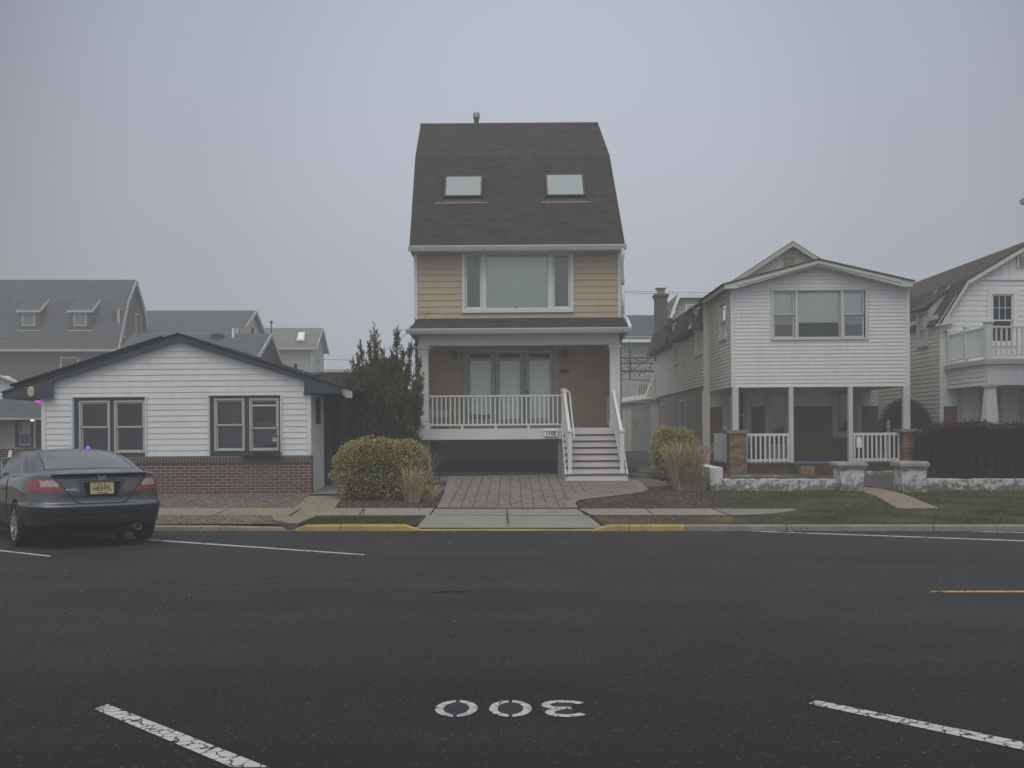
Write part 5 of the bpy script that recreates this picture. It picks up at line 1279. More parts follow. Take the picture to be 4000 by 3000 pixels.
mb = MB(); mb.fbox(F,xi(3970),xi(4030),.02,.06,zi(1045),zi(1000)); gv = mb.build('gable_vent', M['white2'], I)
mb = MB()
for q in range(6): mb.fbox(F,xi(3977),xi(4023),.06,.075,zi(1040)+q*.046,zi(1040)+q*.046+.018)
mb.build('slat', M['slate'], gv)
window(I, F, iw[0], iw[1], iw[2], iw[3], .13, M['white'], M['white2'], M['glassdark'], grid=(3,2), dark=M['darkgrey'], sashw=.04, rail=.46)
mb = MB(); FIL = leftside(ix0+.01); dI = (29.75,30.5,zi(1345)+.1,zi(1225))
dI = (29.8,30.55,Z(1352,30.1),Z(1228,30.1))
siding(mb, FIL, Yi+.1, 40, G(Yi), ie[1]+.3, .125, .014, [(dI[0],dI[1],dI[2],dI[3])]); mb.build('side_siding', M['creamside'], I)
mb = MB(); mb.box(ix0-.01,ix0+.09,Yi-.02,Yi+.1,G(Yi),ie[1]+.05); mb.build('corner_board', M['white2'], I)
window(I, FIL, dI[0]+.06, dI[1]-.06, dI[2]+.05, dI[3], .09, M['cream'], M['cream'], M['glassdark'], dark=M['darkgrey'], proud=.05)
mb = MB(); yo = Yi-.22; yb2 = 40
mb.roof((ik[0],yb2,ik[1]),(ik[0],yo,ik[1]),(ipx,yo,ip[1]),(ipx,yb2,ip[1]),.05); mb.roof((2*ipx-ik[0],yo,ik[1]),(2*ipx-ik[0],yb2,ik[1]),(ipx,yb2,ip[1]),(ipx,yo,ip[1]),.05)
mb.roof((ie[0]-.02,dI[0]-.1,ie[1]),(ie[0]-.02,yo,ie[1]),(ik[0],yo,ik[1]),(ik[0],dI[0]-.1,ik[1]),.05); mb.roof((ie[0]-.02,yb2,ie[1]),(ie[0]-.02,dI[1]+.1,ie[1]),(ik[0],dI[1]+.1,ik[1]),(ik[0],yb2,ik[1]),.05)
mb.roof((ie[0]-.1,dI[1]+.15,dI[3]+.14),(ie[0]-.1,dI[0]-.15,dI[3]+.14),(ik[0]+.1,dI[0]-.15,ik[1]+.05),(ik[0]+.1,dI[1]+.15,ik[1]+.05),.05)
mb.build('roof', M['roof2'], I)
for y in (dI[0]-.1, dI[1]+.06):
    mb = MB(); mb.prism([(ix0-.05,y,dI[3]+.08),(ik[0]-.05,y,ik[1]-.02),(ix0+.05,y,ie[1]+.02),(ix0-.02,y,ie[1])],(0,.04,0)); mb.build('dormer_cheek', M['fogwhite'], I)
mb = MB()
for p, q in (((ie[0]+.02,ie[1]-.03),(ik[0]+.03,ik[1]-.09)),((ik[0]+.03,ik[1]-.09),(ipx,ip[1]-.11)),((ipx,ip[1]-.11),(2*ipx-ik[0],ik[1]-.09))): mb.bar((p[0],yo+.03,p[1]),(q[0],yo+.03,q[1]),.04,.13); 
mb.prism([(ie[0]-.06,yo+.0,ie[1]-.06),(xi(3718),yo,zi(1265)),(xi(3690),yo,zi(1232)),(xi(3684),yo,zi(1235))],(0,.22,0))
mb.build('rake_board', M['cream'], I)
# balcony and porch
bx0 = X(3866,Yif)-.06; zt = Z(1273,Yif); zd = Z(1404,Yif); zb_ = Z(1504,Yif)
mb = MB(); mb.box(bx0,ix1,Yif,Yi-.01,zd-.05,zd+.02); mb.box(bx0-.06,ix1,Yif-.08,Yif,zd-.12,zd-.0); mb.box(bx0-.07,bx0,Yif,Yi,zd-.12,zd); mb.build('balcony_deck', M['fogwhite'], I)
mb = MB(); FPL = leftside(bx0+.02); siding(mb, FPL, Yif+.05, Yi, zb_, zd-.1, .12, .014)
mb.box(bx0,ix1,Yif+.0,Yif+.1,zb_,zd-.12)
for q in range(12): mb.box(bx0+.3*q+.1,bx0+.3*q+.13,Yif-.012,Yif,zb_+.02,zd-.12)
mb.box(bx0+.05,ix1,Yif+.1,Yi,zb_+.02,zb_+.06); mb.build('porch_frieze', M['white'], I)
mb = MB()
mb.box(bx0,bx0+.07,Yif,Yi,zt-.05,zt); mb.box(bx0,bx0+.05,Yif,Yi,zd+.1,zd+.14); mb.box(bx0,ix1,Yif,Yif+.07,zt-.05,zt); mb.box(bx0,ix1,Yif+.01,Yif+.05,zd+.1,zd+.14)
br = mb.build('balcony_railing', M['white2'], I, bevel=.004)
for (x, y) in ((bx0+.03,Yif+.03),(bx0+.03,Yi-.1),(bx0+.03,Yif+1.3)):
    mb = MB(); w = .085 if y < Yif+.1 else .05; mb.box(x-w,x+w,y-w,y+w,zd-.02,zt+.08); mb.box(x-w-.03,x+w+.03,y-w-.03,y+w+.03,zt+.08,zt+.12); mb.build('post', M['white2'], br, bevel=.005)
for q in range(19):
    y = Yif+.2+q*.118; mb = MB(); mb.box(bx0+.015,bx0+.05,y-.017,y+.017,zd+.14,zt-.05); mb.build('baluster', M['white2'], br)
for q in range(18):
    x = bx0+.24+q*.135; mb = MB(); mb.box(x-.02,x+.02,Yif+.01,Yif+.045,zd+.14,zt-.05); mb.build('baluster', M['white2'], br)
c0, c1 = X(3856,Yif+.1), X(3888,Yif+.1); d0, d1 = X(3846,Yif+.1), X(3897,Yif+.1); mb = MB(); zc = Z(1655,Yif)
mb.hexa([(d0,Yif+.02,zc),(d1,Yif+.02,zc),(d1,Yif+.32,zc),(d0,Yif+.32,zc)],[(c0,Yif+.06,zb_-.05),(c1,Yif+.06,zb_-.05),(c1,Yif+.28,zb_-.05),(c0,Yif+.28,zb_-.05)])
mb.box(c0-.04,c1+.04,Yif+.02,Yif+.32,zb_-.05,zb_); mb.box(d0-.05,d1+.05,Yif-.03,Yif+.37,G(Yif),zc); mb.build('tapered_column', M['white2'], I, bevel=.006)
mb = MB(); mb.box(ix0+.1,xi(3737),Yi-.05,Yi-.016,G(Yi),zi(1587)); mb.box(xi(3832),xi(3860),Yi-.05,Yi-.016,G(Yi),zi(1587)); mb.build('brick_wainscot', M['darkbrick'], I)
window(I, F, xi(3753), xi(3828), zi(1690), zi(1510), .12, M['greige'], M['fogwhite'], M['glassdark'], blind=.5, bmat=M['fogwhite'], dark=M['dark'], proud=.06)
window(I, F, xi(3910), xi(3985), zi(1690), zi(1512), .12, M['greige'], M['fogwhite'], M['glassdark'], grid=(3,3), dark=M['dark'], proud=.06, kind='single')
sl = MB(); pts = [(bx0+.1+q*.05, Yif+.35, zb_-.02-.06*abs(math.sin(q*.26))) for q in range(60)]
sl.tube(pts, .006, 4)
for q in range(0,60,3): sl.lathe([(0,0),(.018,-.015),(.02,-.035),(0,-.055)],(pts[q][0],Yif+.35,pts[q][2]),n=6)
tag(recentre(sl.build('string_light', M['fogwhite']), pts[0]), 'string of small bulbs looped under the porch of the right edge gambrel house', 'string light')
# eave of one more house at the very edge
J = thing('edge_house', 'pale house of which only an eave corner shows at the right edge', 'house', (X(4080,24)+1.5,19.6,G(19.6)))
jx = X(3972,24); jz = Z(802,24); mb = MB()
mb.prism([(jx,23.9,jz+.09),(jx+5,23.9,jz+.09),(jx+5,23.9,jz),(jx+.05,23.9,jz-.02),(jx+.02,23.9,jz+.04)], (0,-4.5,0)); mb.build('gutter', M['white2'], J)
mb = MB(); mb.box(jx+1.0,jx+5,19.6,23.6,G(22)-.1,jz); mb.build('wall', M['white'], J)
mb = MB(); mb.roof((jx+.02,23.9,jz+.10),(jx+.02,19.4,jz+.10),(jx+2.5,19.4,jz+1.6),(jx+2.5,23.9,jz+1.6),.05); mb.roof((jx+4.98,19.4,jz+.10),(jx+4.98,23.9,jz+.10),(jx+2.5,23.9,jz+1.6),(jx+2.5,19.4,jz+1.6),.05); mb.build('roof', M['roof'], J)
# ================================================================= houses further back in the fog
def bg_house(name, label, x0, x1, yf, yb, ze, zr, wall, roof, trim, ym=None, knee=None, e=.2, over=.3, zb=0.8, gut=True, sidewall=None):
    T = thing(name, label, 'house', ((x0+x1)/2, yf, zb))
    ym = ym or (yf+yb)/2; Fh = front(yf); mb = MB()
    siding(mb, Fh, x0, x1, zb, ze+.05, e, .02)
    for FF in (rightside(x1), leftside(x0)):
        if knee:
            ky, kz = knee
            lo = lambda z: yf if z < ze else (yf+(ky-yf)*(z-ze)/(kz-ze) if z < kz else ky+(ym-ky)*min(.999,(z-kz)/(zr-kz)))
        else:
            lo = lambda z: yf if z < ze else yf+(ym-yf)*min(.999,(z-ze)/(zr-ze))
        hi = lambda z: yb-(lo(z)-yf)*(yb-ym)/(ym-yf)
        siding(mb, FF, lo, hi, zb, zr-.02, e, .02)
    mb.build('wall', sidewall or wall, T)
    mb = MB(); xa, xb_ = x0-.15, x1+over
    s = (zr-ze)/(ym-yf) if not knee else (knee[1]-ze)/(knee[0]-yf); yo = .35; zo = ze-s*yo
    yB = yb+yo*(yb-ym)/(ym-yf)
    if knee:
        ky, kz = knee; kyb = yb-(ky-yf)
        mb.roof((xa,yf-yo,zo),(xb_,yf-yo,zo),(xb_,ky,kz),(xa,ky,kz),.08); mb.roof((xa,ky,kz),(xb_,ky,kz),(xb_,ym,zr),(xa,ym,zr),.08)
        mb.roof((xb_,yb+yo,zo),(xa,yb+yo,zo),(xa,kyb,kz),(xb_,kyb,kz),.08); mb.roof((xb_,kyb,kz),(xa,kyb,kz),(xa,ym,zr),(xb_,ym,zr),.08)
        ed = [(yf-yo,zo),(ky,kz),(ym,zr),(kyb,kz),(yb+yo,zo)]
    else:
        mb.roof((xa,yf-yo,zo),(xb_,yf-yo,zo),(xb_,ym,zr),(xa,ym,zr),.08); mb.roof((xb_,yB,zo),(xa,yB,zo),(xa,ym,zr),(xb_,ym,zr),.08)
        ed = [(yf-yo,zo),(ym,zr),(yB,zo)]
    rf = mb.build('roof', roof, T)
    mb = MB()
    for p, q in zip(ed[:-1], ed[1:]): mb.bar((xb_+.02,p[0],p[1]-.1),(xb_+.02,q[0],q[1]-.1),.05,.2)
    if gut: mb.box(xa,xb_,yf-yo-.12,yf-yo,zo-.14,zo)
    mb.build('trim', trim, T)
    return T, Fh, s, zo, yo
# brown gambrel with two dormers
Y = 62.0
x0, x1 = X(-900,Y), X(452,Y); ze, zr = Z(1322,Y), Z(1093,64.6)
T, Fh, s, zo, yo = bg_house('brown_gambrel_house', 'large brown house with a grey gambrel roof and two small dormers, behind the bungalow', x0, x1, Y, 67.2, ze, zr, M['brownside'], M['roofgrey'], M['fogwhite'], knee=(63.3, Z(1170,63.3)))
for px0, px1 in ((78,158),(277,362)):
    a, b = X(px0,62.4), X(px1,62.4); zt, zb_ = Z(1213,62.4), Z(1291,62.4); yd = 62.25
    mb = MB(); mb.box(a,b,yd,64,zb_,zt-.05); dm = mb.build('dormer', M['brownside'], T)
    mb = MB(); mb.roof((a-.1,yd-.15,zt-.03),(b+.1,yd-.15,zt-.03),(b+.1,63.6,zt+.95),(a-.1,63.6,zt+.95),.07); mb.build('dormer_roof', M['roofgrey'], dm)
    mb = MB(); mb.bar((b+.12,yd-.15,zt-.08),(b+.12,63.6,zt+.88),.05,.16); mb.build('dormer_rake', M['fogwhite'], dm); mb = MB(); mb.box(a-.1,b+.12,yd-.2,yd-.15,zt-.15,zt-.01); mb.build('dormer_eave', M['fogwhite'], dm); mb = MB(); mb.box(a-.05,b+.05,yd-.05,yd,zb_-.06,zb_); mb.build('dormer_sill', M['fogwhite'], dm)
    c = (a+b)/2-.02; Fd = front(yd-.01); mb = MB(); h = .33
    for u0,u1,v0,v1 in ((-h-.07,h+.07,h,h+.08),(-h-.07,h+.07,-h-.08,-h),(-h-.07,-h,-h,h),(h,h+.07,-h,h)): mb.fbox(Fd,c+u0,c+u1,0,.05,(zb_+zt)/2+.05+v0,(zb_+zt)/2+.05+v1)
    w = mb.build('window', M['fogwhite'], dm)
    mb = MB(); mb.fbox(Fd,c-h,c+h,0,.02,(zb_+zt)/2+.05-h,(zb_+zt)/2+.05+h); mb.build('dormer_pane', M['bluegrey'], dm)
for px0,px1,py0,py1 in ((242,302,1402,1470),(150,205,1700,1760)):
    window(T, Fh, X(px0,Y), X(px1,Y), Z(py1,Y), Z(py0,Y), .12, M['fogwhite'], M['fogwhite'], M['glassdark'], kind='single', dark=M['darkgrey'])
FR_ = rightside(x1)
for y0,y1,z0,z1 in ((62.55,63.3,ze+.25,Z(1215,63)),(65.3,66.1,ze+.35,Z(1230,65.5))):
    window(T, FR_, y0, y1, z0, z1, .1, M['fogwhite'], M['fogwhite'], M['glassdark'], kind='single', dark=M['darkgrey'], proud=.06)
# grey gable house
bg_house('grey_roof_house', 'grey-roofed house with a white gable end, furthest back behind the bungalow peak', X(430,70), X(1001,70)-.3, 66, 74, Z(1302,66), Z(1213,70), M['fogwhite'], M['roofgrey'], M['fogwhite'], zb=.8)
# low brown house with flue and air conditioner
Yc = 50.0
T, Fh, s, zo, yo = bg_house('low_brown_house', 'low brown house with a grey roof just above the right slope of the bungalow', X(462,Yc), X(1012,Yc)-.45, Yc, 54.6, Z(1381,Yc)+.05, Z(1304,52.4), M['brownside'], M['roofgrey'], M['fogwhite'], over=.5)
def onc(px, py_): return X(px,51.8), 51.8, Z(py_,51.8)
mb = MB(); p = onc(911,1304); mb.box(p[0]-.05,p[0]+.05,51.75,51.85,p[2]-.3,Z(1282,51.8)); mb.build('flue_pipe', M['paperwhite'], T)
mb = MB(); p = onc(848,1312); mb.lathe([(.25,-.2),(.25,.02),(.36,.04),(.3,.12),(0,.16)], p, n=14); mb.build('roof_vent', M['roofgrey'].copy() if False else M['slate'], T)
A = thing('air_conditioner', 'grey louvred air conditioner unit on the flat roof behind the low brown house', 'air conditioner', (X(958,56),56,Z(1304,56)))
mb = MB(); mb.box(X(936,56),X(982,56),56,56.6,Z(1310,56),Z(1279,56)); mb.build('casing', M['slate'], A)
mb = MB()
for q in range(9):
    x = X(937,56)+(X(981,56)-X(937,56))*(q+.5)/9; mb.box(x-.02,x+.02,55.97,56,Z(1308,56),Z(1281,56))
mb.build('louvre', M['fogwhite'], A)
mb = MB(); mb.box(X(918,56),X(932,56),56.1,56.4,Z(1308,56),Z(1281,56)); mb.build('pipe', M['fogwhite'], A)
# pale house with skylight
Yd2 = 75.0
T, Fh, s, zo, yo = bg_house('pale_grey_house', 'pale grey-green house with a skylight and a downspout, right of the bungalow peak', X(1000,Yd2), X(1237,Yd2)-.3, Yd2, 79.4, Z(1350,Yd2)+.05, Z(1281,77.2), M['greyside'], M['rooflight'], M['fogwhite'], over=.35)
ks = lambda py_: None
def ond(px, t): y = Yd2-yo+(2.2+yo)*t; z = zo+s*(2.2+yo)*t; return Vector((X(px,y), y, z+.03))
mb = MB(); P = [ond(1158,.22), ond(1190,.22), ond(1194,.68), ond(1166,.68)]
mb.poly(P); q = [p+Vector((0,-.1,.15)) for p in P]; mb.hexa(P, q); mb.build('skylight', M['fogwhite'], T)
mb = MB(); P2 = [q[0].lerp(q[2],.12), q[1].lerp(q[3],.12), q[2].lerp(q[0],.12), q[3].lerp(q[1],.12)]; mb.poly([p+Vector((0,-.01,.015)) for p in P2]); mb.build('skylight_pane', M['whiteblind'], T)
mb = MB(); x = X(1218,Yd2); mb.box(x-.09,x+.09,Yd2-.12,Yd2-.02,.8,Z(1357,Yd2)); mb.build('downspout', M['fogwhite'], T)
FRd = rightside(X(1237,Yd2)-.3); window(T, FRd, 76.8, 77.5, Z(1400,77), Z(1318,77), .14, M['fogwhite'], M['fogwhite'], M['glass'], kind='single', dark=M['darkgrey'], proud=.08)
window(T, FRd, 75.4, 76.4, Z(1500,76), Z(1463,76), .14, M['fogwhite'], M['fogwhite'], M['glass'], kind='single', dark=M['darkgrey'], proud=.08)
an = MB(); an.tube([(X(1060,58),58,Z(1305,58)),(X(1060,58),58,Z(1256,58))],.035,6); an.lathe([(0,0),(.1,.05),(.05,.14),(0,.2)],(X(1060,58),58,Z(1264,58)),n=8)
tag(recentre(an.build('vent_stack', M['slate']), (X(1060,58),58,Z(1305,58))), 'thin rooftop stack standing out against the fog above the low brown house', 'vent stack')
# far blue-grey building
Yf_ = 105.0
T, Fh, s, zo, yo = bg_house('blue_grey_house', 'faint blue-grey house with white windows, between the bungalow eave and the juniper', X(1200,Yf_), X(1560,Yf_), Yf_, 113, Z(1464,Yf_), Z(1443,109), M['bluegrey'], M['rooflight'], M['fogwhite'], e=.3)
for a_, b_ in ((1268,1282),(1320,1345),(1364,1368)):
    window(T, Fh, X(a_,Yf_), X(b_,Yf_), Z(1497,Yf_), Z(1477,Yf_), .14, M['paperwhite'], M['paperwhite'], M['glass'], kind='single', dark=M['darkgrey'])
# house seen in the alley, with deck
Yg = 50.0
T, Fh, s, zo, yo = bg_house('alley_house', 'pale house with a grey roof at the end of the alley beside the chimney', X(2420,Yg), X(2680,Yg), Yg, 58, Z(1318,Yg), Z(1231,54), M['greyside'], M['roofgrey'], M['paperwhite'], e=.22)
for a_, b_, c_, d_ in ((2490,2509,1456,1500),(2412,2436,1420,1485)):
    window(T, Fh, X(a_,Yg), X(b_,Yg), Z(d_,Yg), Z(c_,Yg), .08, M['greyside'], M['fogwhite'], M['glassdark'], kind='single', dark=M['darkgrey'])
Yk2 = 45.0; D = thing('roof_deck', 'white-railed roof deck with a pipe pergola above the shed', 'deck', (X(2480,Yk2),Yk2,Z(1570,Yk2)))
mb = MB(); da, db = X(2400,Yk2), X(2570,Yk2); mb.box(da,db,Yk2,Yg-.05,Z(1572,Yk2),Z(1560,Yk2)); mb.build('floor', M['fogwhite'], D)
mb = MB(); zt, zb_ = Z(1495,Yk2), Z(1555,Yk2); mb.box(da,db,Yk2,Yk2+.08,zt-.06,zt); mb.box(da,db,Yk2,Yk2+.06,zb_,zb_+.05)
for q in range(26): x = da+(db-da)*q/25; mb.box(x-.02,x+.02,Yk2+.01,Yk2+.05,zb_,zt)
for px in (2436,2461): mb.box(X(px,Yk2)-.07,X(px,Yk2)+.07,Yk2-.03,Yk2+.12,zb_-.1,zt+.12)
mb.build('railing', M['fogwhite'], D)
mb = MB(); ty = Yk2+1.5
mb.tube([(X(2461,ty),ty,Z(1560,ty)),(X(2461,ty),ty,Z(1361,ty))],.04,6)
for py_, r in ((1398,.045),(1420,.035),(1450,.055),(1482,.02),(1410,.015)): mb.tube([(da,ty,Z(py_,ty)),(X(2555,ty),ty,Z(py_-1,ty))],r,6)
for p in (((2461,1450),(2545,1398)),((2465,1398),(2550,1425)),((2420,1470),(2470,1445)),((2470,1485),(2560,1492))): mb.tube([(X(p[0][0],ty),ty,Z(p[0][1],ty)),(X(p[1][0],ty),ty,Z(p[1][1],ty))],.018,5)
mb.build('pergola', M['slate'], D)
mb = MB(); prev = None
for a_, b_, y0_, sag in ((2435,2530,1365,8),(2440,2540,1400,14),(2440,2550,1425,16),(2430,2545,1440,18)):
    pts = [(X(a_+(b_-a_)*t/12,ty),ty,Z(y0_+sag*math.sin(math.pi*t/12),ty)) for t in range(13)]; mb.tube(pts,.008,4)
    for q in range(1,13,2): mb.lathe([(0,0),(.035,-.05),(.035,-.09),(0,-.13)],pts[q],n=6)
tag(recentre(mb.build('string_lights', M['slate']), (X(2480,ty),ty,Z(1420,ty))), 'dangling strings of bulbs on the pipe pergola above the shed', 'string lights')
C_ = thing('deck_chair', 'dark slatted chair behind the deck railing above the shed', 'chair', (X(2515,46),46,Z(1562,46)))
cx0, cx1 = X(2496,46), X(2533,46); mb = MB()
for q in range(6):
    x = cx0+(cx1-cx0)*(q+.5)/6; mb.box(x-.035,x+.035,46.3,46.33,Z(1562,46)+.3,Z(1500+abs(q-2.5)*3,46))
mb.build('backrest', M['slate'], C_)
mb = MB(); mb.box(cx0,cx1,45.8,46.3,Z(1562,46)+.35,Z(1562,46)+.4); mb.build('seat', M['slate'], C_)
for s_ in (cx0,cx1-.06):
    mb = MB(); mb.box(s_,s_+.06,45.8,46.3,Z(1562,46)+.55,Z(1562,46)+.6); mb.box(s_,s_+.06,45.8,45.86,Z(1562,46),Z(1562,46)+.55); mb.box(s_,s_+.06,46.24,46.3,Z(1562,46),Z(1562,46)+.55); mb.build('arm', M['slate'], C_)
# white gabled upper storey behind the chimney
Yh = 49.0; T = thing('white_upper_storey', 'white gabled house top behind the brick chimney', 'house', (X(2690,Yh),Yh,.85))
mb = MB(); gx0_, gx1_ = X(2625,Yh), X(2860,Yh); zt = Z(1165,Yh)
siding(mb, front(Yh), lambda z: gx0_+max(0,(z-Z(1245,Yh)))*.45, lambda z: gx1_, .85, Z(1168,Yh), .22, .02); mb.build('wall', M['greyside'], T)
mb = MB(); mb.prism([(X(2612,Yh),Yh-.3,Z(1243,Yh)),(X(2646,Yh),Yh-.3,Z(1151,Yh)),(X(2860,Yh),Yh-.3,Z(1149,Yh)),(X(2860,Yh),Yh-.3,Z(1165,Yh)),(X(2652,Yh),Yh-.3,Z(1166,Yh)),(X(2622,Yh),Yh-.3,Z(1245,Yh))],(0,.12,0)); mb.build('fascia', M['paperwhite'], T)
mb = MB(); mb.prism([(X(2612,Yh),Yh-.18,Z(1243,Yh)),(X(2646,Yh),Yh-.18,Z(1151,Yh)),(X(2860,Yh),Yh-.18,Z(1149,Yh)),(X(2860,Yh),Yh-.18,Z(1158,Yh)),(X(2650,Yh),Yh-.18,Z(1160,Yh)),(X(2620,Yh),Yh-.18,Z(1243,Yh))],(0,6,0)); mb.build('roof', M['rooflight'], T)
window(T, front(Yh), X(2684,Yh), X(2705,Yh), Z(1230,Yh), Z(1195,Yh), .08, M['paperwhite'], M['paperwhite'], M['glass'], kind='single', dark=M['darkgrey'])
# overhead wires
def wire(label, pts, r=.012):
    mb = MB(); mb.tube(pts, r, 5); return tag(recentre(mb.build('overhead_wire', M['blackmetal']), pts[0]), label, 'wire', 'overhead wires')
wire('service wire running down past the left end of the tan house porch gutter', [(X(1676,27),26.9,Z(1215,27)),(X(1655,26.6),26.6,Z(1246,26.6)),(X(1606,28),28,Z(1287,28)),(X(1563,30),30,Z(1325,30)),(X(1500,33),33,Z(1375,33))], .007)
mb = MB(); mb.lathe([(0,-.05),(.02,-.04),(.03,0),(.02,.04),(0,.05)],(X(1563,30),30,Z(1325,30)),(.4,0,-.6),10); tag(recentre(mb.build('wire_insulator', M['galv']), (X(1563,30),30,Z(1325,30))), 'small grey insulator on the service wire left of the porch gutter', 'insulator')
wire('thin wire crossing the fog between the pale grey house and the juniper', [(X(1240,85),85,Z(1403,85)),(X(1420,85),85,Z(1408,85)),(X(1600,85),85,Z(1407,85))], .02)
wire('upper of two thin wires crossing the fog left of the brick chimney', [(X(2400,60),60,Z(1136,60)),(X(2600,60),60,Z(1141,60)),(X(2900,60),60,Z(1143,60))], .012)
wire('lower of two thin wires crossing the fog left of the brick chimney', [(X(2400,60),60,Z(1143,60)),(X(2600,60),60,Z(1148,60)),(X(2900,60),60,Z(1151,60))], .012)
# ================================================================= plants and stone walls
rnd = random.Random(5)
M['juniper'] = leafmat('juniper_green', [(0.035,0.052,0.010),(0.07,0.092,0.017),(0.115,0.13,0.028),(0.20,0.19,0.052)])
M['euonymus'] = leafmat('variegated_leaf', [(0.17,0.17,0.04),(0.24,0.22,0.058),(0.33,0.29,0.09),(0.43,0.37,0.135),(0.53,0.46,0.21)], .5, .3)
M['drygrass'] = leafmat('dry_grass', [(0.24,0.175,0.095),(0.36,0.275,0.155),(0.48,0.385,0.235)], .8, .1)
M['grass'] = leafmat('lawn_grass', [(0.045,0.06,0.018),(0.062,0.085,0.024),(0.085,0.095,0.034),(0.15,0.12,0.06)], .8, .1)
M['drytuft'] = leafmat('dead_turf', [(0.10,0.08,0.048),(0.17,0.135,0.085),(0.24,0.19,0.12),(0.07,0.075,0.035)], .9, .1)
M['hedge'] = leafmat('brown_hedge_leaf', [(0.03,0.021,0.015),(0.05,0.035,0.023),(0.075,0.05,0.03),(0.12,0.075,0.04)], .8, .1)
M['twig'] = paint('dark_twig', (0.04,0.03,0.023), .9, .3, 5)
M['bark'] = paint('juniper_bark', (0.07,0.055,0.042), .9, .3, 6)
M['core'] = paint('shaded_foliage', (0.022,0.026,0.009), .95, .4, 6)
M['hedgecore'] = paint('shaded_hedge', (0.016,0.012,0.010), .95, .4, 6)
M['pebble'] = leafmat('pebble', [(0.065,0.055,0.042),(0.115,0.10,0.078),(0.16,0.145,0.12),(0.24,0.225,0.195),(0.08,0.073,0.065)], .85, .2)
M['chip'] = leafmat('bark_chip', [(0.03,0.022,0.019),(0.055,0.042,0.036),(0.085,0.065,0.055),(0.13,0.105,0.085)], .9, .1)

def rv(): 
    while True:
        v = Vector((rnd.uniform(-1,1), rnd.uniform(-1,1), rnd.uniform(-1,1)))
        if .05 < v.length < 1: return v.normalized()
def leaf(mb, p, d, L, W, fold=.25):
    d = d.normalized(); a = d.cross(rv()).normalized(); n = a.cross(d)
    i = mb.add([p, p+d*L*.45+a*W*.5+n*W*fold, p+d*L, p+d*L*.45-a*W*.5+n*W*fold]); mb.f.append((i,i+1,i+2,i+3))

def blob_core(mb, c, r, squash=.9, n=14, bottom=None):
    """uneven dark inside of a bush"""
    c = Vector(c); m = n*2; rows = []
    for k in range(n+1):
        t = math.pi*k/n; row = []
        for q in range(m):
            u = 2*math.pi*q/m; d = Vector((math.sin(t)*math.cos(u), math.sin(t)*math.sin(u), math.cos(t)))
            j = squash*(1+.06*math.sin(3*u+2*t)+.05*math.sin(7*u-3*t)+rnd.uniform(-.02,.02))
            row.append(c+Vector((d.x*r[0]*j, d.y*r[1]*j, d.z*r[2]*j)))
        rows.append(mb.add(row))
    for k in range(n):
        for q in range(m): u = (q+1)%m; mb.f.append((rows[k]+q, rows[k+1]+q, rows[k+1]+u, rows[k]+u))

def bush(name, label, cat, lobes, mat, coremat, n, L, W, stems=True, base=None, group=None, jit=.09, up=.35):
    T = thing(name, label, cat, base, group=group)
    tot = sum(l[1][0]*l[1][2] for l in lobes); mb = MB(); core = MB()
    for c, r in lobes:
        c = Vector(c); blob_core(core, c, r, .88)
        ph = [rnd.uniform(0,6.28) for _ in range(6)]
        for _ in range(int(n*r[0]*r[2]/tot)):
            d = rv()
            if d.z < -.85: continue
            th = math.atan2(d.y,d.x); bumpy = 1+.05*math.sin(4*th+ph[0]+3*d.z)+.045*math.sin(9*th+ph[1]-5*d.z)+.03*math.sin(15*d.z+ph[2])
            s = bumpy*(1-abs(rnd.gauss(0,jit))); e = 2.6
            k = (abs(d.x)**e+abs(d.y)**e+abs(d.z)**e)**(-1/e)      # rounded-box profile, as a clipped shrub has
            p = c+Vector((d.x*r[0], d.y*r[1], d.z*r[2]))*s*k
            if p.z < base[2]+.03: continue
            leaf(mb, p, (d+rv()*.8+Vector((0,0,up))), L*rnd.uniform(.7,1.25), W*rnd.uniform(.8,1.2))
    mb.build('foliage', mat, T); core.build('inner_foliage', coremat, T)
    if stems:
        st = MB()
        for c, r in lobes:
            for _ in range(9):
                x = c[0]+rnd.uniform(-.4,.4)*r[0]; y = c[1]+rnd.uniform(-.4,.4)*r[1]
                st.tube([(c[0]+(x-c[0])*.4,c[1]+(y-c[1])*.4,base[2]-.05),(x,y,c[2]-.3*r[2]),(x+rnd.uniform(-.2,.2),y,c[2]+.2*r[2])],[.02,.014,.006],5)
        st.build('stems', M['bark'], T)
    return T
yA = 21.35; zA = G(20.9)
bush('variegated_shrub', 'broad rounded yellow-green shrub beside the bungalow path', 'shrub', [((X(1470,yA),yA,Z(1838,yA)),(.86,.75,.66)),((X(1612,21.9),21.9,Z(1850,21.9)),(.36,.4,.58)),((X(1585,21.5),21.5,Z(1800,21.5)),(.35,.4,.42)),((X(1380,21.2),21.2,Z(1820,21.2)),(.32,.35,.36))], M['euonymus'], M['core'], 26000, .045, .026, base=(X(1480,yA),yA,zA))
yB = 25.4; zB_ = G(25.4)
bush('variegated_shrub', 'upright yellow-green shrub behind the dry grass in front of the beige stucco wall', 'shrub', [((X(2632,yB),yB,Z(1772,yB)),(.56,.5,.62)),((X(2605,25.6),25.6,Z(1735,25.6)),(.37,.4,.4)),((X(2665,25.3),25.3,Z(1745,25.3)),(.34,.4,.42))], M['euonymus'], M['core'], 15000, .047, .027, base=(X(2632,yB),yB,zB_))

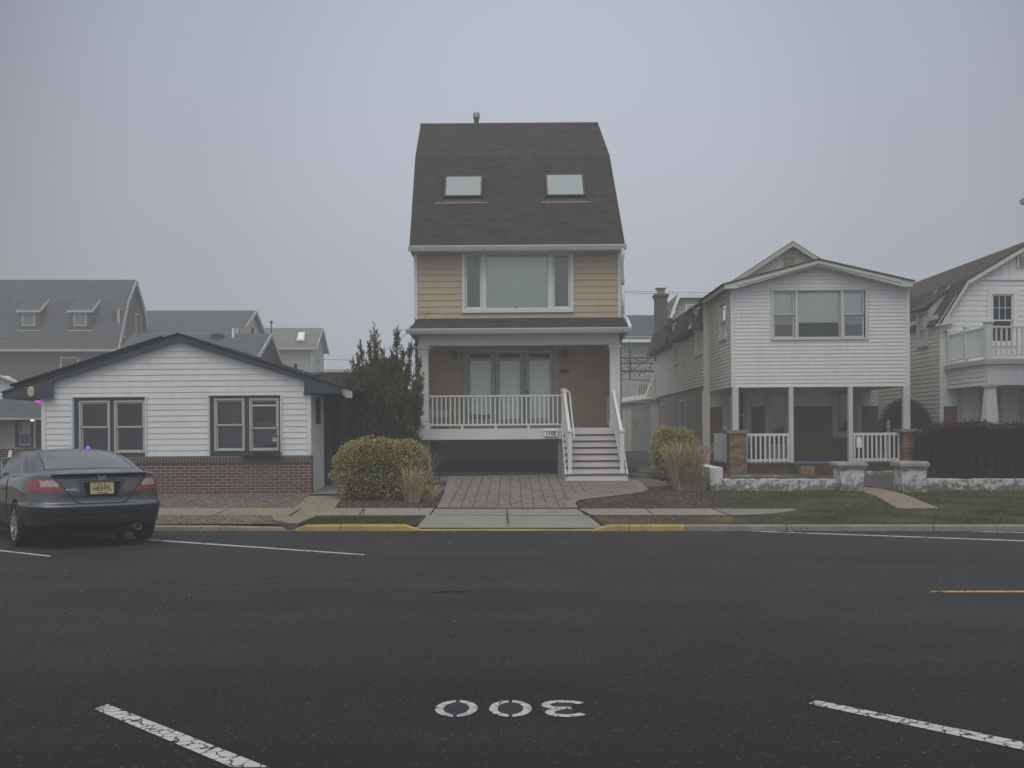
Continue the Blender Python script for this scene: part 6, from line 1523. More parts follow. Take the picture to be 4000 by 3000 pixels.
# juniper: upswept plumes on leaning limbs
yJ = 25.2; bx, bz = X(1492,yJ), G(yJ)
J_ = thing('juniper_tree', 'dark green upswept juniper between the bungalow and the tan house', 'tree', (bx,yJ,bz))
tips = [(1461,1284),(1553,1294),(1608,1338),(1408,1348),(1400,1400),(1380,1415),(1360,1462),(1642,1414),(1651,1478),(1648,1566),(1644,1618),(1500,1380),(1530,1400),(1445,1330),(1575,1380),(1625,1500),(1390,1500),(1370,1560),(1630,1660),(1355,1640),(1480,1480),(1560,1470),(1440,1560),(1520,1580),(1590,1600),(1400,1650),(1470,1650),(1550,1660),(1610,1690),(1365,1700),(1430,1420),(1595,1440),(1345,1745),(1480,1720),(1560,1735)]
lf = MB(); wd = MB(); cr = MB()
for k, (px, py) in enumerate(tips):
    front_ = k >= 20
    y = yJ + (rnd.uniform(-1.1,-.5) if front_ else rnd.uniform(-.5,.9))
    tip = Vector((X(px,y), y, Z(py,y))); b0 = Vector((bx+rnd.uniform(-.12,.12), yJ+rnd.uniform(-.12,.12), bz+rnd.uniform(.15,.5)))
    mid = b0.lerp(tip,.5)+Vector(((tip.x-bx)*.22, (y-yJ)*.25, -.18*abs(tip.x-bx)))
    pts = []
    for t in range(13):
        u = t/12; pts.append(b0*(1-u)**2+mid*2*u*(1-u)+tip*u*u)
    wd.tube(pts, [.045*(1-t/13)+.008 for t in range(13)], 6)
    LL = (tip-b0).length
    def plume(a, d, L, r0):
        for w_ in range(int(16+95*L)):
            f = rnd.random()**.85; e = a+d*L*f+Vector((0,0,.10*L*f*f)); rr = r0*(1-f)**.8+.006
            o = rv()*rr*rnd.uniform(.4,1.0)
            leaf(lf, e+o, d*1.2+o.normalized()*.7+Vector((0,0,.25)), rnd.uniform(.045,.085), rnd.uniform(.014,.026), .3)
    plume(pts[9], (tip-pts[9]).normalized(), (tip-pts[9]).length*1.06, .075)
    for s in range(int(23*LL)):
        u = rnd.uniform(.1,.97)**.8
        if u > .72 and rnd.random() < .35: continue
        t = min(11, int(u*12)); ax = (pts[t+1]-pts[t]).normalized(); p = pts[t].lerp(pts[t+1], u*12-t)
        side = ax.cross(rv()).normalized()
        d = (ax*.9+side*(1.15 if u < .8 else .6)+Vector((0,0,.3))).normalized()
        plume(p, d, (.13+.42*(1-u)**.8)*rnd.uniform(.55,1.25), .07*(1.1-.5*u))
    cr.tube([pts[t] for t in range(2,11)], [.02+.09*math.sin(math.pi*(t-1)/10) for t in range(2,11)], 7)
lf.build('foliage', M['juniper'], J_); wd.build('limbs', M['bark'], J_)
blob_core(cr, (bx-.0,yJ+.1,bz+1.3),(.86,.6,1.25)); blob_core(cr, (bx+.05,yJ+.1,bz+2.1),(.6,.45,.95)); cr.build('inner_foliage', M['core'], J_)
mb = MB(); mb.tube([(bx,yJ,bz-.05),(bx+.02,yJ,bz+.4),(bx-.03,yJ+.05,bz+1.2)],[.14,.11,.06],10); mb.build('trunk', M['bark'], J_)
# bare twigs by the porch column
tw_ = MB(); 
for k in range(9):
    y = 26.0; p0 = Vector((X(1612,y),y,Z(1480,y))); tip = Vector((X(rnd.uniform(1595,1640),y),y+rnd.uniform(-.2,.3),Z(rnd.uniform(1330,1420),y))); m_ = p0.lerp(tip,.5)+Vector((rnd.uniform(-.12,.12),0,0))
    tw_.tube([p0,m_,tip],[.009,.006,.003],5)
tw_.tube([(X(1612,26),26,Z(1480,26)),(X(1600,26),26,Z(1700,26)),(X(1605,26),26,G(26)-.05)],[.009,.014,.02],6)
tag(recentre(tw_.build('bare_sapling', M['bark']), (X(1605,26),26,G(26))), 'thin leafless twigs beside the left porch column of the tan house', 'sapling')

def clump(name, label, base, n, h, spread, mat, lean=.35, plume=False):
    mb = MB(); b = Vector(base)
    for _ in range(n):
        a = rnd.uniform(0,6.283); r = spread*.27*math.sqrt(rnd.random()); p = b+Vector((r*math.cos(a), r*math.sin(a)*.8, -.02))
        hh = h*(1.08-.75*rnd.random()**1.6); a2 = a+rnd.uniform(-.7,.7); ln = rnd.random()**.8*lean*1.25*hh
        dx = Vector((math.cos(a2), math.sin(a2), 0)); droop = rnd.random()**3
        droop = droop if rnd.random() < .8 else 1.0
        q = [p, p+dx*ln*.25+Vector((0,0,hh*.5)), p+dx*ln*.65+Vector((0,0,hh*.85)), p+dx*ln*(1.0+.5*droop)+Vector((0,0,hh*(1-.25*droop)))]
        w = rnd.uniform(.0028,.006); sd = Vector((-dx.y, dx.x, 0)) if rnd.random() < .5 else Vector((1,0,0))
        ws = [w, w, w*.8, .001]
        i = mb.add([v for k in range(4) for v in (q[k]-sd*ws[k], q[k]+sd*ws[k])])
        for k in range(3): mb.f.append((i+2*k, i+2*k+1, i+2*k+3, i+2*k+2))
    return tag(recentre(mb.build(name, mat), b), label, 'ornamental grass', 'clumps of dry ornamental grass')
clump('dry_grass_clump', 'tall tan clump of dry grass in front of the upright yellow-green shrub', (X(2675,22.9),22.9,G(22.9)), 1000, 1.1, 1.0, M['drygrass'], .5)
clump('dry_grass_clump', 'thin tan clump of dry grass at the right end of the broad rounded shrub', (X(1612,20.45),20.45,G(20.45)), 200, .76, .5, M['drygrass'], .45)
clump('dry_grass_clump', 'low straggling dry grass tuft at the edge of the paver driveway', (X(1672,20.6),20.6,G(20.6)), 150, .38, .4, M['drygrass'], 1.1)
clump('dry_grass_clump', 'short dry grass skirt against the curved white wall', (X(2725,22.75),22.75,G(22.75)), 420, .55, .7, M['drygrass'], .8)
clump('dry_grass_clump', 'arching feathery seed heads by the left pier of the car port', (X(1672,24.5),24.5,G(24.5)), 40, .75, .3, M['drygrass'], .7)

def hedge(name, label, x0, x1, y0, y1, z1, n, zb, rounded=False):
    T = thing(name, label, 'hedge', ((x0+x1)/2,(y0+y1)/2,zb)); mb = MB(); tw = MB(); co = MB()
    cx, cy = (x0+x1)/2, (y0+y1)/2
    def top(x): 
        e = min(x-x0, x1-x)
        return z1+.03*math.sin(x*3.1)+.02*math.sin(x*7.7) - (.28*max(0,1-e/.45)**2)
    for _ in range(n):
        f = rnd.random(); x = rnd.uniform(x0,x1)
        if f < .55: y = y0+abs(rnd.gauss(0,.10)); z = zb+.08+(top(x)-zb-.08)*rnd.random()**.6
        elif f < .85: y = rnd.uniform(y0,y1); z = top(x)-abs(rnd.gauss(0,.06))
        else: x = x0+abs(rnd.gauss(0,.1)) if rnd.random() < .5 else x1-abs(rnd.gauss(0,.1)); y = rnd.uniform(y0,y1); z = zb+.1+(top(x)-zb-.1)*rnd.random()
        if rounded:
            d = Vector((rnd.gauss(0,1),rnd.gauss(0,1),rnd.gauss(0,1))).normalized(); k = (abs(d.x)**2.3+abs(d.y)**2.3+abs(d.z)**2.3)**(-1/2.3)*(1.03-abs(rnd.gauss(0,.06)))
            x = cx+d.x*k*(x1-x0)/2; y = cy+d.y*k*(y1-y0)/2; z = (zb+z1)/2+d.z*k*(z1-zb)/2
        leaf(mb, Vector((x,y,z)), rv()+Vector((0,-.3,.5)), rnd.uniform(.02,.05), rnd.uniform(.012,.024))
    m = int(n*.055)
    for _ in range(m):
        x = rnd.uniform(x0+.1,x1-.1); y = rnd.uniform(y0+.02,y1-.1); p = Vector((x,y,zb)); t = Vector((x+rnd.uniform(-.2,.2), y+rnd.uniform(-.15,.15), top(x)-rnd.uniform(0,.5)*(top(x)-zb)))
        if rounded: t.z = zb+(t.z-zb)*.8; t = t.lerp(Vector((cx,cy,t.z)),.25); p = p.lerp(Vector((cx,cy,zb)),.6)
        tw.tube([p, p.lerp(t,.5)+Vector((rnd.uniform(-.06,.06),rnd.uniform(-.06,.06),0)), t],[.008,.006,.003],3,cap=False)
    if not rounded:
        for _ in range(260):
            x = rnd.uniform(x0+.1,x1); y = rnd.uniform(y0,y1); z = top(x)-.05; t = Vector((x+rnd.uniform(-.06,.06), y+rnd.uniform(-.06,.06), z+rnd.uniform(.05,.17)))
            tw.tube([Vector((x,y,z)), t], [.004,.002], 3, cap=False)
            for q in range(3): leaf(mb, Vector((x,y,z)).lerp(t, rnd.uniform(.4,1)), rv()+Vector((0,0,.4)), rnd.uniform(.025,.05), .018)
    mb.build('foliage', M['hedge'], T); tw.build('stems', M['twig'], T)
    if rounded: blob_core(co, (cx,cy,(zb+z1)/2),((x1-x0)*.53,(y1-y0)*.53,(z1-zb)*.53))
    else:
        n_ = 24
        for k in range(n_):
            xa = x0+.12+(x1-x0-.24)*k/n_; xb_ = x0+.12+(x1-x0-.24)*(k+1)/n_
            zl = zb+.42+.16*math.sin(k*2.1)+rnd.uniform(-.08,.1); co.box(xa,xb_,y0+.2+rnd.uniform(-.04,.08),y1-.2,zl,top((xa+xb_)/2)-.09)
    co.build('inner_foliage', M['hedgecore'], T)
hy0 = 23.4
hedge('brown_hedge', 'long dark brown clipped hedge behind the right stone wall', X(3600,hy0), 15.6, hy0, hy0+.95, Z(1658,hy0)+.02, 26000, G(hy0))
hedge('brown_hedge', 'rounded dark brown bush behind the right end of the white house porch', X(3440,29.5), X(3636,29.5), 28.9, 30.2, Z(1562,29.5), 11000, G(29.5), True)

# old whitewashed stone walls and piers
def stonewall(name, label, x0, x1, y0, y1, zb, zt, bump_=.03, seg=.11):
    """low rubble wall: a lumpy box"""
    mb = MB(); nx = max(2, int((x1-x0)/seg)); nz = max(2, int((zt-zb)/.09))
    g = {}
    for i in range(nx+1):
        for j in range(nz+1):
            x = x0+(x1-x0)*i/nx; z = zb+(zt-zb)*j/nz
            g[i,j] = mb.add([(x+rnd.uniform(-.02,.02)*(0<i<nx), y0-rnd.uniform(0,bump_)*(1-.6*(j==nz)), z+rnd.uniform(-.012,.012)*(0<j)), ])
    for i in range(nx):
        for j in range(nz): mb.f.append((g[i,j],g[i+1,j],g[i+1,j+1],g[i,j+1]))
    b = [mb.add([(x0+(x1-x0)*i/nx, y1, zt+rnd.uniform(-.012,.012))]) for i in range(nx+1)]
    for i in range(nx): mb.f.append((g[i,nz],g[i+1,nz],b[i+1],b[i]))
    for i, xx in ((0,x0),(nx,x1)):
        c = mb.add([(xx,y1,zb)]); mb.f.append(tuple(g[i,j] for j in range(nz+1))+(b[i],c))
    c0 = mb.add([(x0,y1,zb),(x1,y1,zb)]); mb.f.append((c0,c0+1,b[nx])+tuple(b[i] for i in range(nx-1,-1,-1)))
    return tag(recentre(mb.build(name, M['flaky']), ((x0+x1)/2,y0,zb+.05)), label, 'stone wall', 'low whitewashed stone garden walls')
yW = 22.7; zW = G(yW)
stonewall('stone_wall', 'low flaking whitewashed stone wall in front of the white house steps', X(2772,yW), X(3300,yW), yW, yW+.28, zW-.05, Z(1872,yW+.1))
stonewall('stone_wall', 'low flaking stone wall under the brown hedge at the right', X(3618,yW), 15.6, yW+.05, yW+.33, zW-.05, Z(1872,yW)+.0)
stonewall('stone_wall', 'pale stone edging just in front of the white house porch', X(2858,26.2), X(3108,26.2), 26.2, 26.4, G(26.2)-.05, Z(1858,26.2)+.0, .02)
stonewall('stone_wall', 'short pale stone edging right of the porch steps', X(3380,26.6), X(3560,26.6), 26.6, 26.75, G(26.6)-.05, G(26.6)+.12, .02)
def pier(label, pxa, pxb, ca, cb, y, cap0, cap1):
    T = thing('stone_pier', label, 'gate pier', (X((pxa+pxb)/2,y),y,G(y)), group='stone gate piers'); zc = Z(cap1,y)
    xa, xb_ = X(pxa,y), X(pxb,y); w = xb_-xa; mb = MB(); n = 6; m = 5; ring = []
    zs = [G(y)-.06+(zc-G(y)+.06)*k/m for k in range(m+1)]
    for k, z in enumerate(zs):
        per = []
        for (ax, ay, dx, dy) in ((xa,y,w,0),(xb_,y,0,.5),(xb_,y+.5,-w,0),(xa,y+.5,0,-.5)):
            for q in range(n): per.append((ax+dx*q/n+rnd.uniform(-.025,.025), ay+dy*q/n+rnd.uniform(-.025,.02), z))
        ring.append(mb.add(per))
    N_ = 4*n
    for k in range(m):
        for q in range(N_): u = (q+1)%N_; mb.f.append((ring[k]+q, ring[k]+u, ring[k+1]+u, ring[k+1]+q))
    b = mb.build('pier_body', M['flaky'], T)
    xa, xb_ = X(ca,y), X(cb,y); o = .07; mb = MB(); zt = Z(cap0,y)
    mb.box(xa+.03,xb_-.03,y-o+.03,y+.5+o-.03,zc-.0,zc+.05); mb.box(xa,xb_,y-o,y+.5+o,zc+.05,zt-.03); mb.hexa([(xa,y-o,zt-.03),(xb_,y-o,zt-.03),(xb_,y+.5+o,zt-.03),(xa,y+.5+o,zt-.03)],[(xa+.06,y-o+.06,zt),(xb_-.06,y-o+.06,zt+.01),(xb_-.06,y+.44+o,zt),(xa+.06,y+.44+o,zt+.01)])
    mb.build('capstone', paint('lichen_stone',(0.25,0.24,0.195),.95,.25,3,dirt=(.42,.42,.38),dirtamt=.7,fine=.3,bmp=.4) if 'lichen_stone' not in bpy.data.materials else bpy.data.materials['lichen_stone'], T, bevel=.015)
pier('flaking stone gate pier left of the concrete walk', 3284, 3374, 3270, 3388, 22.55, 1806, 1832)
pier('flaking stone gate pier right of the concrete walk, at the hedge end', 3526, 3622, 3514, 3630, 22.35, 1803, 1833)
# curved white wall between mulch and lawn
mb = MB(); n = 14; prev = None
x0c = X(2772,22.7); x1c = X(2824,22.7)
for k in range(n+1):
    t = k/n; y = 22.7+4.3*t; xo = .9*(1-math.cos(t*1.2))*.35; top_ = Z(1826,22.7)+.0+.02*t
    i = mb.add([(x0c-xo*.1+xo*.55,y,G(y)-.05),(x1c-xo*.1+xo*.55,y,G(y)-.05),(x1c-xo*.1+xo*.55,y,top_),(x0c-xo*.1+xo*.55,y,top_)])
    if prev is not None:
        for q in range(4): mb.f.append((prev+q, prev+(q+1)%4, i+(q+1)%4, i+q))
    else: mb.f.append((i+3,i+2,i+1,i))
    prev = i
mb.f.append((prev,prev+1,prev+2,prev+3))
tag(recentre(mb.build('curved_wall', paint('worn_white_wall',(0.62,0.63,0.63),.8,.08,1.5,dirt=(.25,.235,.19),dirtamt=.6), bevel=.01), (x0c,22.7,G(22.7))), 'white-topped wall curving back between the dry grass and the lawn', 'garden wall')

# stepping stones
for k, (px, py, w, lab) in enumerate(((2570,1900,.62,'nearest round stepping stone beside the paver driveway'),(2555,1890,.62,'second stepping stone from the paver driveway'),(2540,1881,.5,'third stepping stone from the paver driveway'),(2513,1874,.55,'fourth stepping stone from the paver driveway'),(2513,1864,.5,'fifth stepping stone from the paver driveway'),(2497,1855,.55,'sixth stepping stone, level with the stair foot'),(2522,1845,.5,'third stepping stone from the far end of the row'),(2514,1837,.6,'second stepping stone from the far end of the row'),(2520,1829,.5,'farthest stepping stone, toward the shed'))):
    x, y = GP(px, py); mb = MB(); pts = [(x+w/2*math.cos(t*math.pi/8)*rnd.uniform(.9,1.05), y+w*.33*math.sin(t*math.pi/8)*rnd.uniform(.85,1.05), G(y)+.004) for t in range(16)]
    mb.prism(pts, (0,0,.035)); tag(recentre(mb.build('stepping_stone', M['greyconc']), (x,y,G(y))), lab, 'stepping stone', 'stepping stones along the alley')

# grass blades, pebbles and bark chips: nobody could count them
def inside(x, y, P):
    c = False; j = len(P)-1
    for i in range(len(P)):
        if (P[i][1] > y) != (P[j][1] > y) and x < (P[j][0]-P[i][0])*(y-P[i][1])/(P[j][1]-P[i][1])+P[i][0]: c = not c
        j = i
    return c
def scatter(P, n, fn, excl=()):
    xs = [p[0] for p in P]; ys = [p[1] for p in P]; k = 0; t = 0
    while k < n and t < n*20:
        t += 1; x = rnd.uniform(min(xs),max(xs)); y = rnd.uniform(min(ys),max(ys))
        if inside(x,y,P) and not any(inside(x,y,e) for e in excl): fn(x,y); k += 1
def blades(name, label, P, n, h, mat, excl=(), w=.006):
    mb = MB()
    def f(x, y):
        a = rnd.uniform(0,6.283); hh = h*.8*rnd.uniform(.4,1.2)*(.75+.5*math.sin(x*2.3+y)*math.sin(y*3.1)); p = Vector((x,y,G(y)+.004)); s = Vector((math.cos(a)*w, math.sin(a)*w, 0)); t = p+Vector((rnd.uniform(-.7,.7)*hh, rnd.uniform(-.7,.7)*hh, hh))
        i = mb.add([p-s, p+s, t]); mb.f.append((i,i+1,i+2))
    scatter(P, n, f, excl); o = mb.build(name, mat, kind='stuff'); o['label'] = label; o['category'] = 'grass'; return o
walk = [GP(3376,1896), GP(3524,1929), GP(3672,1989), GP(3508,1989), GP(3420,1938), GP(3376,1926)]
xr_ = 11.5
blades('lawn_grass', 'short patchy green lawn in front of the stone walls', [GP(2786,1988), GP(2796,1925), (4.6,22.68), (xr_,22.68), (xr_-1.5,SB+.02)], 26000, .045, M['grass'], [walk])
blades('verge_grass', 'green grass strip along the plain kerb at the right', [(X(2880,17.3),17.29), (xr_-2.3,17.29), (xr_-1.5,SB-.02), GP(3140,1990), GP(2965,2014), GP(2868,2018)], 22000, .045, M['grass'])
blades('verge_grass', 'small green grass strip behind the yellow kerb at the left', [GP(1240,2021), GP(1668,2017), GP(1622,2042), (X(1590,17.3),17.29), (X(1168,17.3),17.29), GP(1185,2040)], 11000, .05, M['grass'])
blades('dry_turf', 'dead tan turf strip behind the yellow kerb at the right', [GP(2322,2018), (X(2405,17.3),17.29), (X(2960,17.3),17.29), GP(2890,2018)], 9000, .035, M['drytuft'])
def lumps(name, label, P, n, s0, s1, mat, excl=(), flat=.6, cat='gravel'):
    mb = MB()
    def f(x, y):
        s = rnd.uniform(s0,s1); a = rnd.uniform(0,3.14); c, d = math.cos(a)*s, math.sin(a)*s; z = G(y)+.004; k = rnd.uniform(.5,.9)
        i = mb.add([(x+c,y+d,z),(x-d*k,y+c*k,z),(x-c,y-d,z),(x+d*k,y-c*k,z),(x+c*.1,y+d*.1,z+s*flat)])
        for q in range(4): mb.f.append((i+q,i+(q+1)%4,i+4))
    scatter(P, n, f, excl); o = mb.build(name, mat, kind='stuff'); o['label'] = label; o['category'] = cat
lumps('gravel', 'grey-tan gravel bed between the brick base and the pavement', [(X(-200,SB),SB+.03), (X(1150,SB),SB+.03), GP(1200,1938), (-4.4,22.1), (X(-200,22.1),22.1)], 9000, .012, .028, M['pebble'])
lumps('gravel', 'grey-tan gravel strip between the pavement and the tan kerb', [(X(-200,KY),KY+.2), (X(1040,17.3),KY+.2), (X(1050,SF),SF-.02), (X(-200,SF),SF-.02)], 6000, .012, .028, M['pebble'])
lumps('bark_mulch', 'dark bark mulch under the broad rounded shrub', [GP(1312,1986), GP(1348,1940), (-3.3,26), (X(1740,26),26), GP(1730,1925), GP(1696,1986)], 5000, .015, .035, M['chip'], cat='mulch')
lumps('bark_mulch', 'dark bark mulch between the paver driveway and the curved wall', [GP(2262,1987), GP(2252,1967), GP(2300,1951), GP(2389,1942), GP(2536,1914), GP(2510,1882), (3.0,25), (4.9,25), GP(2785,1935), GP(2778,1987)], 6000, .015, .035, M['chip'], cat='mulch')
lumps('river_stones', 'small heap of tan river stones beside the car port floor', [GP(1682,1862), GP(1750,1862), GP(1745,1885), GP(1690,1885)], 130, .03, .055, M['pebble'], cat='stones')

lm = leafmat('fallen_leaf', [(0.10,0.07,0.04),(0.17,0.12,0.07),(0.24,0.19,0.12),(0.30,0.28,0.24)])
def litter(name, label, P, n, s0, s1):
    mb = MB()
    def f(x, y):
        p = Vector((x,y,G(y)+.024 if y > 17.3 else G(y)+.005)); a = rnd.uniform(0,6.28); L = rnd.uniform(s0,s1)
        leaf(mb, p, Vector((math.cos(a),math.sin(a),rnd.uniform(0,.3))), L, L*.45, .1)
    scatter(P, n, f); o = mb.build(name, lm, kind='stuff'); o['label'] = label; o['category'] = 'leaf litter'
litter('leaf_litter', 'dry leaves and grit lying in the gutter along the far kerb', [(-8,16.75),(9,16.75),(9,17.07),(-8,17.07)], 420, .015, .05)
litter('leaf_litter', 'scattered dry leaves on the pavement, driveway and beds in front of the houses', [(-6,17.4),(10,17.4),(9,22),(-4,24)], 420, .02, .06)
litter('leaf_litter', 'a few pale scraps and leaves on the open asphalt', [(-9,6),(9,6),(9,16.7),(-9,16.7)], 70, .015, .045)
# ================================================================= dark grey two-door car
M['carpaint'] = paint('dark_grey_car_paint', (0.062,0.069,0.078), .34, .05, 1.0, metal=.5, spec=.5, coat=1.0, fine=.02)
M['carlow'] = paint('dark_lower_body', (0.020,0.022,0.024), .5, .08, 1.0, metal=.0, spec=.35, coat=.15, dirt=(.05,.05,.048), dirtamt=.4)  # darker tone for everything below the bumper crease
M['carglass'] = paint('sky_toned_car_glass', (0.12,0.15,0.143), .12, .06, 1.0, spec=.7, fine=.0)  # pale base colour stands in for sky reflected in the rear window
M['carglassdark'] = paint('dark_side_glass', (0.022,0.032,0.032), .1, .06, 1.0, spec=.55, fine=.0)
M['redlamp'] = paint('red_lamp_lens', (0.26,0.018,0.025), .2, .1, 6, spec=.5, coat=.5)
M['clearlamp'] = paint('clear_lamp_lens', (0.36,0.31,0.30), .25, .3, 20, spec=.5, coat=.5)
M['chrome'] = paint('chrome_badge', (0.6,0.62,0.64), .25, .05, 5, metal=.9)
M['alloy'] = paint('alloy_wheel', (0.30,0.31,0.32), .4, .1, 8, metal=.6)
M['plate'] = paint('number_plate_yellow', (0.45,0.41,0.19), .5, .08, 8)
M['under'] = paint('underbody_black', (0.010,0.010,0.010), .9, .2, 4)
CX = 1.06
rax, ray = X(317,15.07)+.05, 15.05
car = thing('parked_car', 'dark grey two-door coupe parked at an angle in front of the bungalow', 'car', (rax, ray, G(15.07)-.0), (R(.3), 0, R(36.5)), local=True)
# control grid: levels from sill to roof, stations from rear centre round the corner to the nose
def lv(*p): return [Vector(q) for q in p]
side = lambda z, w, zf: None
LV = []
base = [(0,-.95),(.44,-.938),(.70,-.86),(.825,-.68),(.868,-.35),(.875,0),(.87,.4),(.865,1.2),(.865,2.2),(.85,2.9),(.62,3.38),(0,3.5)]
def ring(z, dy, dx, zl=None):
    out = []
    for k,(x,y) in enumerate(base):
        f = 1 if k < 4 else (.5 if k == 4 else 0); fr = 1 if k > 9 else 0
        out.append(Vector((max(0,x-(dx if x > 0 else 0)), y+dy*f-dy*.6*fr, z if zl is None else z+(zl-z)*max(0,min(1,(k-3)/2)))))
    return out
LV.append(ring(.30,.16,.09,.22)); LV.append(ring(.335,.06,.035,.26)); LV.append(ring(.45,.02,.012,.42)); LV.append(ring(.60,-.005,-.004,.58)); LV.append(ring(.665,.045,.004,.66))
LV.append(lv((0,-.90,.81),(.44,-.885,.81),(.68,-.80,.81),(.805,-.62,.81),(.862,-.33,.80),(.872,0,.80),(.87,.4,.79),(.865,1.2,.78),(.862,2.2,.77),(.84,2.9,.70),(.63,3.36,.62),(0,3.48,.62)))
LV.append(lv((0,-.882,.985),(.44,-.866,.983),(.67,-.785,.98),(.782,-.60,.97),(.838,-.32,.945),(.852,0,.93),(.852,.4,.915),(.848,1.2,.89),(.845,2.2,.86),(.81,2.85,.80),(.63,3.3,.68),(0,3.44,.68)))
LV.append(lv((0,-.885,1.06),(.44,-.866,1.057),(.655,-.77,1.045),(.76,-.59,1.025),(.81,-.31,1.0),(.825,0,.985),(.825,.4,.965),(.82,1.2,.93),(.815,2.15,.90),(.78,2.8,.84),(.62,3.2,.73),(0,3.36,.73)))
LV.append(lv((0,-.74,1.068),(.42,-.73,1.066),(.63,-.66,1.056),(.735,-.53,1.04),(.785,-.27,1.02),(.80,.03,1.003),(.80,.42,.982),(.795,1.2,.945),(.785,2.1,.915),(.74,2.65,.865),(.58,2.95,.80),(0,3.0,.80)))
LV.append(lv((0,-.47,1.085),(.40,-.455,1.08),(.60,-.40,1.068),(.69,-.30,1.055),(.742,-.1,1.035),(.758,.15,1.018),(.762,.5,.995),(.76,1.2,.958),(.74,1.95,.935),(.62,2.28,.93),(.35,2.42,.94),(0,2.45,.945)))
LV.append(lv((0,.02,1.225),(.36,.03,1.22),(.55,.06,1.205),(.63,.12,1.19),(.672,.25,1.172),(.69,.4,1.16),(.695,.7,1.15),(.69,1.2,1.135),(.66,1.72,1.12),(.56,1.98,1.12),(.3,2.08,1.13),(0,2.1,1.135)))
LV.append(lv((0,.50,1.318),(.33,.51,1.312),(.49,.54,1.298),(.535,.58,1.285),(.56,.66,1.278),(.575,.75,1.275),(.58,.9,1.272),(.575,1.2,1.268),(.56,1.45,1.262),(.46,1.62,1.265),(.25,1.68,1.275),(0,1.7,1.28)))
LV.append(lv((0,.78,1.342),(0.20,.79,1.337),(.32,.81,1.326),(.36,.84,1.32),(.38,.9,1.318),(.39,.96,1.316),(.395,1.02,1.315),(.39,1.14,1.312),(.37,1.28,1.308),(.3,1.38,1.308),(.16,1.42,1.312),(0,1.43,1.314)))
LV.append(lv(*[(0,.95+.02*k,1.348-.001*k) for k in range(12)]))
for k, dz in ((10,.018),(11,.03),(12,.026),(13,.026)):
    for v in LV[k]: v.z += dz
for L in LV:
    for v in L: v.x *= CX; v.y *= CX
NS, NV = 10, 8
def cr(p0,p1,p2,p3,t):
    m1 = (p2-p0)*.42; m2 = (p3-p1)*.42; t2 = t*t; t3 = t2*t
    d = (p2-p1); lim = d.length*1.2
    if m1.length > lim: m1 = m1*(lim/m1.length)
    if m2.length > lim: m2 = m2*(lim/m2.length)
    return p1*(2*t3-3*t2+1)+m1*(t3-2*t2+t)+p2*(3*t2-2*t3)+m2*(t3-t2)
def mir(v): return Vector((-v.x, v.y, v.z))
cols = []
for L in LV:
    row = []
    for s in range(len(L)-1):
        p0 = mir(L[1]) if s == 0 else L[s-1]; p3 = mir(L[-2]) if s == len(L)-2 else L[s+2]
        for q in range(NS): row.append(cr(p0,L[s],L[s+1],p3,q/NS))
    row.append(L[-1].copy()); cols.append(row)
nS = len(cols[0]); grid = []
for k in range(len(cols)-1):
    for q in range(NV):
        t = q/NV; row = []
        for s in range(nS):
            p0 = cols[max(k-1,0)][s]; p3 = cols[min(k+2,len(cols)-1)][s]
            row.append(cr(p0,cols[k][s],cols[k+1][s],p3,t))
        grid.append(row)
grid.append(cols[-1]); nK = len(grid)
for row in grid: row[0].x = 0; row[-1].x = 0
# wheel arches
WR = .365; axles = [(0.0,.315),(2.65*1.0,.315)]
verts = []; idx = {}
for m in (1,-1):
    for k in range(nK):
        for s in range(nS):
            if m == -1 and s in (0,nS-1): idx[m,k,s] = idx[1,k,s]; continue
            v = grid[k][s]; idx[m,k,s] = len(verts); verts.append(Vector((v.x*m, v.y, v.z)))
def inarch(v):
    return abs(v.x) > .6 and any((v.y-a)**2+(v.z-z)**2 < WR*WR for a, z in axles)
arch = [inarch(v) for v in verts]
P = {'body': [], 'rear_window': [], 'side_window': [], 'quarter_window': [], 'tail_lamp': [], 'window_surround': [], 'clear': [], 'low': []}
def xlid(z): return (.335+(.63-.335)*(z-.667)/(1.06-.667))*1.03
for m in (1,-1):
    for k in range(nK-1):
        for s in range(nS-1):
            f = [idx[m,k,s], idx[m,k,s+1], idx[m,k+1,s+1], idx[m,k+1,s]]
            if m == -1: f = f[::-1]
            if all(arch[i] for i in f): continue
            c = (verts[f[0]]+verts[f[1]]+verts[f[2]]+verts[f[3]])/4; kf = (k+.5)/NV; sf = (s+.5)/NS; x = abs(c.x)
            key = 'body'
            if 9.15 < kf < 10.95 and sf < 2.0+.0*(kf-9): key = 'rear_window' if (9.3 < kf < 10.8 and sf < 1.83) else 'window_surround'
            elif 9.15 < kf < 10.8 and 3.75+max(0,(kf-9.2))*.25 < sf < 5.15: key = 'quarter_window'
            elif 9.15 < kf < 10.85 and 5.35 < sf < 8.3: key = 'side_window'
            elif 5.0 < kf < 6.0 and sf < 3.45 and x > xlid(c.z)+.012: key = 'clear' if (5.36 < kf < 5.88 and x < .72*CX and sf < 2.75 and x > xlid(c.z)+.03) else 'tail_lamp'
            elif kf < 3.05: key = 'low'
            P[key].append((m, f))
for i, v in enumerate(verts):
    if arch[i]:
        a, z = min(axles, key=lambda q: (v.y-q[0])**2+(v.z-q[1])**2); d = Vector((v.y-a, v.z-z)); 
        if d.length < 1e-4: d = Vector((0,1))
        d = d.normalized()*WR; v.y = a+d.x; v.z = z+d.y
bvh = BVHTree.FromPolygons(verts, [f for L in P.values() for _, f in L])
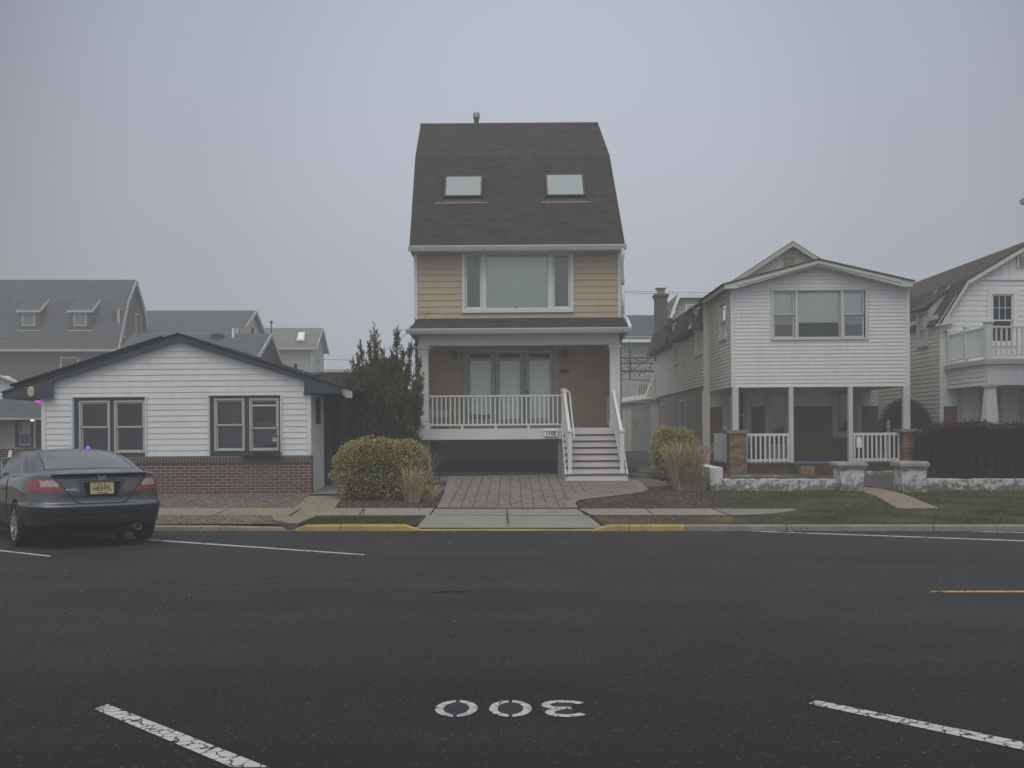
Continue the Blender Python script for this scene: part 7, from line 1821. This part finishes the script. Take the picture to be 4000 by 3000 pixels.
def sub(name, faces, mat, parent, off=0.0):
    used = {}; mb = MB()
    nrm = {}
    for f in faces:
        a, b, c, d = (verts[i] for i in f); n = (c-a).cross(d-b)
        for i in f: nrm[i] = nrm.get(i, Vector())+n
    for f in faces:
        q = []
        for i in f:
            if i not in used: used[i] = mb.add([verts[i]+nrm[i].normalized()*off])
            q.append(used[i])
        mb.f.append(tuple(q))
    o = mb.build(name, mat, parent, smooth=True); return o
al = lambda k: [f for _, f in P[k]]
sub('body', al('body'), M['carpaint'], car)
sub('bumper', al('low'), M['carlow'], car)
sub('rear_window', al('rear_window'), M['carglass'], car); sub('window_surround', al('window_surround'), M['carglassdark'], car)
for m in (1,-1):
    g = lambda k: [f for q, f in P[k] if q == m]
    sub('side_window', g('side_window'), M['carglassdark'], car); sub('quarter_window', g('quarter_window'), M['carglassdark'], car)
    tl = sub('tail_lamp', g('tail_lamp'), M['redlamp'], car, .008); sub('clear_lens', g('clear'), M['clearlamp'], tl, .008)
def rear(x, z, off=.004):
    h = bvh.ray_cast(Vector((x,-4,z)), Vector((0,1,0)))
    return h[0]+Vector((0,-off,0)) if h[0] else Vector((x,-.9,z))
def flank(y, z, m, off=.003):
    h = bvh.ray_cast(Vector((m*3,y,z)), Vector((-m,0,0)))
    return h[0]+Vector((m*off,0,0)) if h[0] else Vector((m*.87,y,z))
# panel gaps
for m in (1,-1):
    mb = MB(); mb.tube([rear(m*xlid(z), z) for z in [1.05-.0128*k for k in range(31)]], .0055, 5)
    mb.tube([rear(m*(xlid(.667)-.0), .667), rear(m*.28,.645), rear(m*.2,.64)], .0055, 5); mb.build('lid_gap', M['under'], car); mb = MB()
    mb.tube([flank(.62*CX+max(0,.8-z)*.02, z, m) for z in [.93-.03*k for k in range(20)]], .005, 5)
    mb.build('door_gap', M['under'], car); mb = MB()
    mb.tube([flank(y, .205+.05, m) for y in [.55+.1*k for k in range(14)]], .005, 5); mb.build('sill_gap', M['under'], car)
mb = MB()
mb.tube([rear(x,.64) for x in [-.2+.04*k for k in range(11)]], .0055, 5)
mb.build('bumper_gap', M['under'], car); mb = MB()
mb.tube([rear(x,1.03) for x in [-.60*CX+.06*k*CX for k in range(21)]], .009, 5)
mb.build('lip_shadow_gap', M['under'], car)
mb = MB(); mb.tube([rear(x,.445-.035*abs(x)**2,.002) for x in [-.6+.06*k for k in range(21)]], .007, 5); mb.build('bumper_crease', M['carlow'], car, smooth=True)
# lip spoiler
mb = MB(); n = 24
prev = None
for k in range(n+1):
    x = (-.60+1.2*k/n)*CX; p = rear(x, 1.045, 0); e = 1-abs(k/n*2-1)**6
    i = mb.add([p+Vector((0,.12,.012)), p+Vector((0,-.035*e,.012+.008*e)), p+Vector((0,-.036*e,-.004)), p+Vector((0,.004,-.012))])
    if prev is not None:
        for q in range(3): mb.f.append((prev+q, i+q, i+q+1, prev+q+1))
    prev = i
mb.build('lip_spoiler', M['carpaint'], car, smooth=True)
# plate recess, plate, lettering
def rq(pts, off): return [rear(x, z, off) for x, z in pts]
mb = MB(); o = [(-.31,.965),(.31,.965),(.27,.735),(-.27,.735)]; i_ = [(-.25,.935),(.25,.935),(.205,.75),(-.205,.75)]
cz = .84
O = rq(o,.003); I_ = rq(i_,.022)
for k in range(4): mb.poly([O[k],O[(k+1)%4],I_[(k+1)%4],I_[k]])
mb.build('plate_surround', M['carpaint'], car, smooth=False)
mb = MB(); I2 = [p+Vector((0,.016,0)) for p in I_]
for k in range(4): mb.poly([I_[k],I_[(k+1)%4],I2[(k+1)%4],I2[k]])
mb.poly(I2); mb.build('plate_recess', M['under'], car)
tilt = (rear(0,.915,0).y-rear(0,.77,0).y)/.145
py0 = rear(0,.845,.018).y
def plt(u, v, off=0): return Vector((u, py0+v*tilt-off, .845+v))
mb = MB(); W_, H_ = .158, .078
ring_ = [(sx*(W_-.012)+.012*math.cos(t), sy*(H_-.012)+.012*math.sin(t)) for sx,sy,a in ((1,1,0),(-1,1,90),(-1,-1,180),(1,-1,270)) for t in (R(a),R(a+45),R(a+90))]
mb.prism([plt(u,v,.006) for u,v in ring_], (0,.005,0)); pl = mb.build('number_plate', M['plate'], car)
mb = MB(); put_text(mb, 'H83 PFL', lambda u,v: plt(u,v-.004,.0075), size=.098, bold=.001, sx=.74); put_text(mb, 'Garden State', lambda u,v: plt(u,v-.061,.0075), size=.026, bold=.001); put_text(mb, 'New Jersey', lambda u,v: plt(u,v+.057,.0075), size=.028, bold=.0005)
for u in (-.10,.10): mb.poly([plt(u+.008*math.cos(t*math.pi/4), .058+.008*math.sin(t*math.pi/4), .0078) for t in range(8)])
mb.poly([plt(u,v,.0078) for u,v in ((.004,.026),(.010,.008),(.006,-.006),(.008,-.022),(-.002,-.026),(-.006,-.012),(.0,.006),(-.004,.02))])
mb.build('plate_lettering', M['ink'], pl)
# badges
mb = MB(); by = rear(0,.997,.012).y
E = [(-.047,.032),(.047,.032),(.050,.0),(.036,-.034),(-.036,-.034),(-.050,.0)]
for k in range(6):
    p, q = E[k], E[(k+1)%6]; mb.bar((p[0],by,.997+p[1]),(q[0],by,.997+q[1]),.008,.008)
for s in (-1,1): mb.bar((s*.030,by-.002,.997+.026),(s*.020,by-.002,.997-.026),.008,.014)
mb.bar((-.025,by-.002,.997),(.025,by-.002,.997),.008,.011); mb.build('emblem', M['chrome'], car)
mb = MB(); put_text(mb, 'CIVIC', lambda u,v: rear(-.395+u, .835+v, .006), size=.040, bold=.001, sx=1.25, gap=1.25, shear=.25); mb.build('model_lettering', M['chrome'], car)
# belt strip, handle
for m in (1,-1):
    mb = MB(); mb.tube([flank(y,.80,m,.02) for y in (.72,.78,.86,.92)],.014,6); mb.build('door_handle', M['carpaint'], car, smooth=True)
    mb = MB(); p = flank(1.75,.97,m,.09); mb.lathe([(0,-.08),(.06,-.06),(.075,0),(.06,.06),(0,.08)],p,(0,1,0),10); mb.build('wing_mirror', M['carpaint'], car, smooth=True)
# wheels
def wheel(x, y, m, rot=0):
    r = .318; w = .20; ax = (m,0,0); c = Vector((x-m*w/2, y, r)); mb = MB()
    mb.lathe([(.20,0),(.29,0),(.308,.012),(r,.035),(r,w-.035),(.308,w-.012),(.285,w),(.225,w-.004),(.215,w-.03)], c, ax, 36); wh = mb.build('wheel', M['black'], car, smooth=True)
    mb = MB(); mb.lathe([(.222,w-.004),(.215,w-.012),(.205,w-.05),(.195,.05)], c, ax, 36); mb.lathe([(.0,w-.03),(.05,w-.028),(.062,w-.04),(.06,w-.08)], c, ax, 18)
    for k in range(5):
        for d in (-.17,.17):
            t = 2*math.pi*k/5+rot; a0 = Vector((0,math.cos(t+d*1.2),math.sin(t+d*1.2))); a1 = Vector((0,math.cos(t+d),math.sin(t+d)))
            b0 = c+Vector((m*(w-.045),0,0))+a0*.05; b1 = c+Vector((m*(w-.02),0,0))+a1*.212
            mb.bar(b0,b1,.03,.04,up=(m,0,0))
    mb.build('rim', M['alloy'], wh, bevel=.004)
    mb = MB(); mb.lathe([(0,.03),(.2,.03)], c, ax, 24); mb.build('brake_disc', M['under'], wh)
tr = .80*CX
for x, m in ((-tr,-1),(tr,1)):
    wheel(x,0,m,.3); wheel(x,2.65,m,.9)
# wheel wells and underbody
for a, z in axles:
    for m in (1,-1):
        n = 20; mb = MB()
        for k in range(n):
            t0, t1 = math.pi*(-.12+1.24*k/n), math.pi*(-.12+1.24*(k+1)/n)
            q = [(a+WR*math.cos(t), z+WR*math.sin(t)) for t in (t0,t1)]
            mb.poly([(m*.905,q[0][0],q[0][1]),(m*.905,q[1][0],q[1][1]),(m*.5,q[1][0],q[1][1]),(m*.5,q[0][0],q[0][1])])
        mb.poly([(m*.5,a+WR*math.cos(t*math.pi/10),z+WR*math.sin(t*math.pi/10)) for t in range(20)]); mb.build('wheel_well', M['under'], car)
mb = MB(); mb.box(-.62,.62,-.78,3.2,.2,.33); mb.box(-.8,.8,.45,2.2,.22,.30); mb.box(-.5,.5,-.05,.05,.24,.34); mb.build('underbody', M['under'], car)
mb = MB(); mb.tube([(.2,-.5,.28),(.36,-.6,.27),(.47,-.83,.285),(.50,-.93,.285)],[.04,.045,.05,.05],12,cap=False); mb.lathe([(.05,0),(.042,.002),(.04,-.08),(0,-.08)],(.503,-.935,.285),(0,-1,0),14); mb.build('exhaust_pipe', paint('dull_exhaust',(0.13,0.125,0.11),.6,.3,8), car, smooth=True)
mb = MB(); mb.box(-.35,.25,-.72,-.35,.20,.30); mb.build('silencer', M['under'], car, bevel=.03)

# ================================================================= fog, sky, sun and camera
m = bpy.data.materials.new('sea_fog'); m.use_nodes = True; nt = m.node_tree; nt.nodes.clear()
out = nt.nodes.new('ShaderNodeOutputMaterial'); ab = nt.nodes.new('ShaderNodeVolumeAbsorption'); em = nt.nodes.new('ShaderNodeEmission'); ad = nt.nodes.new('ShaderNodeAddShader')
FOGD = 0.0042
ab.inputs['Color'].default_value = (0,0,0,1); ab.inputs['Density'].default_value = FOGD
em.inputs['Color'].default_value = (0.373,0.386,0.408,1); em.inputs['Strength'].default_value = FOGD
nt.links.new(ab.outputs[0], ad.inputs[0]); nt.links.new(em.outputs[0], ad.inputs[1]); nt.links.new(ad.outputs[0], out.inputs['Volume'])
mb = MB(); mb.box(-240,240,-55,260,-1.5,45); mb.build('fog', m, kind='structure')

w = bpy.data.worlds.new('World'); sc.world = w; w.use_nodes = True; nt = w.node_tree; nt.nodes.clear()
out = nt.nodes.new('ShaderNodeOutputWorld')
SUN_EL, SUN_AZ = 60, 188            # high, behind the camera and a little to its left, well veiled
sky = nt.nodes.new('ShaderNodeTexSky'); sky.sky_type = 'NISHITA'; sky.sun_disc = False
sky.sun_elevation = R(SUN_EL); sky.sun_rotation = R(SUN_AZ); sky.dust_density = 6; sky.air_density = 1.5
b1 = nt.nodes.new('ShaderNodeBackground'); b1.inputs['Strength'].default_value = 0.035; nt.links.new(sky.outputs[0], b1.inputs[0])
# sky glow: brightest above the houses, edges dimmed as by a lens, bright overhead
tc = nt.nodes.new('ShaderNodeTexCoord')
dt = nt.nodes.new('ShaderNodeVectorMath'); dt.operation = 'DOT_PRODUCT'; d0 = Vector((.03,1,.24)).normalized(); dt.inputs[1].default_value = d0
nrm_ = nt.nodes.new('ShaderNodeVectorMath'); nrm_.operation = 'NORMALIZE'; nt.links.new(tc.outputs['Generated'], nrm_.inputs[0]); nt.links.new(nrm_.outputs[0], dt.inputs[0])
rp = nt.nodes.new('ShaderNodeValToRGB'); nt.links.new(dt.outputs['Value'], rp.inputs[0]); cr_ = rp.color_ramp; cr_.interpolation = 'EASE'
cr_.elements[0].position = .855; cr_.elements[0].color = (0.12,0.12,0.165,1)
cr_.elements[1].position = 1.0; cr_.elements[1].color = (0.50,0.515,0.625,1)
e = cr_.elements.new(.945); e.color = (0.345,0.365,0.445,1)
sp = nt.nodes.new('ShaderNodeSeparateXYZ'); nt.links.new(nrm_.outputs[0], sp.inputs[0])
up = nt.nodes.new('ShaderNodeMapRange'); up.interpolation_type = 'SMOOTHSTEP'; up.inputs[1].default_value = .45; up.inputs[2].default_value = .9; up.inputs[3].default_value = 0; up.inputs[4].default_value = .60; nt.links.new(sp.outputs[2], up.inputs[0])  # overhead glow, out of view, shaped to light the ground
bk = nt.nodes.new('ShaderNodeMapRange'); bk.interpolation_type = 'SMOOTHSTEP'; bk.inputs[1].default_value = .5; bk.inputs[2].default_value = -.3; bk.inputs[3].default_value = 0; bk.inputs[4].default_value = .42; nt.links.new(sp.outputs[1], bk.inputs[0])  # unseen glow behind the camera, added to light the front walls
sm = nt.nodes.new('ShaderNodeMath'); nt.links.new(up.outputs[0], sm.inputs[0]); nt.links.new(bk.outputs[0], sm.inputs[1])
add = nt.nodes.new('ShaderNodeMix'); add.data_type = 'RGBA'; add.blend_type = 'ADD'; add.inputs[0].default_value = 1; nt.links.new(rp.outputs[0], add.inputs[6])
cc = nt.nodes.new('ShaderNodeMix'); cc.data_type = 'RGBA'; cc.blend_type = 'MULTIPLY'; cc.inputs[0].default_value = 1; cc.inputs[6].default_value = (.96,1.0,1.0,1); nt.links.new(sm.outputs[0], cc.inputs[7]); nt.links.new(cc.outputs[2], add.inputs[7])
b2 = nt.nodes.new('ShaderNodeBackground'); b2.inputs['Strength'].default_value = 1.0; nt.links.new(add.outputs[2], b2.inputs[0])
ash = nt.nodes.new('ShaderNodeAddShader'); nt.links.new(b1.outputs[0], ash.inputs[0]); nt.links.new(b2.outputs[0], ash.inputs[1]); nt.links.new(ash.outputs[0], out.inputs[0])

sl_d = bpy.data.lights.new('sun', 'SUN'); sl_d.energy = 0.62; sl_d.angle = R(35); sl_d.color = (1.0,.97,.92)
so = bpy.data.objects.new('sun', sl_d); COL.objects.link(so)
az = R(SUN_AZ); sd = Vector((math.sin(az)*math.cos(R(SUN_EL)), math.cos(az)*math.cos(R(SUN_EL)), math.sin(R(SUN_EL))))
so.location = sd*60; so.rotation_euler = sd.to_track_quat('Z','Y').to_euler()

cam = bpy.data.cameras.new('camera'); cam.sensor_width = 36; cam.lens = 36; cam.shift_y = 190/4000; cam.clip_end = 2000; cam.clip_start = .05
co_ = bpy.data.objects.new('camera', cam); COL.objects.link(co_); co_.location = (0,0,EYE); co_.rotation_euler = (R(90),0,0); sc.camera = co_
sc.view_settings.view_transform = 'Standard'; sc.view_settings.look = 'None'; sc.view_settings.exposure = 0; sc.view_settings.gamma = 1
sc.render.engine = 'CYCLES'; sc.cycles.use_denoising = True; sc.cycles.max_bounces = 8; sc.cycles.transparent_max_bounces = 12; sc.cycles.diffuse_bounces = 3
sc.cycles.use_adaptive_sampling = True; sc.cycles.adaptive_threshold = .015
